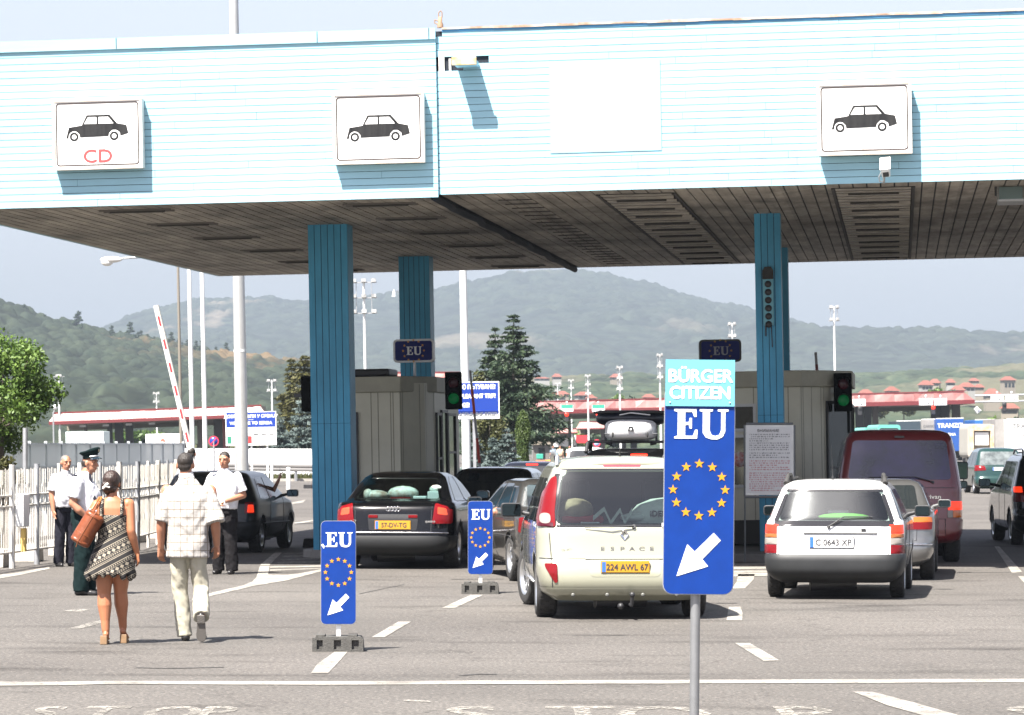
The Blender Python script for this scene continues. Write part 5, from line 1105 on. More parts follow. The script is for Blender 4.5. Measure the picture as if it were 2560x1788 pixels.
def foot(t, wd=.46):
    m = MB(); h = .135; d = .3
    m.prism([(-wd / 2, 0), (wd / 2, 0), (wd / 2 - .01, h * .8), (wd / 2 - .03, h), (-wd / 2 + .03, h), (-wd / 2 + .01, h * .8)], -d / 2 + .03, d / 2)
    for x0, x1 in ((-.23, -.19), (-.135, -.035), (.03, .125), (.19, .23)): m.bbox((x0, -d / 2, .0), (x1, -d / 2 + .031, h * .93))
    m.bbox((-.229, -d / 2 + .001, 0), (.229, -d / 2 + .032, .022)); m.bbox((-.229, -d / 2 + .0012, h * .78), (.229, -d / 2 + .033, h * .931))
    for x in (-.16, .13): m.bbox((x - .04, -d / 2 + .03, h), (x + .04, d / 2 - .05, h + .015))
    m.build('rubber_foot', mat('recycled_rubber', (.06, .058, .053), .85, var=.2, vscale=20, bump=.4, bscale=80), t)
def small_eu(label, px, gy, wd, rz=0):
    D = GD(gy); t = thing('lane_sign', label, 'sign', (GX(px, D), D + .1, 0), rz, 'blue EU lane signs with white arrows')
    foot(t); m = MB(); m.bbox((-.02, -.015, .1), (.02, .015, 1.0)); m.build('post', M_white, t); eu_sign(t, wd, .245); 
    for o in t.children:
        if o.name.startswith(('panel', 'lettering', 'star', 'arrow')): o.location.y = -.03
    return t
small_eu('small EU sign with a damaged letter edge, nearest of the two on rubber feet', 845, 1629, .312)
dm = MB(); dm.prism([(-.155, .98 - .02), (-.145, .975 - .03), (-.13, .955 - .03), (-.125, .97 - .02), (-.14, .99 - .02)], -.0145, -.0127); 
for o in list(bpy.data.objects):
    if o.name == 'lane_sign.002' or (o.get('label', '').startswith('small EU sign with a damaged')): q = dm.build('torn_film', M_white, o, loc=(0, -.03, 0)); break
small_eu('small EU sign between the black saloon and the grey saloon', 1201, 1485, .305, R(-2))
D = 16.35; x = GX(1739, D) ; t = thing('lane_sign', 'tall EU sign on a steel pole with a cyan BÜRGER CITIZEN plate on top', 'sign', (x, D, 0), 0, 'blue EU lane signs with white arrows')
t.rotation_euler = (0, R(.55), 0)
wd = .333; z0 = HC - (1485 - HY) / F * D; eu_sign(t, wd, z0, True)
m = MB(); m.tube((-.01, .035, -.02), (-.01, .035, z0 + 2.6 * wd), .0235, n=20); m.build('pole', mat('brushed_pole', (.27, .275, .28), .38, .65, var=.08, vscale=8), t)
m = MB(); [m.bbox((-.06, .0125, z), (.04, .05, z + .03)) for z in (z0 + .1, z0 + .7)]; m.build('clamp', M_steel, t)

# notice board
v = W(1924, 1150, 56.0); t = thing('notice_board', 'framed notice full of black and red print in front of the right blue column', 'notice board', (GX(1924, 53.6), 53.6, 0), R(-4), None)
s_ = 53.6 / F; wd = 123 * s_; zt = HC + (HY - 1063) * s_; zb = HC + (HY - 1238) * s_
m = MB(); m.bbox((-wd / 2, .0, zb), (wd / 2, .03, zt)); m.build('backing', M_steel, t)
m = MB()
for a, b in (((-wd / 2, zb - .02), (-wd / 2, zt)), ((-wd / 2 + .02, zt + .02), (wd / 2 - .02, zt + .02)), ((wd / 2, zt), (wd / 2, zb - .02)), ((wd / 2, zb - .03), (-wd / 2, zb - .03))): m.tube((a[0], .015, a[1]), (b[0], .015, b[1]), .02, n=8)
m.tube((-wd / 2, .015, zb), (-wd / 2, .015, -.0), .014, n=8); m.tube((wd / 2, .015, zb), (wd / 2, .015, 0), .014, n=8); m.build('frame', mat('frame_grey', (.10, .11, .115), .5), t)
m = MB(); m.bbox((-wd / 2 + .035, -.004, zb + .03), (wd / 2 - .045, .0, zt - .03)); m.build('paper', mat('laminated_paper', (.44, .45, .47), .25, spec=.8, bump=.25, bscale=5), t)
rnd = random.Random(5); mk_ = MB(); mr_ = MB(); z = zt - .09; text_on(mk_, 'ВНИМАНИЕ', .06, -.02, -.006, z, bold=.001); z -= .055; i = 0
while z > zb + .06:
    x = -wd / 2 + .07 + (0 if rnd.random() < .8 else .03); e = wd / 2 - .08 - (rnd.random() < .2) * rnd.uniform(.05, .4); tgt = mk_ if i < 11 else mr_
    while x < e:
        l = rnd.choice((.012, .02, .03, .045)); 
        for k in range(int(l / .0085)):
            tgt.bbox((x + k * .0085, -.0062, z - rnd.uniform(.010, .012)), (x + k * .0085 + .0045, -.0052, z + rnd.uniform(.006, .011)))
        x += l + .011
    i += 1; z -= .034 if i not in (8, 11, 16) else .055
mk_.build('print', M_ink, t); mr_.build('red_print', mat('print_red', (.30, .02, .04), .6), t)

def pole(name, label, cat, px, D, r0, r1, top, group=None, m=None, base=True):
    t = thing(name, label, cat, (GX(px, D), D, 0), 0, group, True); mb = MB(); mb.tube((0, 0, -.1), (0, 0, top), r0, r1, 16); mb.build('pole', m or M_steelw, t)
    if base: mb = MB(); mb.tube((0, 0, 0), (0, 0, .04), r0 * 1.9, n=12); mb.build('base_plate', M_steel, t)
    return t
GPOLE = 'tall poles by the border fence'
t = pole('lighting_mast', 'thick tapering light mast rising behind the officer and over the canopy', 'mast', 608, 78, .16, .085, 17, GPOLE, mat('mast_zinc', (.5, .5, .49), .4, .5, var=.1, vscale=1))
m = MB(); m.tube((0, 0, 3.96), (0, 0, 4.02), .148, .147); m.build('collar', M_steelw, t)
t = pole('flagpole', 'white flagpole, left one of the pair beside the barrier arm', 'flagpole', 484, 92, .065, .045, 10.5, GPOLE, M_white)
t = pole('flagpole', 'white flagpole, right one of the pair beside the barrier arm', 'flagpole', 516, 90, .065, .045, 10.5, GPOLE, M_white)
t = pole('lighting_mast', 'white mast rising to the right of the left booth', 'mast', 1168, 118, .16, .09, 15, GPOLE, M_steelw)
t = pole('street_lamp', 'thin brown street lamp with a white head reaching to the left', 'street lamp', 456, 96, .055, .035, 7.05, GPOLE, mat('brown_pole', (.2, .18, .15), .6, .3))
m = MB(); m.path([(0, 0, 7.0), (-.3, -.03, 7.12), (-.9, -.06, 7.13), (-1.6, -.1, 7.10)], .028); m.build('arm', M_steel, t)
m = MB(); m.ell((-1.86, -.1, 7.07), (.32, .14, .09)); m.ell((-1.98, -.1, 7.0), (.17, .12, .11)); m.build('lamp_head', M_offwhite, t)

# barrier arms
def barrier(label, p0, p1, r, cols, n, D, base=True, wdt=None):
    A = W(*p0, D); B = W(*p1, D); t = thing('barrier_arm', label, 'barrier', (A.x, D, A.z if not base else 0), 0, 'raised barrier arms'); o = Vector((A.x, D, A.z if not base else 0)); A = A - o; B = B - o
    m = MB(); L = (B - A); 
    m.tube(A - L * .1, B, r, r, 12); m.build('arm', cols[0], t); m = MB()
    for i in range(n):
        a = A + L * ((i + .12) / n); b = A + L * ((i + .12 + (.5 if wdt is None else .42)) / n)
        if wdt: d = L.normalized(); u = Vector((d.z, 0, -d.x)) * wdt; m.add([a - u + Vector((0, -r - .002, 0)), a + u + Vector((0, -r - .002, 0)), b + u + Vector((0, -r - .002, 0)), b - u + Vector((0, -r - .002, 0))], [(0, 1, 2, 3)])
        else: m.tube(a, b, r + .003, r + .003, 12)
    m.build('stripes', cols[1], t)
    if base: m = MB(); m.bbox((A.x - .18, -.2, 0), (A.x + .18, .2, 1.0)); m.build('drive_cabinet', M_offwhite, t, bevel=.02)
    return t
barrier('long white barrier arm with red dashes raised beside the flagpoles', (486, 1170), (390, 764), .055, (M_white, mat('stripe_red', (.42, .03, .04), .5)), 7, 66, True, .02)
barrier('thin red and grey barrier arm raised between the left booth and the blue sign', (1200, 1172), (1175, 926), .028, (mat('arm_grey', (.3, .3, .3), .5), mat('arm_red', (.38, .03, .02), .5)), 2.2 and 2, 72, True)
barrier('short red barrier arm tip standing behind the right hand booth roof', (2045, 960), (2039, 881), .028, (mat('arm_grey', (.3, .3, .3), .5), mat('arm_red2', (.16, .03, .025), .5)), 1, 68, False)

# floodlight masts far away
def flood_mast(label, px, py, D, n, rows, wd=1.6):
    top = HC + (HY - py) / F * D; t = thing('floodlight_mast', label, 'mast', (GX(px, D), D, 0), 0, 'floodlight masts on the far side', True)
    m = MB(); m.tube((0, 0, 0), (0, 0, top), .11, .07, 10); m.build('pole', M_steelw, t); g = MB(); b = MB()
    for k in range(rows):
        z = top - .15 - k * .95; b.box((0, 0, z), (wd * 1.2, .06, .07))
        for i in range(n):
            x = (-.5 + (i + .5) / n) * wd * 1.35; g.box((x, -.15, z + .12), (wd / n * .62, .26, .2), M=None)
    if rows > 1: [b.tube((x, 0, top - .15), (x, 0, top - .15 - (rows - 1) * .95), .025, n=6) for x in (-wd * .35, wd * .35)]
    b.build('crossbar', M_steel, t); g.build('floodlight', mat('lamp_shell', (.6, .6, .58), .4, col2=(.2, .2, .2), vscale=1.2), t); return t
for i, (lab, px, py, D, n, rows, wd) in enumerate((
    ('tall floodlight mast with three rows of lamps between the blue columns', 918, 700, 210, 3, 3, 1.35),
    ('floodlight mast right of the narrow blue column against the ridge', 2092, 766, 260, 2, 2, .7), ('floodlight mast above the unlit EU box', 1836, 808, 270, 2, 3, .6),
    ('floodlight mast beside the green tree at the left', 151, 938, 330, 1, 2, .9), ('short floodlight mast over the left red canopy', 394, 982, 380, 2, 2, .7), ('floodlight mast left of the dark conifer', 683, 950, 330, 2, 2, .9),
    ('floodlight mast right of the tall conifer, nearest of four in a row', 1553, 917, 300, 2, 3, .55), ('second floodlight mast of four over the red canopy', 1473, 938, 360, 2, 3, .6), ('third floodlight mast of four over the red canopy', 1431, 950, 420, 2, 2, .7),
    ('smallest floodlight mast at the tip of the conifer branch', 1397, 958, 470, 2, 2, .8), ('floodlight mast just left of the citizen plate', 1654, 886, 290, 2, 3, .5))): flood_mast(lab, px, py, D, n, rows, wd)
t = thing('globe_lamp', 'white globe lamp above the green tree tip', 'lamp', (GX(136, 200), 200, 0), 0, None, True)
m = MB(); m.tube((0, 0, 0), (0, 0, 3.7), .05); m.path([(0, 0, 3.6), (.1, 0, 3.85)], .04); m.build('post', M_steel, t); m = MB(); m.ell((.12, 0, 3.98), (.15, .15, .15)); m.build('globe', M_white, t)

# welcome sign, farewell sign, no-stopping sign
D = 150; A = W(568, 1031, D); B = W(692, 1112, D); t = thing('welcome_sign', 'blue and white welcome board behind the thick light mast', 'sign', ((A.x + B.x) / 2, D, 0), R(-4), None, True)
wd = B.x - A.x; h = A.z - B.z; zb = B.z; zc = zb + h * .545
m = MB(); m.bbox((-wd / 2 - .03, 0, zb - .03), (wd / 2 + .03, .06, zb + h + .03)); m.build('board', M_white, t)
m = MB(); m.bbox((-wd / 2, -.006, zc), (wd / 2, -.001, zb + h)); m.build('blue_field', mat('road_sign_blue', (.007, .035, .24), .4), t)
m = MB(); text_on(m, 'ДОБРОДОШЛИ У СРБИЈУ', .19, .0, -.008, zc + h * .33, bold=.006, sx=.98); text_on(m, 'WELCOME TO SERBIA', .19, .0, -.008, zc + h * .12, bold=.006, sx=1.0); m.bbox((-.1, -.009, zc + h * .225), (.12, -.007, zc + h * .235))
m.build('lettering', M_white, t)
m = MB(); m.bbox((-wd * .085, -.006, zb + .06), (wd * .01, -.001, zb + h * .27), 0); m.bbox((-wd / 2 + .03, -.006, zb + .06), (-wd * .4, -.001, zb + h * .27), 1)
for i in range(4): m.bbox((wd * (.02 + .125 * i) - .012, -.006, zb + .04), (wd * (.02 + .125 * i) + .002, -.001, zb + h * .5), 2)
for i in range(3): m.bbox((wd * (.05 + .16 * i), -.006, zb + h * .3), (wd * (.15 + .16 * i), -.001, zb + h * .335), 3)
for i in range(2): m.bbox((wd * (.2 + .17 * i), -.006, zb + h * .14), (wd * (.27 + .17 * i), -.001, zb + h * .2), 2)
m.build('lane_table', [mat('table_red', (.5, .03, .03), .5), mat('table_green', (.02, .2, .12), .5), mat('table_grey', (.3, .3, .3), .5), M_ink], t)
m = MB(); [m.bbox((x - .04, .06, 0), (x + .04, .12, zb + .2)) for x in (-.7, .0, .7)]; m.build('post', M_white, t)
D = 112; A = W(1060, 955, D); B = W(1253, 1048, D); t = thing('farewell_sign', 'blue board wishing a pleasant trip in several languages beside the left booth', 'sign', ((A.x + B.x) / 2, D, 0), 0, None, True)
wd = B.x - A.x; h = A.z - B.z; zb = B.z
m = MB(); m.bbox((-wd / 2, 0, zb), (wd / 2, .05, zb + h)); m.build('board', M_white, t)
m = MB(); m.bbox((-wd / 2 + .03, -.006, zb + .27), (wd / 2 - .035, -.001, zb + h - .035)); m.build('blue_field', mat('road_sign_blue', (.007, .035, .24), .4), t)
m = MB(); m.add([(-wd / 2 + .03, -.03, zb + .265), (wd / 2 - .035, -.03, zb + .265), (wd / 2 - .035, .045, zb - .02), (-wd / 2 + .03, .045, zb - .02)], [(0, 3, 2, 1)]); m.add([(-wd / 2 + .03, -.03, zb + .265), (wd / 2 - .035, -.03, zb + .265), (wd / 2 - .035, .0, zb + .275), (-wd / 2 + .03, .0, zb + .275)], [(0, 1, 2, 3)]); m.build('folded_edge', mat('road_sign_blue', (.007, .035, .24), .4), t)
m = MB()
for s, z in (('ПРИЯТНО ПЪТУВАНЕ!', 1.06), ('HAVE A PLEASANT TRIP!', .76), ('BON VOYAGE!', .47)): text_on(m, s, .2, wd / 2 - (.12 if 'VOY' not in s else .98), -.008, zb + z - .02, bold=.008, sx=.80 if 'VOY' not in s else .8, align='RIGHT')
m.build('lettering', M_white, t)
m = MB(); text_on(m, 'EINEN ANGENEHME REISE!', .2, wd / 2 - .08, 0, 0, bold=.006, sx=.8, align='RIGHT'); m.v = [(x, -.031 + (.1 - z) * .25 - .008, zb + .13 + z) for x, y, z in m.v]; m.build('lower_lettering', mat('dull_letters', (.3, .32, .35), .5), t)
m = MB(); [m.bbox((x - .05, .05, 0), (x + .05, .14, zb + .4)) for x in (-.9, .42)]; m.build('post', M_steel, t)
D = 110; v = W(537, 1103, D); t = thing('no_stopping_sign', 'round blue no stopping sign with a red cross by the white flagpoles', 'traffic sign', (v.x, D, 0), 0, None, True)
m = MB(); m.lathe([(0, 0), (.165, 0), (.165, .02)], (0, -.02, v.z), 'Y', 24); m.build('disc', mat('road_sign_blue', (.007, .035, .24), .4), t)
m = MB(); m.lathe([(.135, -.004), (.168, -.004)], (0, -.022, v.z), 'Y', 24)
for s in (-1, 1): m.prism([(-.11 * s - .012, v.z - .11 + .012), (-.11 * s + .012, v.z - .11 - .012), (.11 * s + .012, v.z + .11 - .012), (.11 * s - .012, v.z + .11 + .012)], -.027, -.023)
m.build('red_marks', mat('sign_red', (.5, .03, .06), .5), t); m = MB(); m.tube((0, 0, 0), (0, 0, v.z), .03); m.build('post', M_steel, t)

# ---------------------------------------------------------------- ornamental fence along the walkway
M_fence = mat('fence_white', (.62, .6, .56), .6, col2=(.45, .42, .37), vscale=2.5)
def fence_section(label, A, B, npan):
    A = Vector((*A, 0)); B = Vector((*B, 0)); d = (B - A); L = d.length; t = thing('metal_fence', label, 'fence', A, math.atan2(d.y, d.x), 'white ornamental fence sections')
    pw = L / npan; posts = MB()
    for i in range(npan + 1):
        m = MB(); m.tube((i * pw, 0, 0), (i * pw, 0, 1.56), .028 if i % 2 else .045, n=10); m.build('post', M_fence if i % 3 else M_steel, t)
    rl = MB()
    for z in (.24, .93, 1.09): rl.tube((0, 0, z), (L, 0, z), .018, n=6)
    rl.build('rail', M_fence, t)
    for i in range(npan):
        p = MB(); x0 = i * pw + .07; x1 = (i + 1) * pw - .07; n = int((x1 - x0) / .11)
        for k in range(n + 1):
            x = x0 + (x1 - x0) * k / n; g = k % 6
            if g in (0, 1, 5): 
                p.tube((x, 0, .24), (x, 0, .93), .0075, n=5); p.tube((x, 0, 1.09), (x, 0, 1.50 - .02 * (g == 0)), .0075, n=5)
            else:
                o = .028 if g < 3 else -.028; o = o if g != 3 else -.01
                p.path([(x, 0, .24), (x, 0, .52), (x + o, 0, .62), (x + o, 0, .93)], .0075, 5); p.path([(x, 0, 1.09), (x, 0, 1.2), (x + o, 0, 1.26), (x + o, 0, 1.48)], .0075, 5)
        for q in range(int(pw / .3)):
            cx = i * pw + .16 + q * .3
            for k in range(10): a = R(36 * k); b = R(36 * k + 36); p.tube((cx + .06 * math.cos(a), 0, 1.01 + .06 * math.sin(a)), (cx + .06 * math.cos(b), 0, 1.01 + .06 * math.sin(b)), .006, n=4)
        p.build('panel', M_fence, t)
    return t
fa = GPt(-120, 1444); fb = GPt(30, 1421); fc = GPt(92, 1411)
fd = GPt(150, 1401); fe = GPt(344, 1377); fg = (GX(462, 69), 69)
fence_section('white ornamental fence section at the left edge, in front of the tree', fa, fb, 2)
fence_section('narrow fence gate between the two thick posts', fb, fc, 1)
fence_section('white ornamental fence section behind the two officers on the left', fc, fe, 5)
fence_section('white ornamental fence section running behind the walking couple', fe, fg, 5)
t = thing('lock_box', 'grey lock box with a yellow strip below it on the fence gate', 'box', (fb[0] + .16, fb[1] + .1, 0), R(80)); m = MB(); m.bbox((-.15, -.05, .62), (.15, .08, 1.12)); m.build('case', M_steelw, t, bevel=.02); m = MB(); m.bbox((-.05, -.03, .25), (.05, .03, .6)); m.build('yellow_strip', mat('faded_yellow', (.6, .42, .12), .6), t)
# concrete blocks under the fence
for i, s in enumerate((.03, .17, .33, .47, .62, .76, .9)):
    a = Vector((*fb, 0)); b = Vector((*fg, 0)); p = a.lerp(b, s); o = MB(); o.prism([(-.4, 0), (.4, 0), (.33, .27), (-.33, .27)], -.16, .16)
    q = o.build('concrete_block', M_concrete, None, bevel=.015); q.location = (p.x - .32, p.y, 0); q.rotation_euler.z = math.atan2((b - a).y, (b - a).x)
    tag(q, 'pale concrete foot block behind the white ornamental fence', 'block', 'concrete blocks along the fence foot')

# translucent wind screen beyond
M_screen = glass('screen_sheet', (.62, .66, .68), .25, .12)
def screen_mat():
    m = bpy.data.materials.new('milky_sheet'); m.use_nodes = True; nt = m.node_tree; p = nt.nodes['Principled BSDF']; p.inputs['Base Color'].default_value = (.62, .66, .67, 1); p.inputs['Roughness'].default_value = .3; p.inputs['Alpha'].default_value = .78; return m
M_milk = screen_mat()
P0 = Vector((GX(-60, 63), 63, 0)); P1 = Vector((GX(458, 88), 88, 0)); d = P1 - P0; L = d.length; t = thing('wind_screen', 'grey translucent panel screen on pale posts behind the ornamental fence', 'screen', P0, math.atan2(d.y, d.x), None)
n = 15; m = MB(); gl_ = MB()
for i in range(n + 1): m.bbox((L * i / n - .03, -.03, 0), (L * i / n + .03, .03, 1.92))
for i in range(n): m.bbox((L * i / n + .03, -.02, 1.84), (L * (i + 1) / n - .03, .02, 1.88)); m.bbox((L * i / n + .03, -.02, 1.38), (L * (i + 1) / n - .03, .02, 1.42)); gl_.bbox((L * i / n + .03, -.004, .5), (L * (i + 1) / n - .03, .004, 1.84))
m.build('frame', mat('screen_frame', (.45, .48, .49), .5), t); gl_.build('sheet', M_milk, t)
# picket fence and guard rail by the far road
def rail_pts(px0, px1, D0, D1): return Vector((GX(px0, D0), D0, 0)), Vector((GX(px1, D1), D1, 0))
A, B = rail_pts(455, 800, 186, 172); d = B - A; L = d.length; t = thing('picket_fence', 'bright white picket fence behind the guard rail, left of the wide blue column', 'fence', A, math.atan2(d.y, d.x)); m = MB(); n = int(L / .155)
for i in range(n): x = (i + .3) * L / n; m.extr([(x - .045, -.02), (x + .045, -.02), (x + .045, .02), (x - .045, .02)], .08, 1.5); m.prism([(x - .045, 1.5), (x + .045, 1.5), (x, 1.6)], -.02, .02)
m.build('pickets', mat('picket_white', (.7, .7, .69), .5, var=.1, vscale=1), t); m = MB(); [m.bbox((0, .021, z), (L, .07, z + .09)) for z in (.35, 1.2)]; m.build('rail', M_white, t)
A, B = rail_pts(560, 800, 176, 166); d = B - A; L = d.length; t = thing('guard_rail', 'grey steel guard rail in front of the white pickets', 'guard rail', A, math.atan2(d.y, d.x)); m = MB()
for z, y in ((.52, 0), (.6, -.04), (.68, 0), (.76, -.04), (.84, 0)): pass
m.add([(x, y, z) for x in (0, L) for y, z in ((0, .48), (-.05, .54), (-.05, .6), (0, .66), (-.05, .72), (-.05, .78), (0, .84))], [(i, i + 7, i + 8, i + 1) for i in range(6)]); m.build('beam', mat('rail_zinc', (.25, .24, .23), .5, .5), t); m = MB(); [m.bbox((x - .06, .0, 0), (x + .06, .1, .75)) for x in [L * k / 4 for k in range(5)]]; m.build('post', M_steel, t)
for lab, px, D, h in (('white bollard post in front of the guard rail, nearest the blue column', 721, 139, .85), ('white bollard post just left of the raised arm', 680, 150, 1.5)):
    t = thing('bollard', lab, 'bollard', (GX(px, D), D, 0), 0, 'white bollard posts'); m = MB(); m.tube((0, 0, 0), (0, 0, h), .09 if h < 1 else .06, n=12); m.build('post', M_white, t); m = MB(); m.tube((0, 0, h), (0, 0, h + .05), .095 if h < 1 else .065, .05, 12); m.build('cap', M_white, t)
kb = MB(); kb.bbox((-18, 168.6, 0), (-8, 169.0, .12)); 
o = tag(kb.build('kerb', M_concrete), kind='structure'); o.rotation_euler = (0, 0, 0)
# small street things left of the column
v = W(777, 1207, 120); t = thing('road_hump_marker', 'small black bar jutting out left of the wide blue column', 'road marker', (GX(785, 100), 100, 0)); m = MB(); m.bbox((-.3, -.1, .55), (.15, .1, .66)); m.bbox((.1, -.05, 0), (.16, .05, .6)); m.build('bar', M_black, t)
v = GPt(778, 1368); t = thing('kerb_stop', 'low dark block on the road left of the wide blue column', 'block', (v[0] + .1, v[1], 0)); m = MB(); m.prism([(-.25, 0), (.25, 0), (.22, .16), (-.22, .16)], -.2, .2); m.build('block', M_rubber, t, bevel=.02)
# cabinets and boards behind
for lab, x0, y0, x1, y1, D in (('pale green container box behind the wind screen', 166, 1079, 262, 1150, 150), ('long white container with a small red emblem behind the wind screen', 366, 1085, 452, 1160, 150)):
    A = W(x0, y0, D); B = W(x1, y1, D); t = thing('container', lab, 'container', ((A.x + B.x) / 2, D, 0), 0, 'site containers behind the screen', True); w2 = (B.x - A.x) / 2; m = MB(); m.bbox((-w2, 0, 0), (w2, 2.2, A.z)); m.build('body', mat('container_pale', (.45, .52, .52), .5) if x0 < 200 else M_white, t, bevel=.03)
    if x0 < 200: m = MB(); [m.bbox((x - .04, -.03, .1), (x + .04, -.001, A.z - .02)) for x in (-w2 + .2, 0, w2 - .2)]; m.build('ribs', M_steelw, t)
    else: m = MB(); m.lathe([(0, -.01), (.1, -.01)], (0, 0, A.z - .3), 'Y', 12); m.build('emblem', mat('emblem_red', (.5, .12, .08), .6), t)
# ================================================================ THE FAR SIDE OF THE BORDER
M_rc_top = mat('roof_sheet_pale', (.22, .075, .065), .4, .1, col2=(.36, .23, .21), vscale=.35, stretch=(1, 1, .25), bump=.6, bscale=.8)
M_rc_red = mat('roof_sheet_red', (.13, .018, .02), .5)
M_rc_sof = mat('far_soffit', (.2, .18, .14), .8, var=.1, vscale=.5)
M_pier = mat('pier_dark', (.03, .028, .028), .8); M_pier2 = mat('pier_brown', (.09, .075, .065), .8)
def red_canopy(label, pxa, pya, pxb, pyb, D, hf, hr, dpt, cols, slant=.5, top=.12, rz=0.0, msoff=None):
    A = W(pxa, pya, D); B = W(pxb, pyb, D); t = thing('red_canopy', label, 'canopy', (A.x, D, 0), 0, 'red canopies on the far side')
    ang = math.atan2(A.z - B.z, B.x - A.x); t.rotation_euler = (0, ang, rz); L = (B - A).length; zt = A.z
    m = MB(); n = int(L / 1.1)       # inclined, slightly dented sheets
    for i in range(n):
        a = L * i / n; b = L * (i + 1) / n; sl = lambda q: 0 if 0 < q < L else (slant if q == 0 else -slant)
        j = [random.uniform(-.04, .04) for _ in range(4)]
        m.add([(a, -.25 + j[0], zt - hf), (b - .01, -.25 + j[1], zt - hf), (b - .01 + (0 if b < L else -slant), .15 + j[2], zt - top), (a + (slant if a == 0 else 0), .15 + j[3], zt - top)], [(0, 1, 2, 3)])
    m.build('fascia_sheets', M_rc_top, t)
    m = MB(); m.bbox((slant * .8, .1, zt - top), (L - slant * .8, .3, zt + .03)); m.bbox((-.05, -.32, zt - hf - hr), (L + .05, -.1, zt - hf - .002)); m.build('red_trim', M_rc_red, t)
    m = MB(); m.add([(.0, -.1, zt - hf - hr + .02), (L, -.1, zt - hf - hr + .02), (L - .6, dpt, zt - hf - hr - .1), (.6, dpt, zt - hf - hr - .1)], [(0, 3, 2, 1)]); m.bbox((.5, dpt - .1, zt - hf - hr - .55), (L - .5, dpt, zt - hf)); m.bbox((.6, .31, zt - hf), (L - .6, dpt - .11, zt - .05)); m.build('soffit', msoff or M_rc_sof, t)
    for x, wdc, mm, y in cols:
        c = MB(); c.bbox((x - wdc / 2, y - .4, -1), (x + wdc / 2, y + .4, zt - hf - hr + .02)); c.build('pier', mm, t)
    return t, L, zt
D = 330; s = D / F
t, L, zt = red_canopy('long pale red canopy at the left under the wooded hill', 128, 1032, 668, 1012, D, .85, .32, 9, [((px - 128) * s, w * s, mm, 3.5) for px, w, mm in ((206, 5, M_pier2), (267, 11, M_pier), (290, 20, M_pier), (316, 18, M_pier), (462, 14, M_pier2), (497, 18, M_pier2), (540, 20, M_pier), (558, 12, M_rc_red), (600, 20, M_pier), (650, 18, M_pier2))], msoff=None)
for i in range(4): m = MB(); m.bbox(((205 + 58 * i - 128) * s - .3, 1.5, zt - 1.5), ((205 + 58 * i - 128) * s + .3, 1.7, zt - 1.3)); m.build('ceiling_lamp', M_steel, t)
D = 380; s = D / F
t, L, zt = red_canopy('long red canopy spanning the right half, above the far lanes', 1318, 1004, 2438, 977, D, 1.0, .45, 12, [((px - 1318) * s, w * s, mm, y) for px, w, mm, y in ((1369, 10, M_pier2, 4), (1429, 8, M_pier2, 8), (2128, 8, M_pier, 4), (2160, 20, M_pier, 4), (2181, 18, M_pier, 4), (2200, 14, M_pier2, 4), (2352, 22, M_pier, 4), (2376, 22, M_pier, 4), (2404, 20, M_pier2, 4), (1560, 18, M_pier, 4), (1590, 16, M_pier, 6))], slant=1.3)
[(o.data.materials.clear(), o.data.materials.append(mat('roof_sheet_dusty', (.12, .028, .027), .4, .1, col2=(.24, .10, .09), vscale=.35, stretch=(1, 1, .25)))) for o in t.children if o.name.startswith('fascia_sheets')]
m = MB(); m.tube((L + .1, -.2, zt - 1.9), (L + .5, -.2, zt - 2.4), .25, .35); m.build('flood_lamp', M_white, t)
D = 310; s = D / F
red_canopy('higher red roof showing above the left booth', 868, 930, 1150, 930, D, .5, .5, 8, [(1, 1, M_pier2, 3), (9, 1, M_pier2, 3)], slant=.0)
D = 420; s = D / F
red_canopy('small orange roof of the far kiosk row', 1376, 1072, 1445, 1071, D, .5, .1, 5, [((1381 - 1376) * s, .35, M_pier2, 2), ((1428 - 1376) * s, .35, M_pier2, 2)], slant=.2, top=.05)
red_canopy('brown kiosk roof beside the red poster', 1441, 1054, 1520, 1053, D + 5, .85, .12, 5, [(1.4, .5, M_pier2, 2), (3.4, .5, M_pier2, 2)], slant=.5, top=.05)
red_canopy('red roof strip between the conifer and the pillar tree', 1200, 1022, 1335, 1020, 430, .55, .3, 6, [(1, .4, M_pier2, 2), (5, .4, M_pier2, 2)], slant=.0)
def hung_sign(label, x0, y0, x1, y1, D, top=None, scrib=True):
    A = W(x0, y0, D); B = W(x1, y1, D); t = thing('lane_plate', label, 'sign', ((A.x + B.x) / 2, D, (A.z + B.z) / 2), 0, 'small plates hung on the far canopy', True); w2 = (B.x - A.x) / 2; h2 = (A.z - B.z) / 2
    m = MB(); m.bbox((-w2, -.05, -h2), (w2, .05, h2)); m.build('board', M_white, t)
    if top: m = MB(); m.bbox((-w2 + .04, -.07, 0), (w2 - .04, -.052, h2)); m.build('green_field', mat('far_green', (.03, .28, .20), .5), t)
    m = MB(); text_on(m, 'TIR' if not top else 'EU', h2 * .6, w2 * .3, -.075, -h2 * .5, bold=.01); m.build('marking', M_ink, t)
    m = MB(); m.ell((0, 0, h2 + .25), (.12, .12, .14), 8); m.tube((0, 0, h2), (0, 0, h2 + .2), .03); m.build('lamp', M_steelw, t)
D = 378
for i, (a, b) in enumerate(((1402, 1433), (1480, 1512))): hung_sign(('green and white lane plate at the left end of the right hand red canopy', 'green and white lane plate beside the roof load of the black minivan')[i], a, 1012, b, 1029, D, True)
for lab, a, b, y0, y1 in (('white lane plate right of the right booth', 2132, 2164, 998, 1015), ('white lane plate, left one of the adjoining pair over the van', 2298, 2331, 996, 1013), ('white lane plate, right one of the adjoining pair over the van', 2335, 2367, 996, 1013), ('white lane plate on the gantry, left one', 2477, 2509, 987, 1004), ('white lane plate on the gantry, right one', 2513, 2545, 987, 1004)): hung_sign(lab, a, y0, b, y1, D - 1)
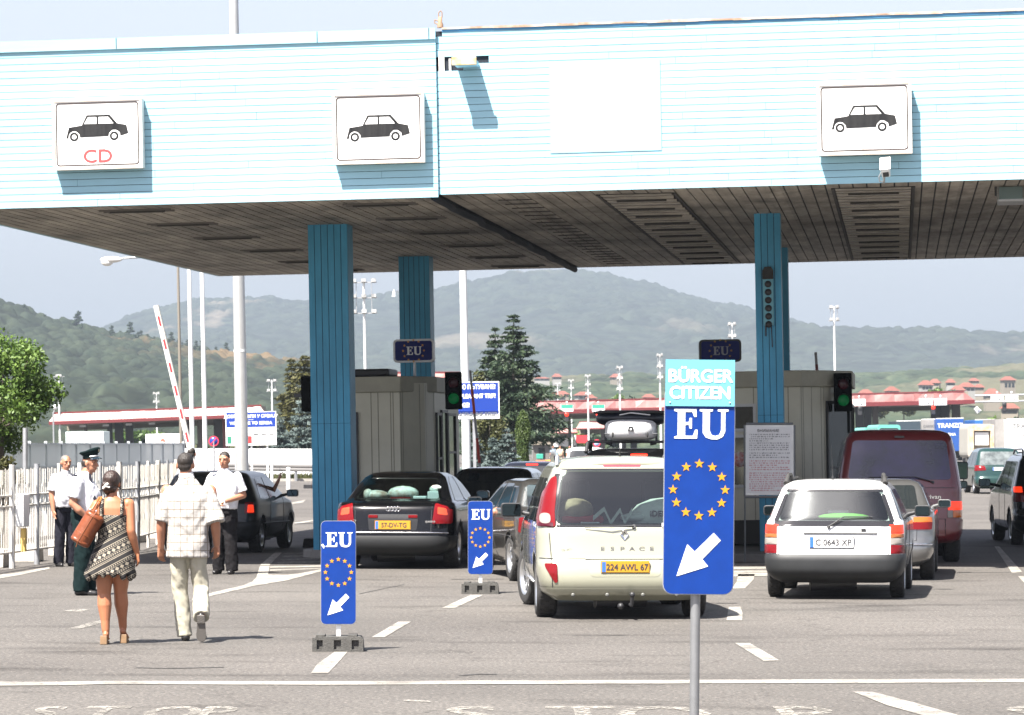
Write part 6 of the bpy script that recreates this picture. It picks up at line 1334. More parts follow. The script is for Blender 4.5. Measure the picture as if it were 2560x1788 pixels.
t = thing('gantry', 'grey gantry bar crossing at the right edge with two white plates', 'gantry', (GX(2440, 379), 379, 0), 0, None, True); zz = HC + (HY - 997) / F * 379; m = MB(); m.tube((0, 0, zz + .35), (12, 0, zz + .35), .1); m.tube((0, 0, zz - .35), (12, 0, zz - .35), .1); m.tube((11, 0, 0), (11, 0, zz + .4), .18); m.build('beam', M_steel, t)
def far_signal(label, px, py, D, red=True):
    v = W(px, py, D); t = thing('far_signal', label, 'traffic light', v, 0, 'hanging lane signals of the far canopy', True); m = MB(); m.box((0, 0, 0), (.45, .3, 1.0)); m.build('housing', M_black, t, bevel=.05)
    m = MB(); m.ell((0, -.17, .26), (.24, .08, .24), 12); m.build('lens', M_redlit if red else M_black, t)
for lab, px, py, r in (('red hanging signal under the left green plate', 1417, 1043, 1), ('red hanging signal under the right green plate', 1495, 1042, 1), ('red hanging signal under the adjoining white plates', 2333, 1025, 1), ('dark hanging signal right of the right booth', 2150, 1027, 0), ('dark hanging signal under the gantry plates', 2511, 1017, 0)): far_signal(lab, px, py, 376, r)

# lorries, buses, kiosks
def lorry(label, x0, y0, x1, D, col, side=None, sx=0, text=None, tcol=None, dpt=9, rounded_=False):
    A = W(x0, y0, D); B = W(x1, y0, D); w2 = (B.x - A.x) / 2; t = thing('lorry', label, 'lorry', ((A.x + B.x) / 2, D, 0), R(0), 'lorries waiting on the far right', True); h = A.z
    m = MB(); m.bbox((-w2, 0, 1.0), (w2, dpt, h)); m.build('cargo_box', col, t, bevel=.25 if rounded_ else .04)
    if side: m = MB(); m.add([(-w2 - sx, dpt, 1.0), (-w2 - .01, 0, 1.0), (-w2 - .01, 0, h), (-w2 - sx, dpt, h)], [(0, 1, 2, 3)]); m.build('side_curtain', side, t)
    m = MB(); m.bbox((-w2, .02, h), (w2, .1, h + .08)); m.build('top_rail', M_offwhite, t)
    m = MB(); 
    for s in (-1, 1): m.lathe([(0, -.2), (.48, -.2), (.48, .2), (0, .2)], (s * (w2 - .3), 1.2, .48), 'X', 16); 
    m.bbox((-w2 + .2, .5, .5), (w2 - .2, dpt - .5, .98)); m.build('chassis', M_rubber, t)
    if text: m = MB(); text_on(m, text, min(.7, w2 * .45), 0, -.012, h - .75, bold=.02); text_on(m, text[::-1][:5], .4, .0, -.012, h - 1.7, bold=.01); m.build('lettering', tcol or M_white, t)
    return t, w2, h
M_tblue = mat('tarp_blue', (.01, .06, .24), .5, var=.1, vscale=.5); M_tblue2 = mat('tarp_sky_blue', (.02, .11, .34), .5)
M_tgrey = mat('tarp_grey', (.22, .21, .2), .7, var=.15, vscale=.8)
lorry('dark green and navy lorry behind the van roof', 2243, 1053, 2305, 372, mat('tarp_dark', (.02, .035, .05), .6), dpt=8)
lorry('grey lorry side left of the blue trailer', 2306, 1049, 2342, 371, M_tgrey, text='CARGO', tcol=mat('tarp_print', (.1, .1, .1), .6), dpt=8)
lorry('blue trailer with white lettering', 2343, 1047, 2411, 369, M_tblue, text='TRANZIT', dpt=9)
lorry('bright blue trailer right of the refuse lorry', 2440, 1050, 2490, 367, M_tblue2, text='LS', dpt=9)
tl, w2, h = lorry('large white trailer with a grey side near the right edge', 2519, 1048, 2600, 350, M_white, text='TRANS', tcol=mat('tarp_print', (.1, .1, .1), .6), dpt=10)
A = W(2490, 1048, 352); B = W(2518, 1048, 352); m = MB(); t = thing('lorry', 'grey curtain sided lorry beside the large white trailer', 'lorry', ((A.x + B.x) / 2, 352, 0), 0, 'lorries waiting on the far right', True); m.bbox((-.62, 0, .9), (.62, 9, A.z)); m.build('side_curtain', M_tgrey, t); m = MB(); m.lathe([(0, -.2), (.48, -.2), (.48, .2), (0, .2)], (.2, 1.2, .48), 'X', 16); m.build('wheel', M_rubber, t)
# refuse lorry
A = W(2416, 1060, 225); B = W(2488, 1060, 225); w2 = (B.x - A.x) / 2 * .93; t = thing('refuse_lorry', 'cream refuse lorry with rusty tail gear behind the green people carrier', 'lorry', ((A.x + B.x) / 2, 225, 0), R(3), None)
h = A.z; M_cream = mat('refuse_cream', (.55, .5, .4), .6, col2=(.42, .25, .12), vscale=2.2)
m = MB(); m.prism(rounded([(-w2, .9), (w2, .9), (w2, h), (-w2, h)], .35), 0, 3); m.build('compactor_body', mat('refuse_side', (.3, .29, .26), .6), t)
m = MB(); m.prism(rounded([(-w2 + .1, 1.0), (-w2 + .32, 1.0), (-w2 + .32, h - .05), (-w2 + .1, h - .05)], .05), -.5, 0); m.prism(rounded([(w2 - .32, 1.0), (w2 - .1, 1.0), (w2 - .1, h - .05), (w2 - .32, h - .05)], .05), -.5, 0); m.prism([(-w2 + .3, h - .45), (w2 - .3, h - .45), (w2 - .3, h - .08), (-w2 + .3, h - .08)], -.45, 0); m.build('tail_frame', M_cream, t)
m = MB(); m.prism([(-w2 + .42, 1.75), (w2 - .42, 1.75), (w2 - .42, h - .55), (-w2 + .42, h - .55)], -.3, 0); m.build('tail_hatch', M_white, t)
m = MB()
for i in range(7): m.bbox((-w2 + .4 + i * .2, -.5, .9 + (i % 3) * .1), (-w2 + .5 + i * .2, -.3, 1.5)); 
m.build('lift_gear', M_cream, t); m = MB(); [m.lathe([(0, -.15), (.45, -.15), (.45, .15), (0, .15)], (s * (w2 - .25), 1.0, .45), 'X', 16) for s in (-1, 1)]; m.bbox((-w2 + .2, .1, .4), (w2 - .2, 2.8, .89)); m.build('chassis', M_rubber, t)
# turquoise coach roofs
for lab, x0, y0, x1, D in (('turquoise coach roof rising behind the burgundy van', 2194, 1062, 2251, 300), ('turquoise coach further left behind the burgundy van', 2160, 1069, 2196, 310)):
    A = W(x0, y0, D); B = W(x1, y0, D); w2 = (B.x - A.x) / 2; t = thing('coach', lab, 'coach', ((A.x + B.x) / 2, D, 0), 0, 'turquoise coaches'); h = A.z; m = MB(); m.prism(rounded([(-w2, .4), (w2, .4), (w2, h), (-w2, h)], .3), 0, 9); m.build('body', mat('coach_turquoise', (.10, .34, .29), .4), t); m = MB(); m.prism(rounded([(-w2 + .15, 1.6), (w2 - .15, 1.6), (w2 - .15, h - .3), (-w2 + .15, h - .3)], .2), -.03, -.001); m.build('rear_window', M_glassd, t); m = MB(); [m.lathe([(0, -.15), (.45, -.15), (.45, .15), (0, .15)], (s * (w2 - .2), 1.5, .45), 'X', 14) for s in (-1, 1)]; m.build('wheel', M_rubber, t)
# kiosk with roof, posters, market boards under the red canopy
D = 330; s = D / F
t = thing('kiosk', 'dark framed kiosk with a curved roof in front of the pillar tree lane', 'kiosk', (GX(1354, D), D, 0), 0, None, True)
z = lambda py: HC + (HY - py) / F * D
m = MB(); m.prism([(-22 * s, 0), (22 * s, 0), (22 * s, z(1112)), (-22 * s, z(1112))], .2, 3); m.build('wall', mat('kiosk_grey', (.12, .11, .10), .7), t)
m = MB(); m.prism([(-24 * s, z(1112)), (24 * s, z(1112)), (22 * s, z(1103)), (8 * s, z(1098)), (-10 * s, z(1099)), (-22 * s, z(1106))], -.2, 3.2); m.build('roof', mat('kiosk_roof', (.22, .19, .15), .6), t)
m = MB(); m.bbox((-7 * s, .15, .4), (9 * s, .199, z(1120))); m.build('window', M_glassd, t)
for lab, x0, y0, x1, y1, mm, tx, DD in (('large white poster with the letters AR behind the kiosk', 1384, 1086, 1426, 1117, M_white, 'AR', 425), ('white poster half hidden behind the kiosk roof', 1330, 1086, 1362, 1103, M_white, None, 425), ('white poster left of the red one', 1434, 1088, 1441, 1114, M_white, None, 425), ('red poster under the brown kiosk roof', 1440, 1088, 1470, 1108, mat('poster_red', (.5, .03, .04), .5), None, 424)):
    A = W(x0, y0, DD); B = W(x1, y1, DD); t = thing('poster', lab, 'poster', ((A.x + B.x) / 2, DD, 0), 0, 'posters on the far kiosks'); m = MB(); w2 = (B.x - A.x) / 2; m.bbox((-w2, 0, B.z), (w2, .15, A.z)); m.build('board', mm, t); m = MB(); m.bbox((-w2, .16, 0), (-w2 + .1, .3, A.z)); m.bbox((w2 - .1, .16, 0), (w2, .3, A.z)); m.build('post', M_steel, t)
    if tx: m = MB(); text_on(m, tx, .8, -w2 * .4, -.01, (A.z + B.z) / 2); m.build('lettering', M_ink, t)
t = thing('no_parking_sign', 'round red rimmed sign beside the roof box', 'traffic sign', W(1492, 1108, 200), 0, None, True); m = MB(); m.lathe([(0, 0), (.22, 0), (.22, .02)], (0, 0, 0), 'Y', 20, mi=0); m.lathe([(.17, -.006), (.225, -.006)], (0, 0, 0), 'Y', 20, mi=1); m.build('disc', [mat('pale_blue_disc', (.35, .45, .7), .5), mat('sign_red', (.5, .03, .06), .5)], t); m = MB(); m.tube((0, .03, -1.9), (0, .03, .1), .03); m.build('post', M_steel, t)
for lab, x0, y0, x1, mm in (('green topped stall panel before the kiosk', 1341, 1135, 1358, mat('far_green', (.03, .28, .20), .5)), ('orange stall cover beside the kiosk', 1340, 1151, 1364, mat('stall_orange', (.6, .13, .04), .6)), ('red and yellow goods on a far stall', 1362, 1150, 1380, mat('stall_red', (.55, .07, .03), .6, col2=(.6, .4, .05), vscale=3))):
    A = W(x0, y0, 240); B = W(x1, y0, 240); t = thing('stall', lab, 'stall', ((A.x + B.x) / 2, 240, 0), 0, 'market stalls far up the lane'); m = MB(); m.bbox((-(B.x - A.x) / 2, 0, A.z - .35), ((B.x - A.x) / 2, .6, A.z)); m.build('cover', mm, t, bevel=.03); m = MB(); [m.tube((x, .3, 0), (x, .3, A.z - .3), .03) for x in (-.2, .2)]; m.build('leg', M_steel, t)
# parked lorry left of the kiosk (white sided) and white shelter beside the thuja
t = thing('shelter', 'white flat shelter roof left of the pillar tree', 'shelter', (GX(1240, 200), 200, 0), 0, None, True); m = MB(); zz = HC + (HY - 1039) / F * 200; m.bbox((-2, 0, zz - .12), (1.6, 2, zz)); m.build('roof', M_white, t); m = MB(); [m.tube((x, 1, 0), (x, 1, zz - .1), .05) for x in (-1.8, 1.4)]; m.build('post', M_steel, t)

# houses on the slope
def house(label, px, py, D, wd, hw, hr, wallm, roofm, rz=0):
    v = W(px, py, D); t = thing('house', label, 'house', v, rz, 'red roofed houses on the slope'); m = MB(); m.bbox((-wd / 2, 0, -hw - 4), (wd / 2, wd * .8, 0)); m.build('wall', wallm, t)
    m = MB(); a = wd / 2 + .5; b = wd * .8 + .5; m.add([(-a, -.5, -.1), (a, -.5, -.1), (a, b, -.1), (-a, b, -.1), (-a * .35, b / 2, hr), (a * .35, b / 2, hr)], [(0, 1, 5, 4), (1, 2, 5), (2, 3, 4, 5), (3, 0, 4), (0, 3, 2, 1)]); m.build('roof', roofm, t)
    for i in range(3): m = MB(); x = (-.3 + .3 * i) * wd; m.bbox((x - .5, -.05, -hw * .75), (x + .5, -.002, -hw * .3)); m.build('window', M_glassd, t)
    return t
M_hroof = mat('terracotta', (.15, .05, .035), .8, var=.15, vscale=.4); M_hw1 = mat('house_white', (.26, .255, .24), .8); M_hw2 = mat('house_cream', (.2, .175, .14), .8)
for lab, px, py, D, wd, hw, hr, wm, rz in (('white two storey house with a red roof, largest on the slope', 2318, 962, 1150, 4.2, 2.2, 1.6, M_hw1, .2), ('cream house with a red roof just right of the largest white one', 2335, 957, 1250, 4, 1.6, 1.5, M_hw2, -.3), ('small red roofed house above the right booth signal', 2166, 982, 1000, 3.3, 1, 1.1, M_hw2, .1), ('red roofed house above the middle of the canopy', 2235, 977, 1050, 3.6, 1.2, 1.4, M_hw2, .4),
    ('white gabled house between two trees', 2377, 956, 1200, 3, 1.4, 1.3, M_hw1, 0), ('long red roof above the canopy end', 2397, 975, 1100, 4, 1.2, 1.5, M_hw2, .1), ('wide red roofed house with a balcony at the canopy end', 2421, 967, 1120, 5, 1.8, 1.5, M_hw1, .2), ('small red roof right of the canopy end', 2449, 968, 1150, 3, .8, 1.1, M_hw2, 0), ('tall ochre house high at the right edge', 2524, 950, 1300, 5, 4, 1.5, M_hw2, .2), ('red roofed house behind the gantry plates', 2483, 986, 1000, 4.4, 1, 1.8, M_hw2, .1), ('isolated red roof high in the fields', 2436, 952, 1400, 4, 1, 1.2, M_hw2, 0), ('red roof by the hanging gantry signal', 2524, 1020, 700, 3.6, 1.6, 1.0, M_hw2, -.2),
    ('tiny far house beside the conifer, highest', 1393, 942, 1500, 4, 1.5, 1.5, M_hw1, .1), ('white and red far house left of the floodlight masts', 1392, 990, 1100, 6, 1.4, 1.2, M_hw1, .2), ('far red roof behind the third floodlight mast', 1404, 985, 1150, 5, 1.2, 1.1, M_hw2, 0), ('far red roofed house behind the second floodlight mast', 1463, 988, 1100, 5, 1.4, 1.2, M_hw1, .3), ('low white far house right of the second mast', 1478, 995, 1080, 3.5, .9, .8, M_hw1, 0), ('pink roofed far house between the masts', 1541, 943, 1500, 5, 1, 1.6, M_hw2, .1), ('low red roofed barn left of the citizen plate', 1622, 993, 1100, 4, .8, 1.1, M_hw2, 0), ('long low far house left of the mountain foot', 1355, 946, 1500, 7, 1, .7, M_hw1, 0), ('red far roof left of the conifer branch', 1352, 995, 1000, 4, 1, 1.2, M_hw2, .2)):
    house(lab, px, py, D, wd * .95, hw * .95, hr * .95, wm, M_hroof, rz)
v = W(985, 737, 5080); t = thing('monument', 'tiny white tower on the mountain crest between the blue columns', 'tower', v); m = MB(); m.tube((0, 0, -8), (0, 0, 3), 4, 2.4); m.tube((0, 0, 3), (0, 0, 8), 2.4, .3); m.build('tower', M_white, t)

# ================================================================ TREES
def leaf_mat(name, c1, c2, sc=1.5):
    m = bpy.data.materials.new(name); m.use_nodes = True; nt = m.node_tree; p = nt.nodes['Principled BSDF']; p.inputs['Roughness'].default_value = .55; p.inputs['Specular IOR Level'].default_value = .35
    g = N(nt, 'ShaderNodeNewGeometry'); tc = N(nt, 'ShaderNodeTexCoord'); n = N(nt, 'ShaderNodeTexNoise', Scale=sc, Detail=3.0); nt.links.new(tc.outputs['Object'], n.inputs['Vector'])
    at = N(nt, 'ShaderNodeMath', operation='ADD'); mu = N(nt, 'ShaderNodeMath', operation='MULTIPLY'); mu.inputs[1].default_value = .45; nt.links.new(g.outputs['Random Per Island'], mu.inputs[0]); nt.links.new(mu.outputs[0], at.inputs[0]); nt.links.new(n.outputs['Fac'], at.inputs[1])
    cr = N(nt, 'ShaderNodeValToRGB'); cr.color_ramp.elements[0].position = .45; cr.color_ramp.elements[1].position = .95; cr.color_ramp.elements[0].color = (*c1, 1); cr.color_ramp.elements[1].color = (*c2, 1)
    nt.links.new(at.outputs[0], cr.inputs[0]); nt.links.new(cr.outputs[0], p.inputs['Base Color'])
    tr = N(nt, 'ShaderNodeBsdfTranslucent'); nt.links.new(cr.outputs[0], tr.inputs[0]); mx_ = N(nt, 'ShaderNodeMixShader'); mx_.inputs[0].default_value = .22
    nt.links.new(p.outputs[0], mx_.inputs[1]); nt.links.new(tr.outputs[0], mx_.inputs[2]); nt.links.new(mx_.outputs[0], nt.nodes['Material Output'].inputs[0]); return m
def leaves(name, P, size, m, parent, asp=.5, dirs=None, jitter=.5):
    n = len(P); P = np.asarray(P); d = RNG.normal(size=(n, 3)) if dirs is None else np.asarray(dirs) + RNG.normal(size=(n, 3)) * jitter
    d /= np.linalg.norm(d, axis=1)[:, None] + 1e-9; e = np.cross(d, RNG.normal(size=(n, 3))); e /= np.linalg.norm(e, axis=1)[:, None] + 1e-9
    s = (size * RNG.uniform(.6, 1.35, n))[:, None]; V = np.stack([P - d * s, P + e * s * asp, P + d * s, P - e * s * asp], 1).reshape(-1, 3)
    me = bpy.data.meshes.new(name); me.vertices.add(n * 4); me.vertices.foreach_set('co', V.reshape(-1)); me.loops.add(n * 4); me.loops.foreach_set('vertex_index', np.arange(n * 4, dtype=np.int32)); me.polygons.add(n); me.polygons.foreach_set('loop_start', np.arange(0, n * 4, 4, dtype=np.int32)); me.update(calc_edges=True); me.materials.append(m)
    o = bpy.data.objects.new(name, me); C.objects.link(o); o.parent = parent; return o
M_bark = mat('bark', (.09, .075, .06), .9, var=.3, vscale=8, bump=.5)
def broadleaf(name, label, x, D, z0, z1, rx, n, size, m, group=None, clumps=26, seed=0, ry=None, gap=.75):
    rg = np.random.default_rng(seed); t = thing(name, label, 'tree', (x, D, 0), 0, group); cz = (z0 + z1) / 2; rz = (z1 - z0) / 2; ry = ry or rx; P = []
    c = rg.normal(size=(clumps, 3)); c /= np.linalg.norm(c, axis=1)[:, None]; c *= rg.uniform(.35, 1, (clumps, 1)) ** .6 * gap; c[:, 0] *= rx; c[:, 1] *= ry; c[:, 2] *= rz; rr = rg.uniform(.15, .34, clumps)
    for k in range(clumps):
        q = rg.normal(size=(n // clumps, 3)); q /= np.linalg.norm(q, axis=1)[:, None]; q *= rg.uniform(.3, 1, (len(q), 1)) ** .4; P.append(c[k] + q * rr[k] * np.array([rx, ry, rz]) * (1 + .15 * rg.normal(size=(len(q), 1))))
    P = np.concatenate(P) + np.array([0, 0, cz]); leaves('crown', P, size, m, t)
    b = MB(); b.path([(0, 0, 0), (.03 * rx, 0, z0 * .6), (-.02 * rx, 0, z0 + rz * .5), (.05, 0, cz + rz * .5)], .1, rs=[.05 * rx + .04, .045 * rx + .03, .03 * rx + .02, .01])
    for k in range(0, clumps, 2): b.tube((0, 0, z0 + rz * .4), Vector(c[k]) + Vector((0, 0, cz)), .018 * rx + .012, .008, 6)
    b.build('trunk', M_bark, t); return t
def conifer(name, label, x, D, h, r, m, z0=.6, levels=26, per=8, size=.14, n=60, droop=.25, group='conifers beyond the lanes', seed=0, prof=1.0, lean=0):
    rg = np.random.default_rng(seed); t = thing(name, label, 'conifer', (x, D, 0), 0, group); P = []; dr = []; b = MB(); b.tube((0, 0, 0), (0, 0, h * .97), h * .018 + .02, .02, 8)
    for L in range(levels):
        u = (L + rg.uniform(-.3, .3)) / levels; z = z0 + (h - z0) * u; Rl = r * ((1 - u) ** prof) * rg.uniform(.75, 1.15) + .08
        for k in range(per):
            a = rg.uniform(0, 2 * math.pi); R_ = Rl * rg.uniform(.6, 1.12); q = max(6, int(n * (R_ / r) + 6)); s = rg.uniform(.1, 1, q) ** .8
            px = np.cos(a) * s * R_; py = np.sin(a) * s * R_; pz = z - droop * R_ * s + .18 * R_ * s ** 3
            W_ = R_ * .22 * (1 - s * .6); P.append(np.stack([px + rg.normal(size=q) * W_, py + rg.normal(size=q) * W_, pz + rg.normal(size=q) * W_ * .35], 1)); dr.append(np.tile([np.cos(a), np.sin(a), -.3], (q, 1)))
            b.tube((0, 0, z), (math.cos(a) * R_ * .8, math.sin(a) * R_ * .8, z - droop * R_ * .6), .02, .006, 4, caps=False)
    leaves('crown', np.concatenate(P), size, m, t, .35, np.concatenate(dr), .55); b.build('trunk', M_bark, t); return t
L1 = leaf_mat('leaf_bright', (.03, .07, .009), (.115, .18, .035)); L2 = leaf_mat('needle_dark', (.012, .028, .018), (.05, .075, .035), .6); L3 = leaf_mat('needle_blue', (.05, .075, .07), (.15, .19, .18), .8)
L4 = leaf_mat('leaf_olive', (.028, .036, .01), (.085, .088, .03), .8); L5 = leaf_mat('thuja_green', (.025, .05, .01), (.08, .115, .03), 1.5); L6 = leaf_mat('leaf_brown_green', (.03, .035, .01), (.09, .085, .025), .8)
D = 61.5; broadleaf('broadleaf_tree', 'bright green broadleaf tree at the left edge behind the fence', GX(2, D), D, 1.75, 3.75, .98, 17000, .042, L1, clumps=58, seed=4, gap=1.0)
t = thing('guard_post', 'plain grey steel post rising through the tree beside the fence', 'post', (GX(63, 60.5), 60.5, 0)); m = MB(); m.tube((0, 0, 0), (0, 0, 2.15), .045, n=10); m.build('post', M_steel, t)
broadleaf('broadleaf_tree', 'thin low sapling with drooping leaves at the left edge', GX(18, 60), 60, .95, 1.75, .42, 700, .045, L6, clumps=9, seed=9)
D = 205; s = D / F
conifer('dark_conifer', 'brownish green conifer left of the wide blue column', GX(762, D), D, HC + (HY - 880) * s, 2.2, L6, seed=2, size=.17, n=75, prof=.7)
conifer('dark_conifer', 'brownish green conifer with a pointed tip, left of its twin', GX(728, D + 6), D + 6, HC + (HY - 886) * s, 1.35, L6, seed=3, size=.16, n=60, prof=.75)
conifer('blue_spruce', 'blue spruce left of the wide blue column', GX(758, 192), 192, HC + (HY - 985) / F * 192, 1.9, L3, seed=4, size=.12, n=70, z0=.2, prof=.85)
conifer('blue_spruce', 'smaller blue spruce beside the welcome board', GX(702, 190), 190, HC + (HY - 1045) / F * 190, 1.2, L3, seed=5, size=.11, n=50, z0=.2, prof=.8)
D = 185; s = D / F
conifer('tall_fir', 'tallest dark fir, right of the pleasant trip board', GX(1284, D), D, HC + (HY - 780) * s, 3.0, L2, seed=6, size=.15, n=120, z0=2.3, prof=.85, levels=26, per=7)
conifer('tall_fir', 'dark fir just left of the tallest one', GX(1238, D + 5), D + 5, HC + (HY - 803) * s, 2.1, L2, seed=7, size=.15, n=90, z0=1.5, prof=.8, levels=24, per=7)
broadleaf('birch_tree', 'thin light green birch between the mast and the firs', GX(1192, 150), 150, 1.0, 5.6, .75, 5000, .085, L4, 'light trees by the firs', clumps=30, seed=12)
broadleaf('birch_tree', 'low yellow green tree under the pleasant trip board', GX(1222, 145), 145, .4, 3.4, .95, 5000, .085, L4, 'light trees by the firs', clumps=26, seed=13)
for i, (px, D, top, r, lab) in enumerate(((1188, 120, 1075, .8, 'blue spruce nearest the mast foot'), (1232, 118, 1090, .75, 'low blue spruce between the barrier arm and the pillar tree'), (1268, 125, 1068, .85, 'blue spruce just left of the pillar tree'))): conifer('blue_spruce', lab, GX(px, D), D, HC + (HY - top) / F * D, r, L3, seed=20 + i, size=.085, n=70, z0=.15, levels=18)
D = 135; t = thing('pillar_tree', 'narrow bright green pillar tree beside the far kiosk', 'tree', (GX(1307, D), D, 0)); q = RNG.normal(size=(9000, 3)); q /= np.linalg.norm(q, axis=1)[:, None]; q *= RNG.uniform(.7, 1, (9000, 1)); hh = HC + (HY - 1024) / F * D
P = q * np.array([.30, .30, hh / 2]); P[:, 2] += hh / 2; P[:, 0] *= 1 + .25 * np.sin(P[:, 2] * 3); leaves('crown', P, .05, L5, t, .4, np.tile([0, 0, 1.0], (9000, 1)), .5); m = MB(); m.tube((0, 0, 0), (0, 0, hh * .8), .06, .02); m.build('trunk', M_bark, t)
for i, (px, D, py, r) in enumerate(((2380, 520, 1040, 3), (2505, 520, 1030, 4.2), (2560, 500, 1032, 3.5), (2190, 560, 975, 3.2), (2340, 640, 968, 2.6), (2375, 640, 966, 2.4), (2260, 600, 985, 3), (1545, 640, 985, 3.4), (1580, 620, 990, 2.6), (2225, 480, 1062, 6), (2170, 470, 1064, 5), (2270, 470, 1058, 5), (2320, 480, 1060, 5), (1405, 460, 1072, 5), (1500, 470, 1070, 5), (640, 420, 1084, 5), (340, 430, 1074, 6), (385, 440, 1072, 6), (440, 430, 1078, 5), (2470, 470, 1068, 5), (2545, 480, 1066, 5))):
    top = HC + (HY - py) / F * D; broadleaf('far_tree', 'round leafy tree beyond the far canopies', GX(px, D), D, max(.1, top - r * 1.5), top, r * .9, 1600, .2 + r * .05, (L4, L1, L2)[i % 3], 'leafy trees beyond the far canopies', clumps=16, seed=40 + i)
# pines along the left ridge
rc = [(p[0], p[1]) for p in near_crest]
pr0 = conifer('ridge_pine', 'small dark pine on the crest of the left wooded hill', 0, 1490, 11, 3.2, L2, levels=9, per=5, size=1.0, n=8, group='pines on the left ridge', seed=77, prof=.6, z0=2)
xs_ = [60, 112, 190, 196, 279, 300, 318, 325, 345, 352, 368, 385, 410, 428, 445, 455, 468, 490, 505, 540, 565, 590]
for i, px in enumerate(xs_):
    o = pr0 if i == 0 else pr0.copy()
    if i: C.objects.link(o)
    py = np.interp(px, [a for a, b in rc], [b for a, b in rc]); k = random.uniform(.45, .85) if px not in (65, 196, 325) else 1.0
    v = W(px, py, 1496); o.location = (v.x, 1496, v.z - 2.5); o.scale = (k, k, k)
    if i:
        for ch in pr0.children: c = ch.copy(); C.objects.link(c); c.parent = o
# verge grass by the guard rail
gv = []; 
for _ in range(5000): gv.append((random.uniform(-17.5, -8.5), random.uniform(169.1, 173), random.uniform(0, .28)))
vg = leaves('verge_grass', gv, .14, L4, None, .15, np.tile([0, 0, 1.0], (5000, 1)), .3); tag(vg, kind='stuff')
# ================================================================ PEOPLE
M_skin = mat('skin', (.33, .15, .088), .5, var=.07, vscale=9); M_skin2 = mat('skin_tanned', (.32, .125, .06), .48, var=.08, vscale=7)
M_hair = mat('dark_hair', (.018, .013, .010), .55, bump=.6, bscale=90, stretch=(1, 1, .3)); M_hairb = mat('brown_hair', (.022, .010, .006), .45, bump=.6, bscale=70, stretch=(1, 1, .25), var=.4, vscale=14); M_hairg = mat('grey_hair', (.13, .12, .11), .7)
M_leather = mat('black_leather', (.015, .014, .014), .3); M_eye = mat('eye_dark', (.02, .015, .012), .3)
def cloth(name, col, b=.5, bs=9.0, **k): return mat(name, col, .9, spec=.12, bump=b, bscale=bs, stretch=(1, 1, .55), **k)
M_shirt = cloth('white_shirt', (.52, .52, .55)); M_green = cloth('uniform_green', (.004, .0115, .012)); M_navyt = cloth('navy_trousers', (.014, .014, .02)); M_blackt = cloth('black_trousers', (.012, .011, .012)); M_khaki = cloth('khaki_trousers', (.35, .33, .265), .35, 5.0)
def remesh(mb, name, m, parent, vox=.008, sm=4, sub=False):
    o = mb.build(name, m, None); r = o.modifiers.new('r', 'REMESH'); r.mode = 'VOXEL'; r.voxel_size = vox; r.use_smooth_shade = True
    s = o.modifiers.new('s', 'SMOOTH'); s.iterations = sm; s.factor = .5
    dg = bpy.context.evaluated_depsgraph_get(); me = bpy.data.meshes.new_from_object(o.evaluated_get(dg)); old = o.data; o.modifiers.clear(); o.data = me; bpy.data.meshes.remove(old)
    if vox >= .0095 and name in ('shirt', 'trousers', 'dress'):
        rg = vox * .9 if name != 'trousers' else .011
        k = len(me.vertices); co = np.empty(k * 3); no = np.empty(k * 3); me.vertices.foreach_get('co', co); me.vertices.foreach_get('normal', no); co = co.reshape(-1, 3); no = no.reshape(-1, 3)
        q = np.array([mnoise.noise(Vector((c[0] * 13 + c[2] * 5, c[1] * 13, c[2] * 8 - abs(c[0]) * 9))) + .5 * mnoise.noise(Vector((c[0] * 30, c[1] * 30, c[2] * 22 + c[0] * 20))) for c in co]); co += no * (q * rg)[:, None]; me.vertices.foreach_set('co', co.reshape(-1)); me.update()
    me.materials.clear(); me.materials.append(m); me.polygons.foreach_set('use_smooth', np.ones(len(me.polygons), bool)); me.name = name
    o.parent = parent; return o
def loft(mb, secs, n=24, mi=0):      # secs: (centre, rx, ry[, angle]) stacked roughly along z
    vs = []
    for q in secs:
        c = Vector(q[0]); rx, ry = q[1], q[2]; a0 = q[3] if len(q) > 3 else 0
        for i in range(n):
            a = 2 * math.pi * i / n; x = rx * math.copysign(abs(math.cos(a)) ** .85, math.cos(a)); y = ry * math.copysign(abs(math.sin(a)) ** .85, math.sin(a))
            vs.append(c + Vector((x * math.cos(a0) - y * math.sin(a0), x * math.sin(a0) + y * math.cos(a0), 0)))
    k = len(secs); fs = [(j * n + i, j * n + (i + 1) % n, (j + 1) * n + (i + 1) % n, (j + 1) * n + i) for j in range(k - 1) for i in range(n)]
    if Vector(secs[-1][0]).z < Vector(secs[0][0]).z: fs = [f[::-1] for f in fs]; fs += [tuple(range(n)), tuple(range(k * n - 1, (k - 1) * n - 1, -1))]
    else: fs += [tuple(range(n - 1, -1, -1)), tuple(range((k - 1) * n, k * n))]
    mb.add(vs, fs, mi, True)
def limb(mb, pts, rs, n=12):
    for (a, b), (r, s) in zip(zip(pts[:-1], pts[1:]), zip(rs[:-1], rs[1:])): mb.caps(a, r, b, s, n)
def muscle(mb, a, b, c, d, ra, rb, rc):   # upper and lower leg with thigh and calf
    a, b, c = Vector(a), Vector(b), Vector(c); limb(mb, [a, a.lerp(b, .5), b, b.lerp(c, .32), b.lerp(c, .75), c], [ra, ra * .84, rb, rb * 1.06, rc * 1.15, rc])
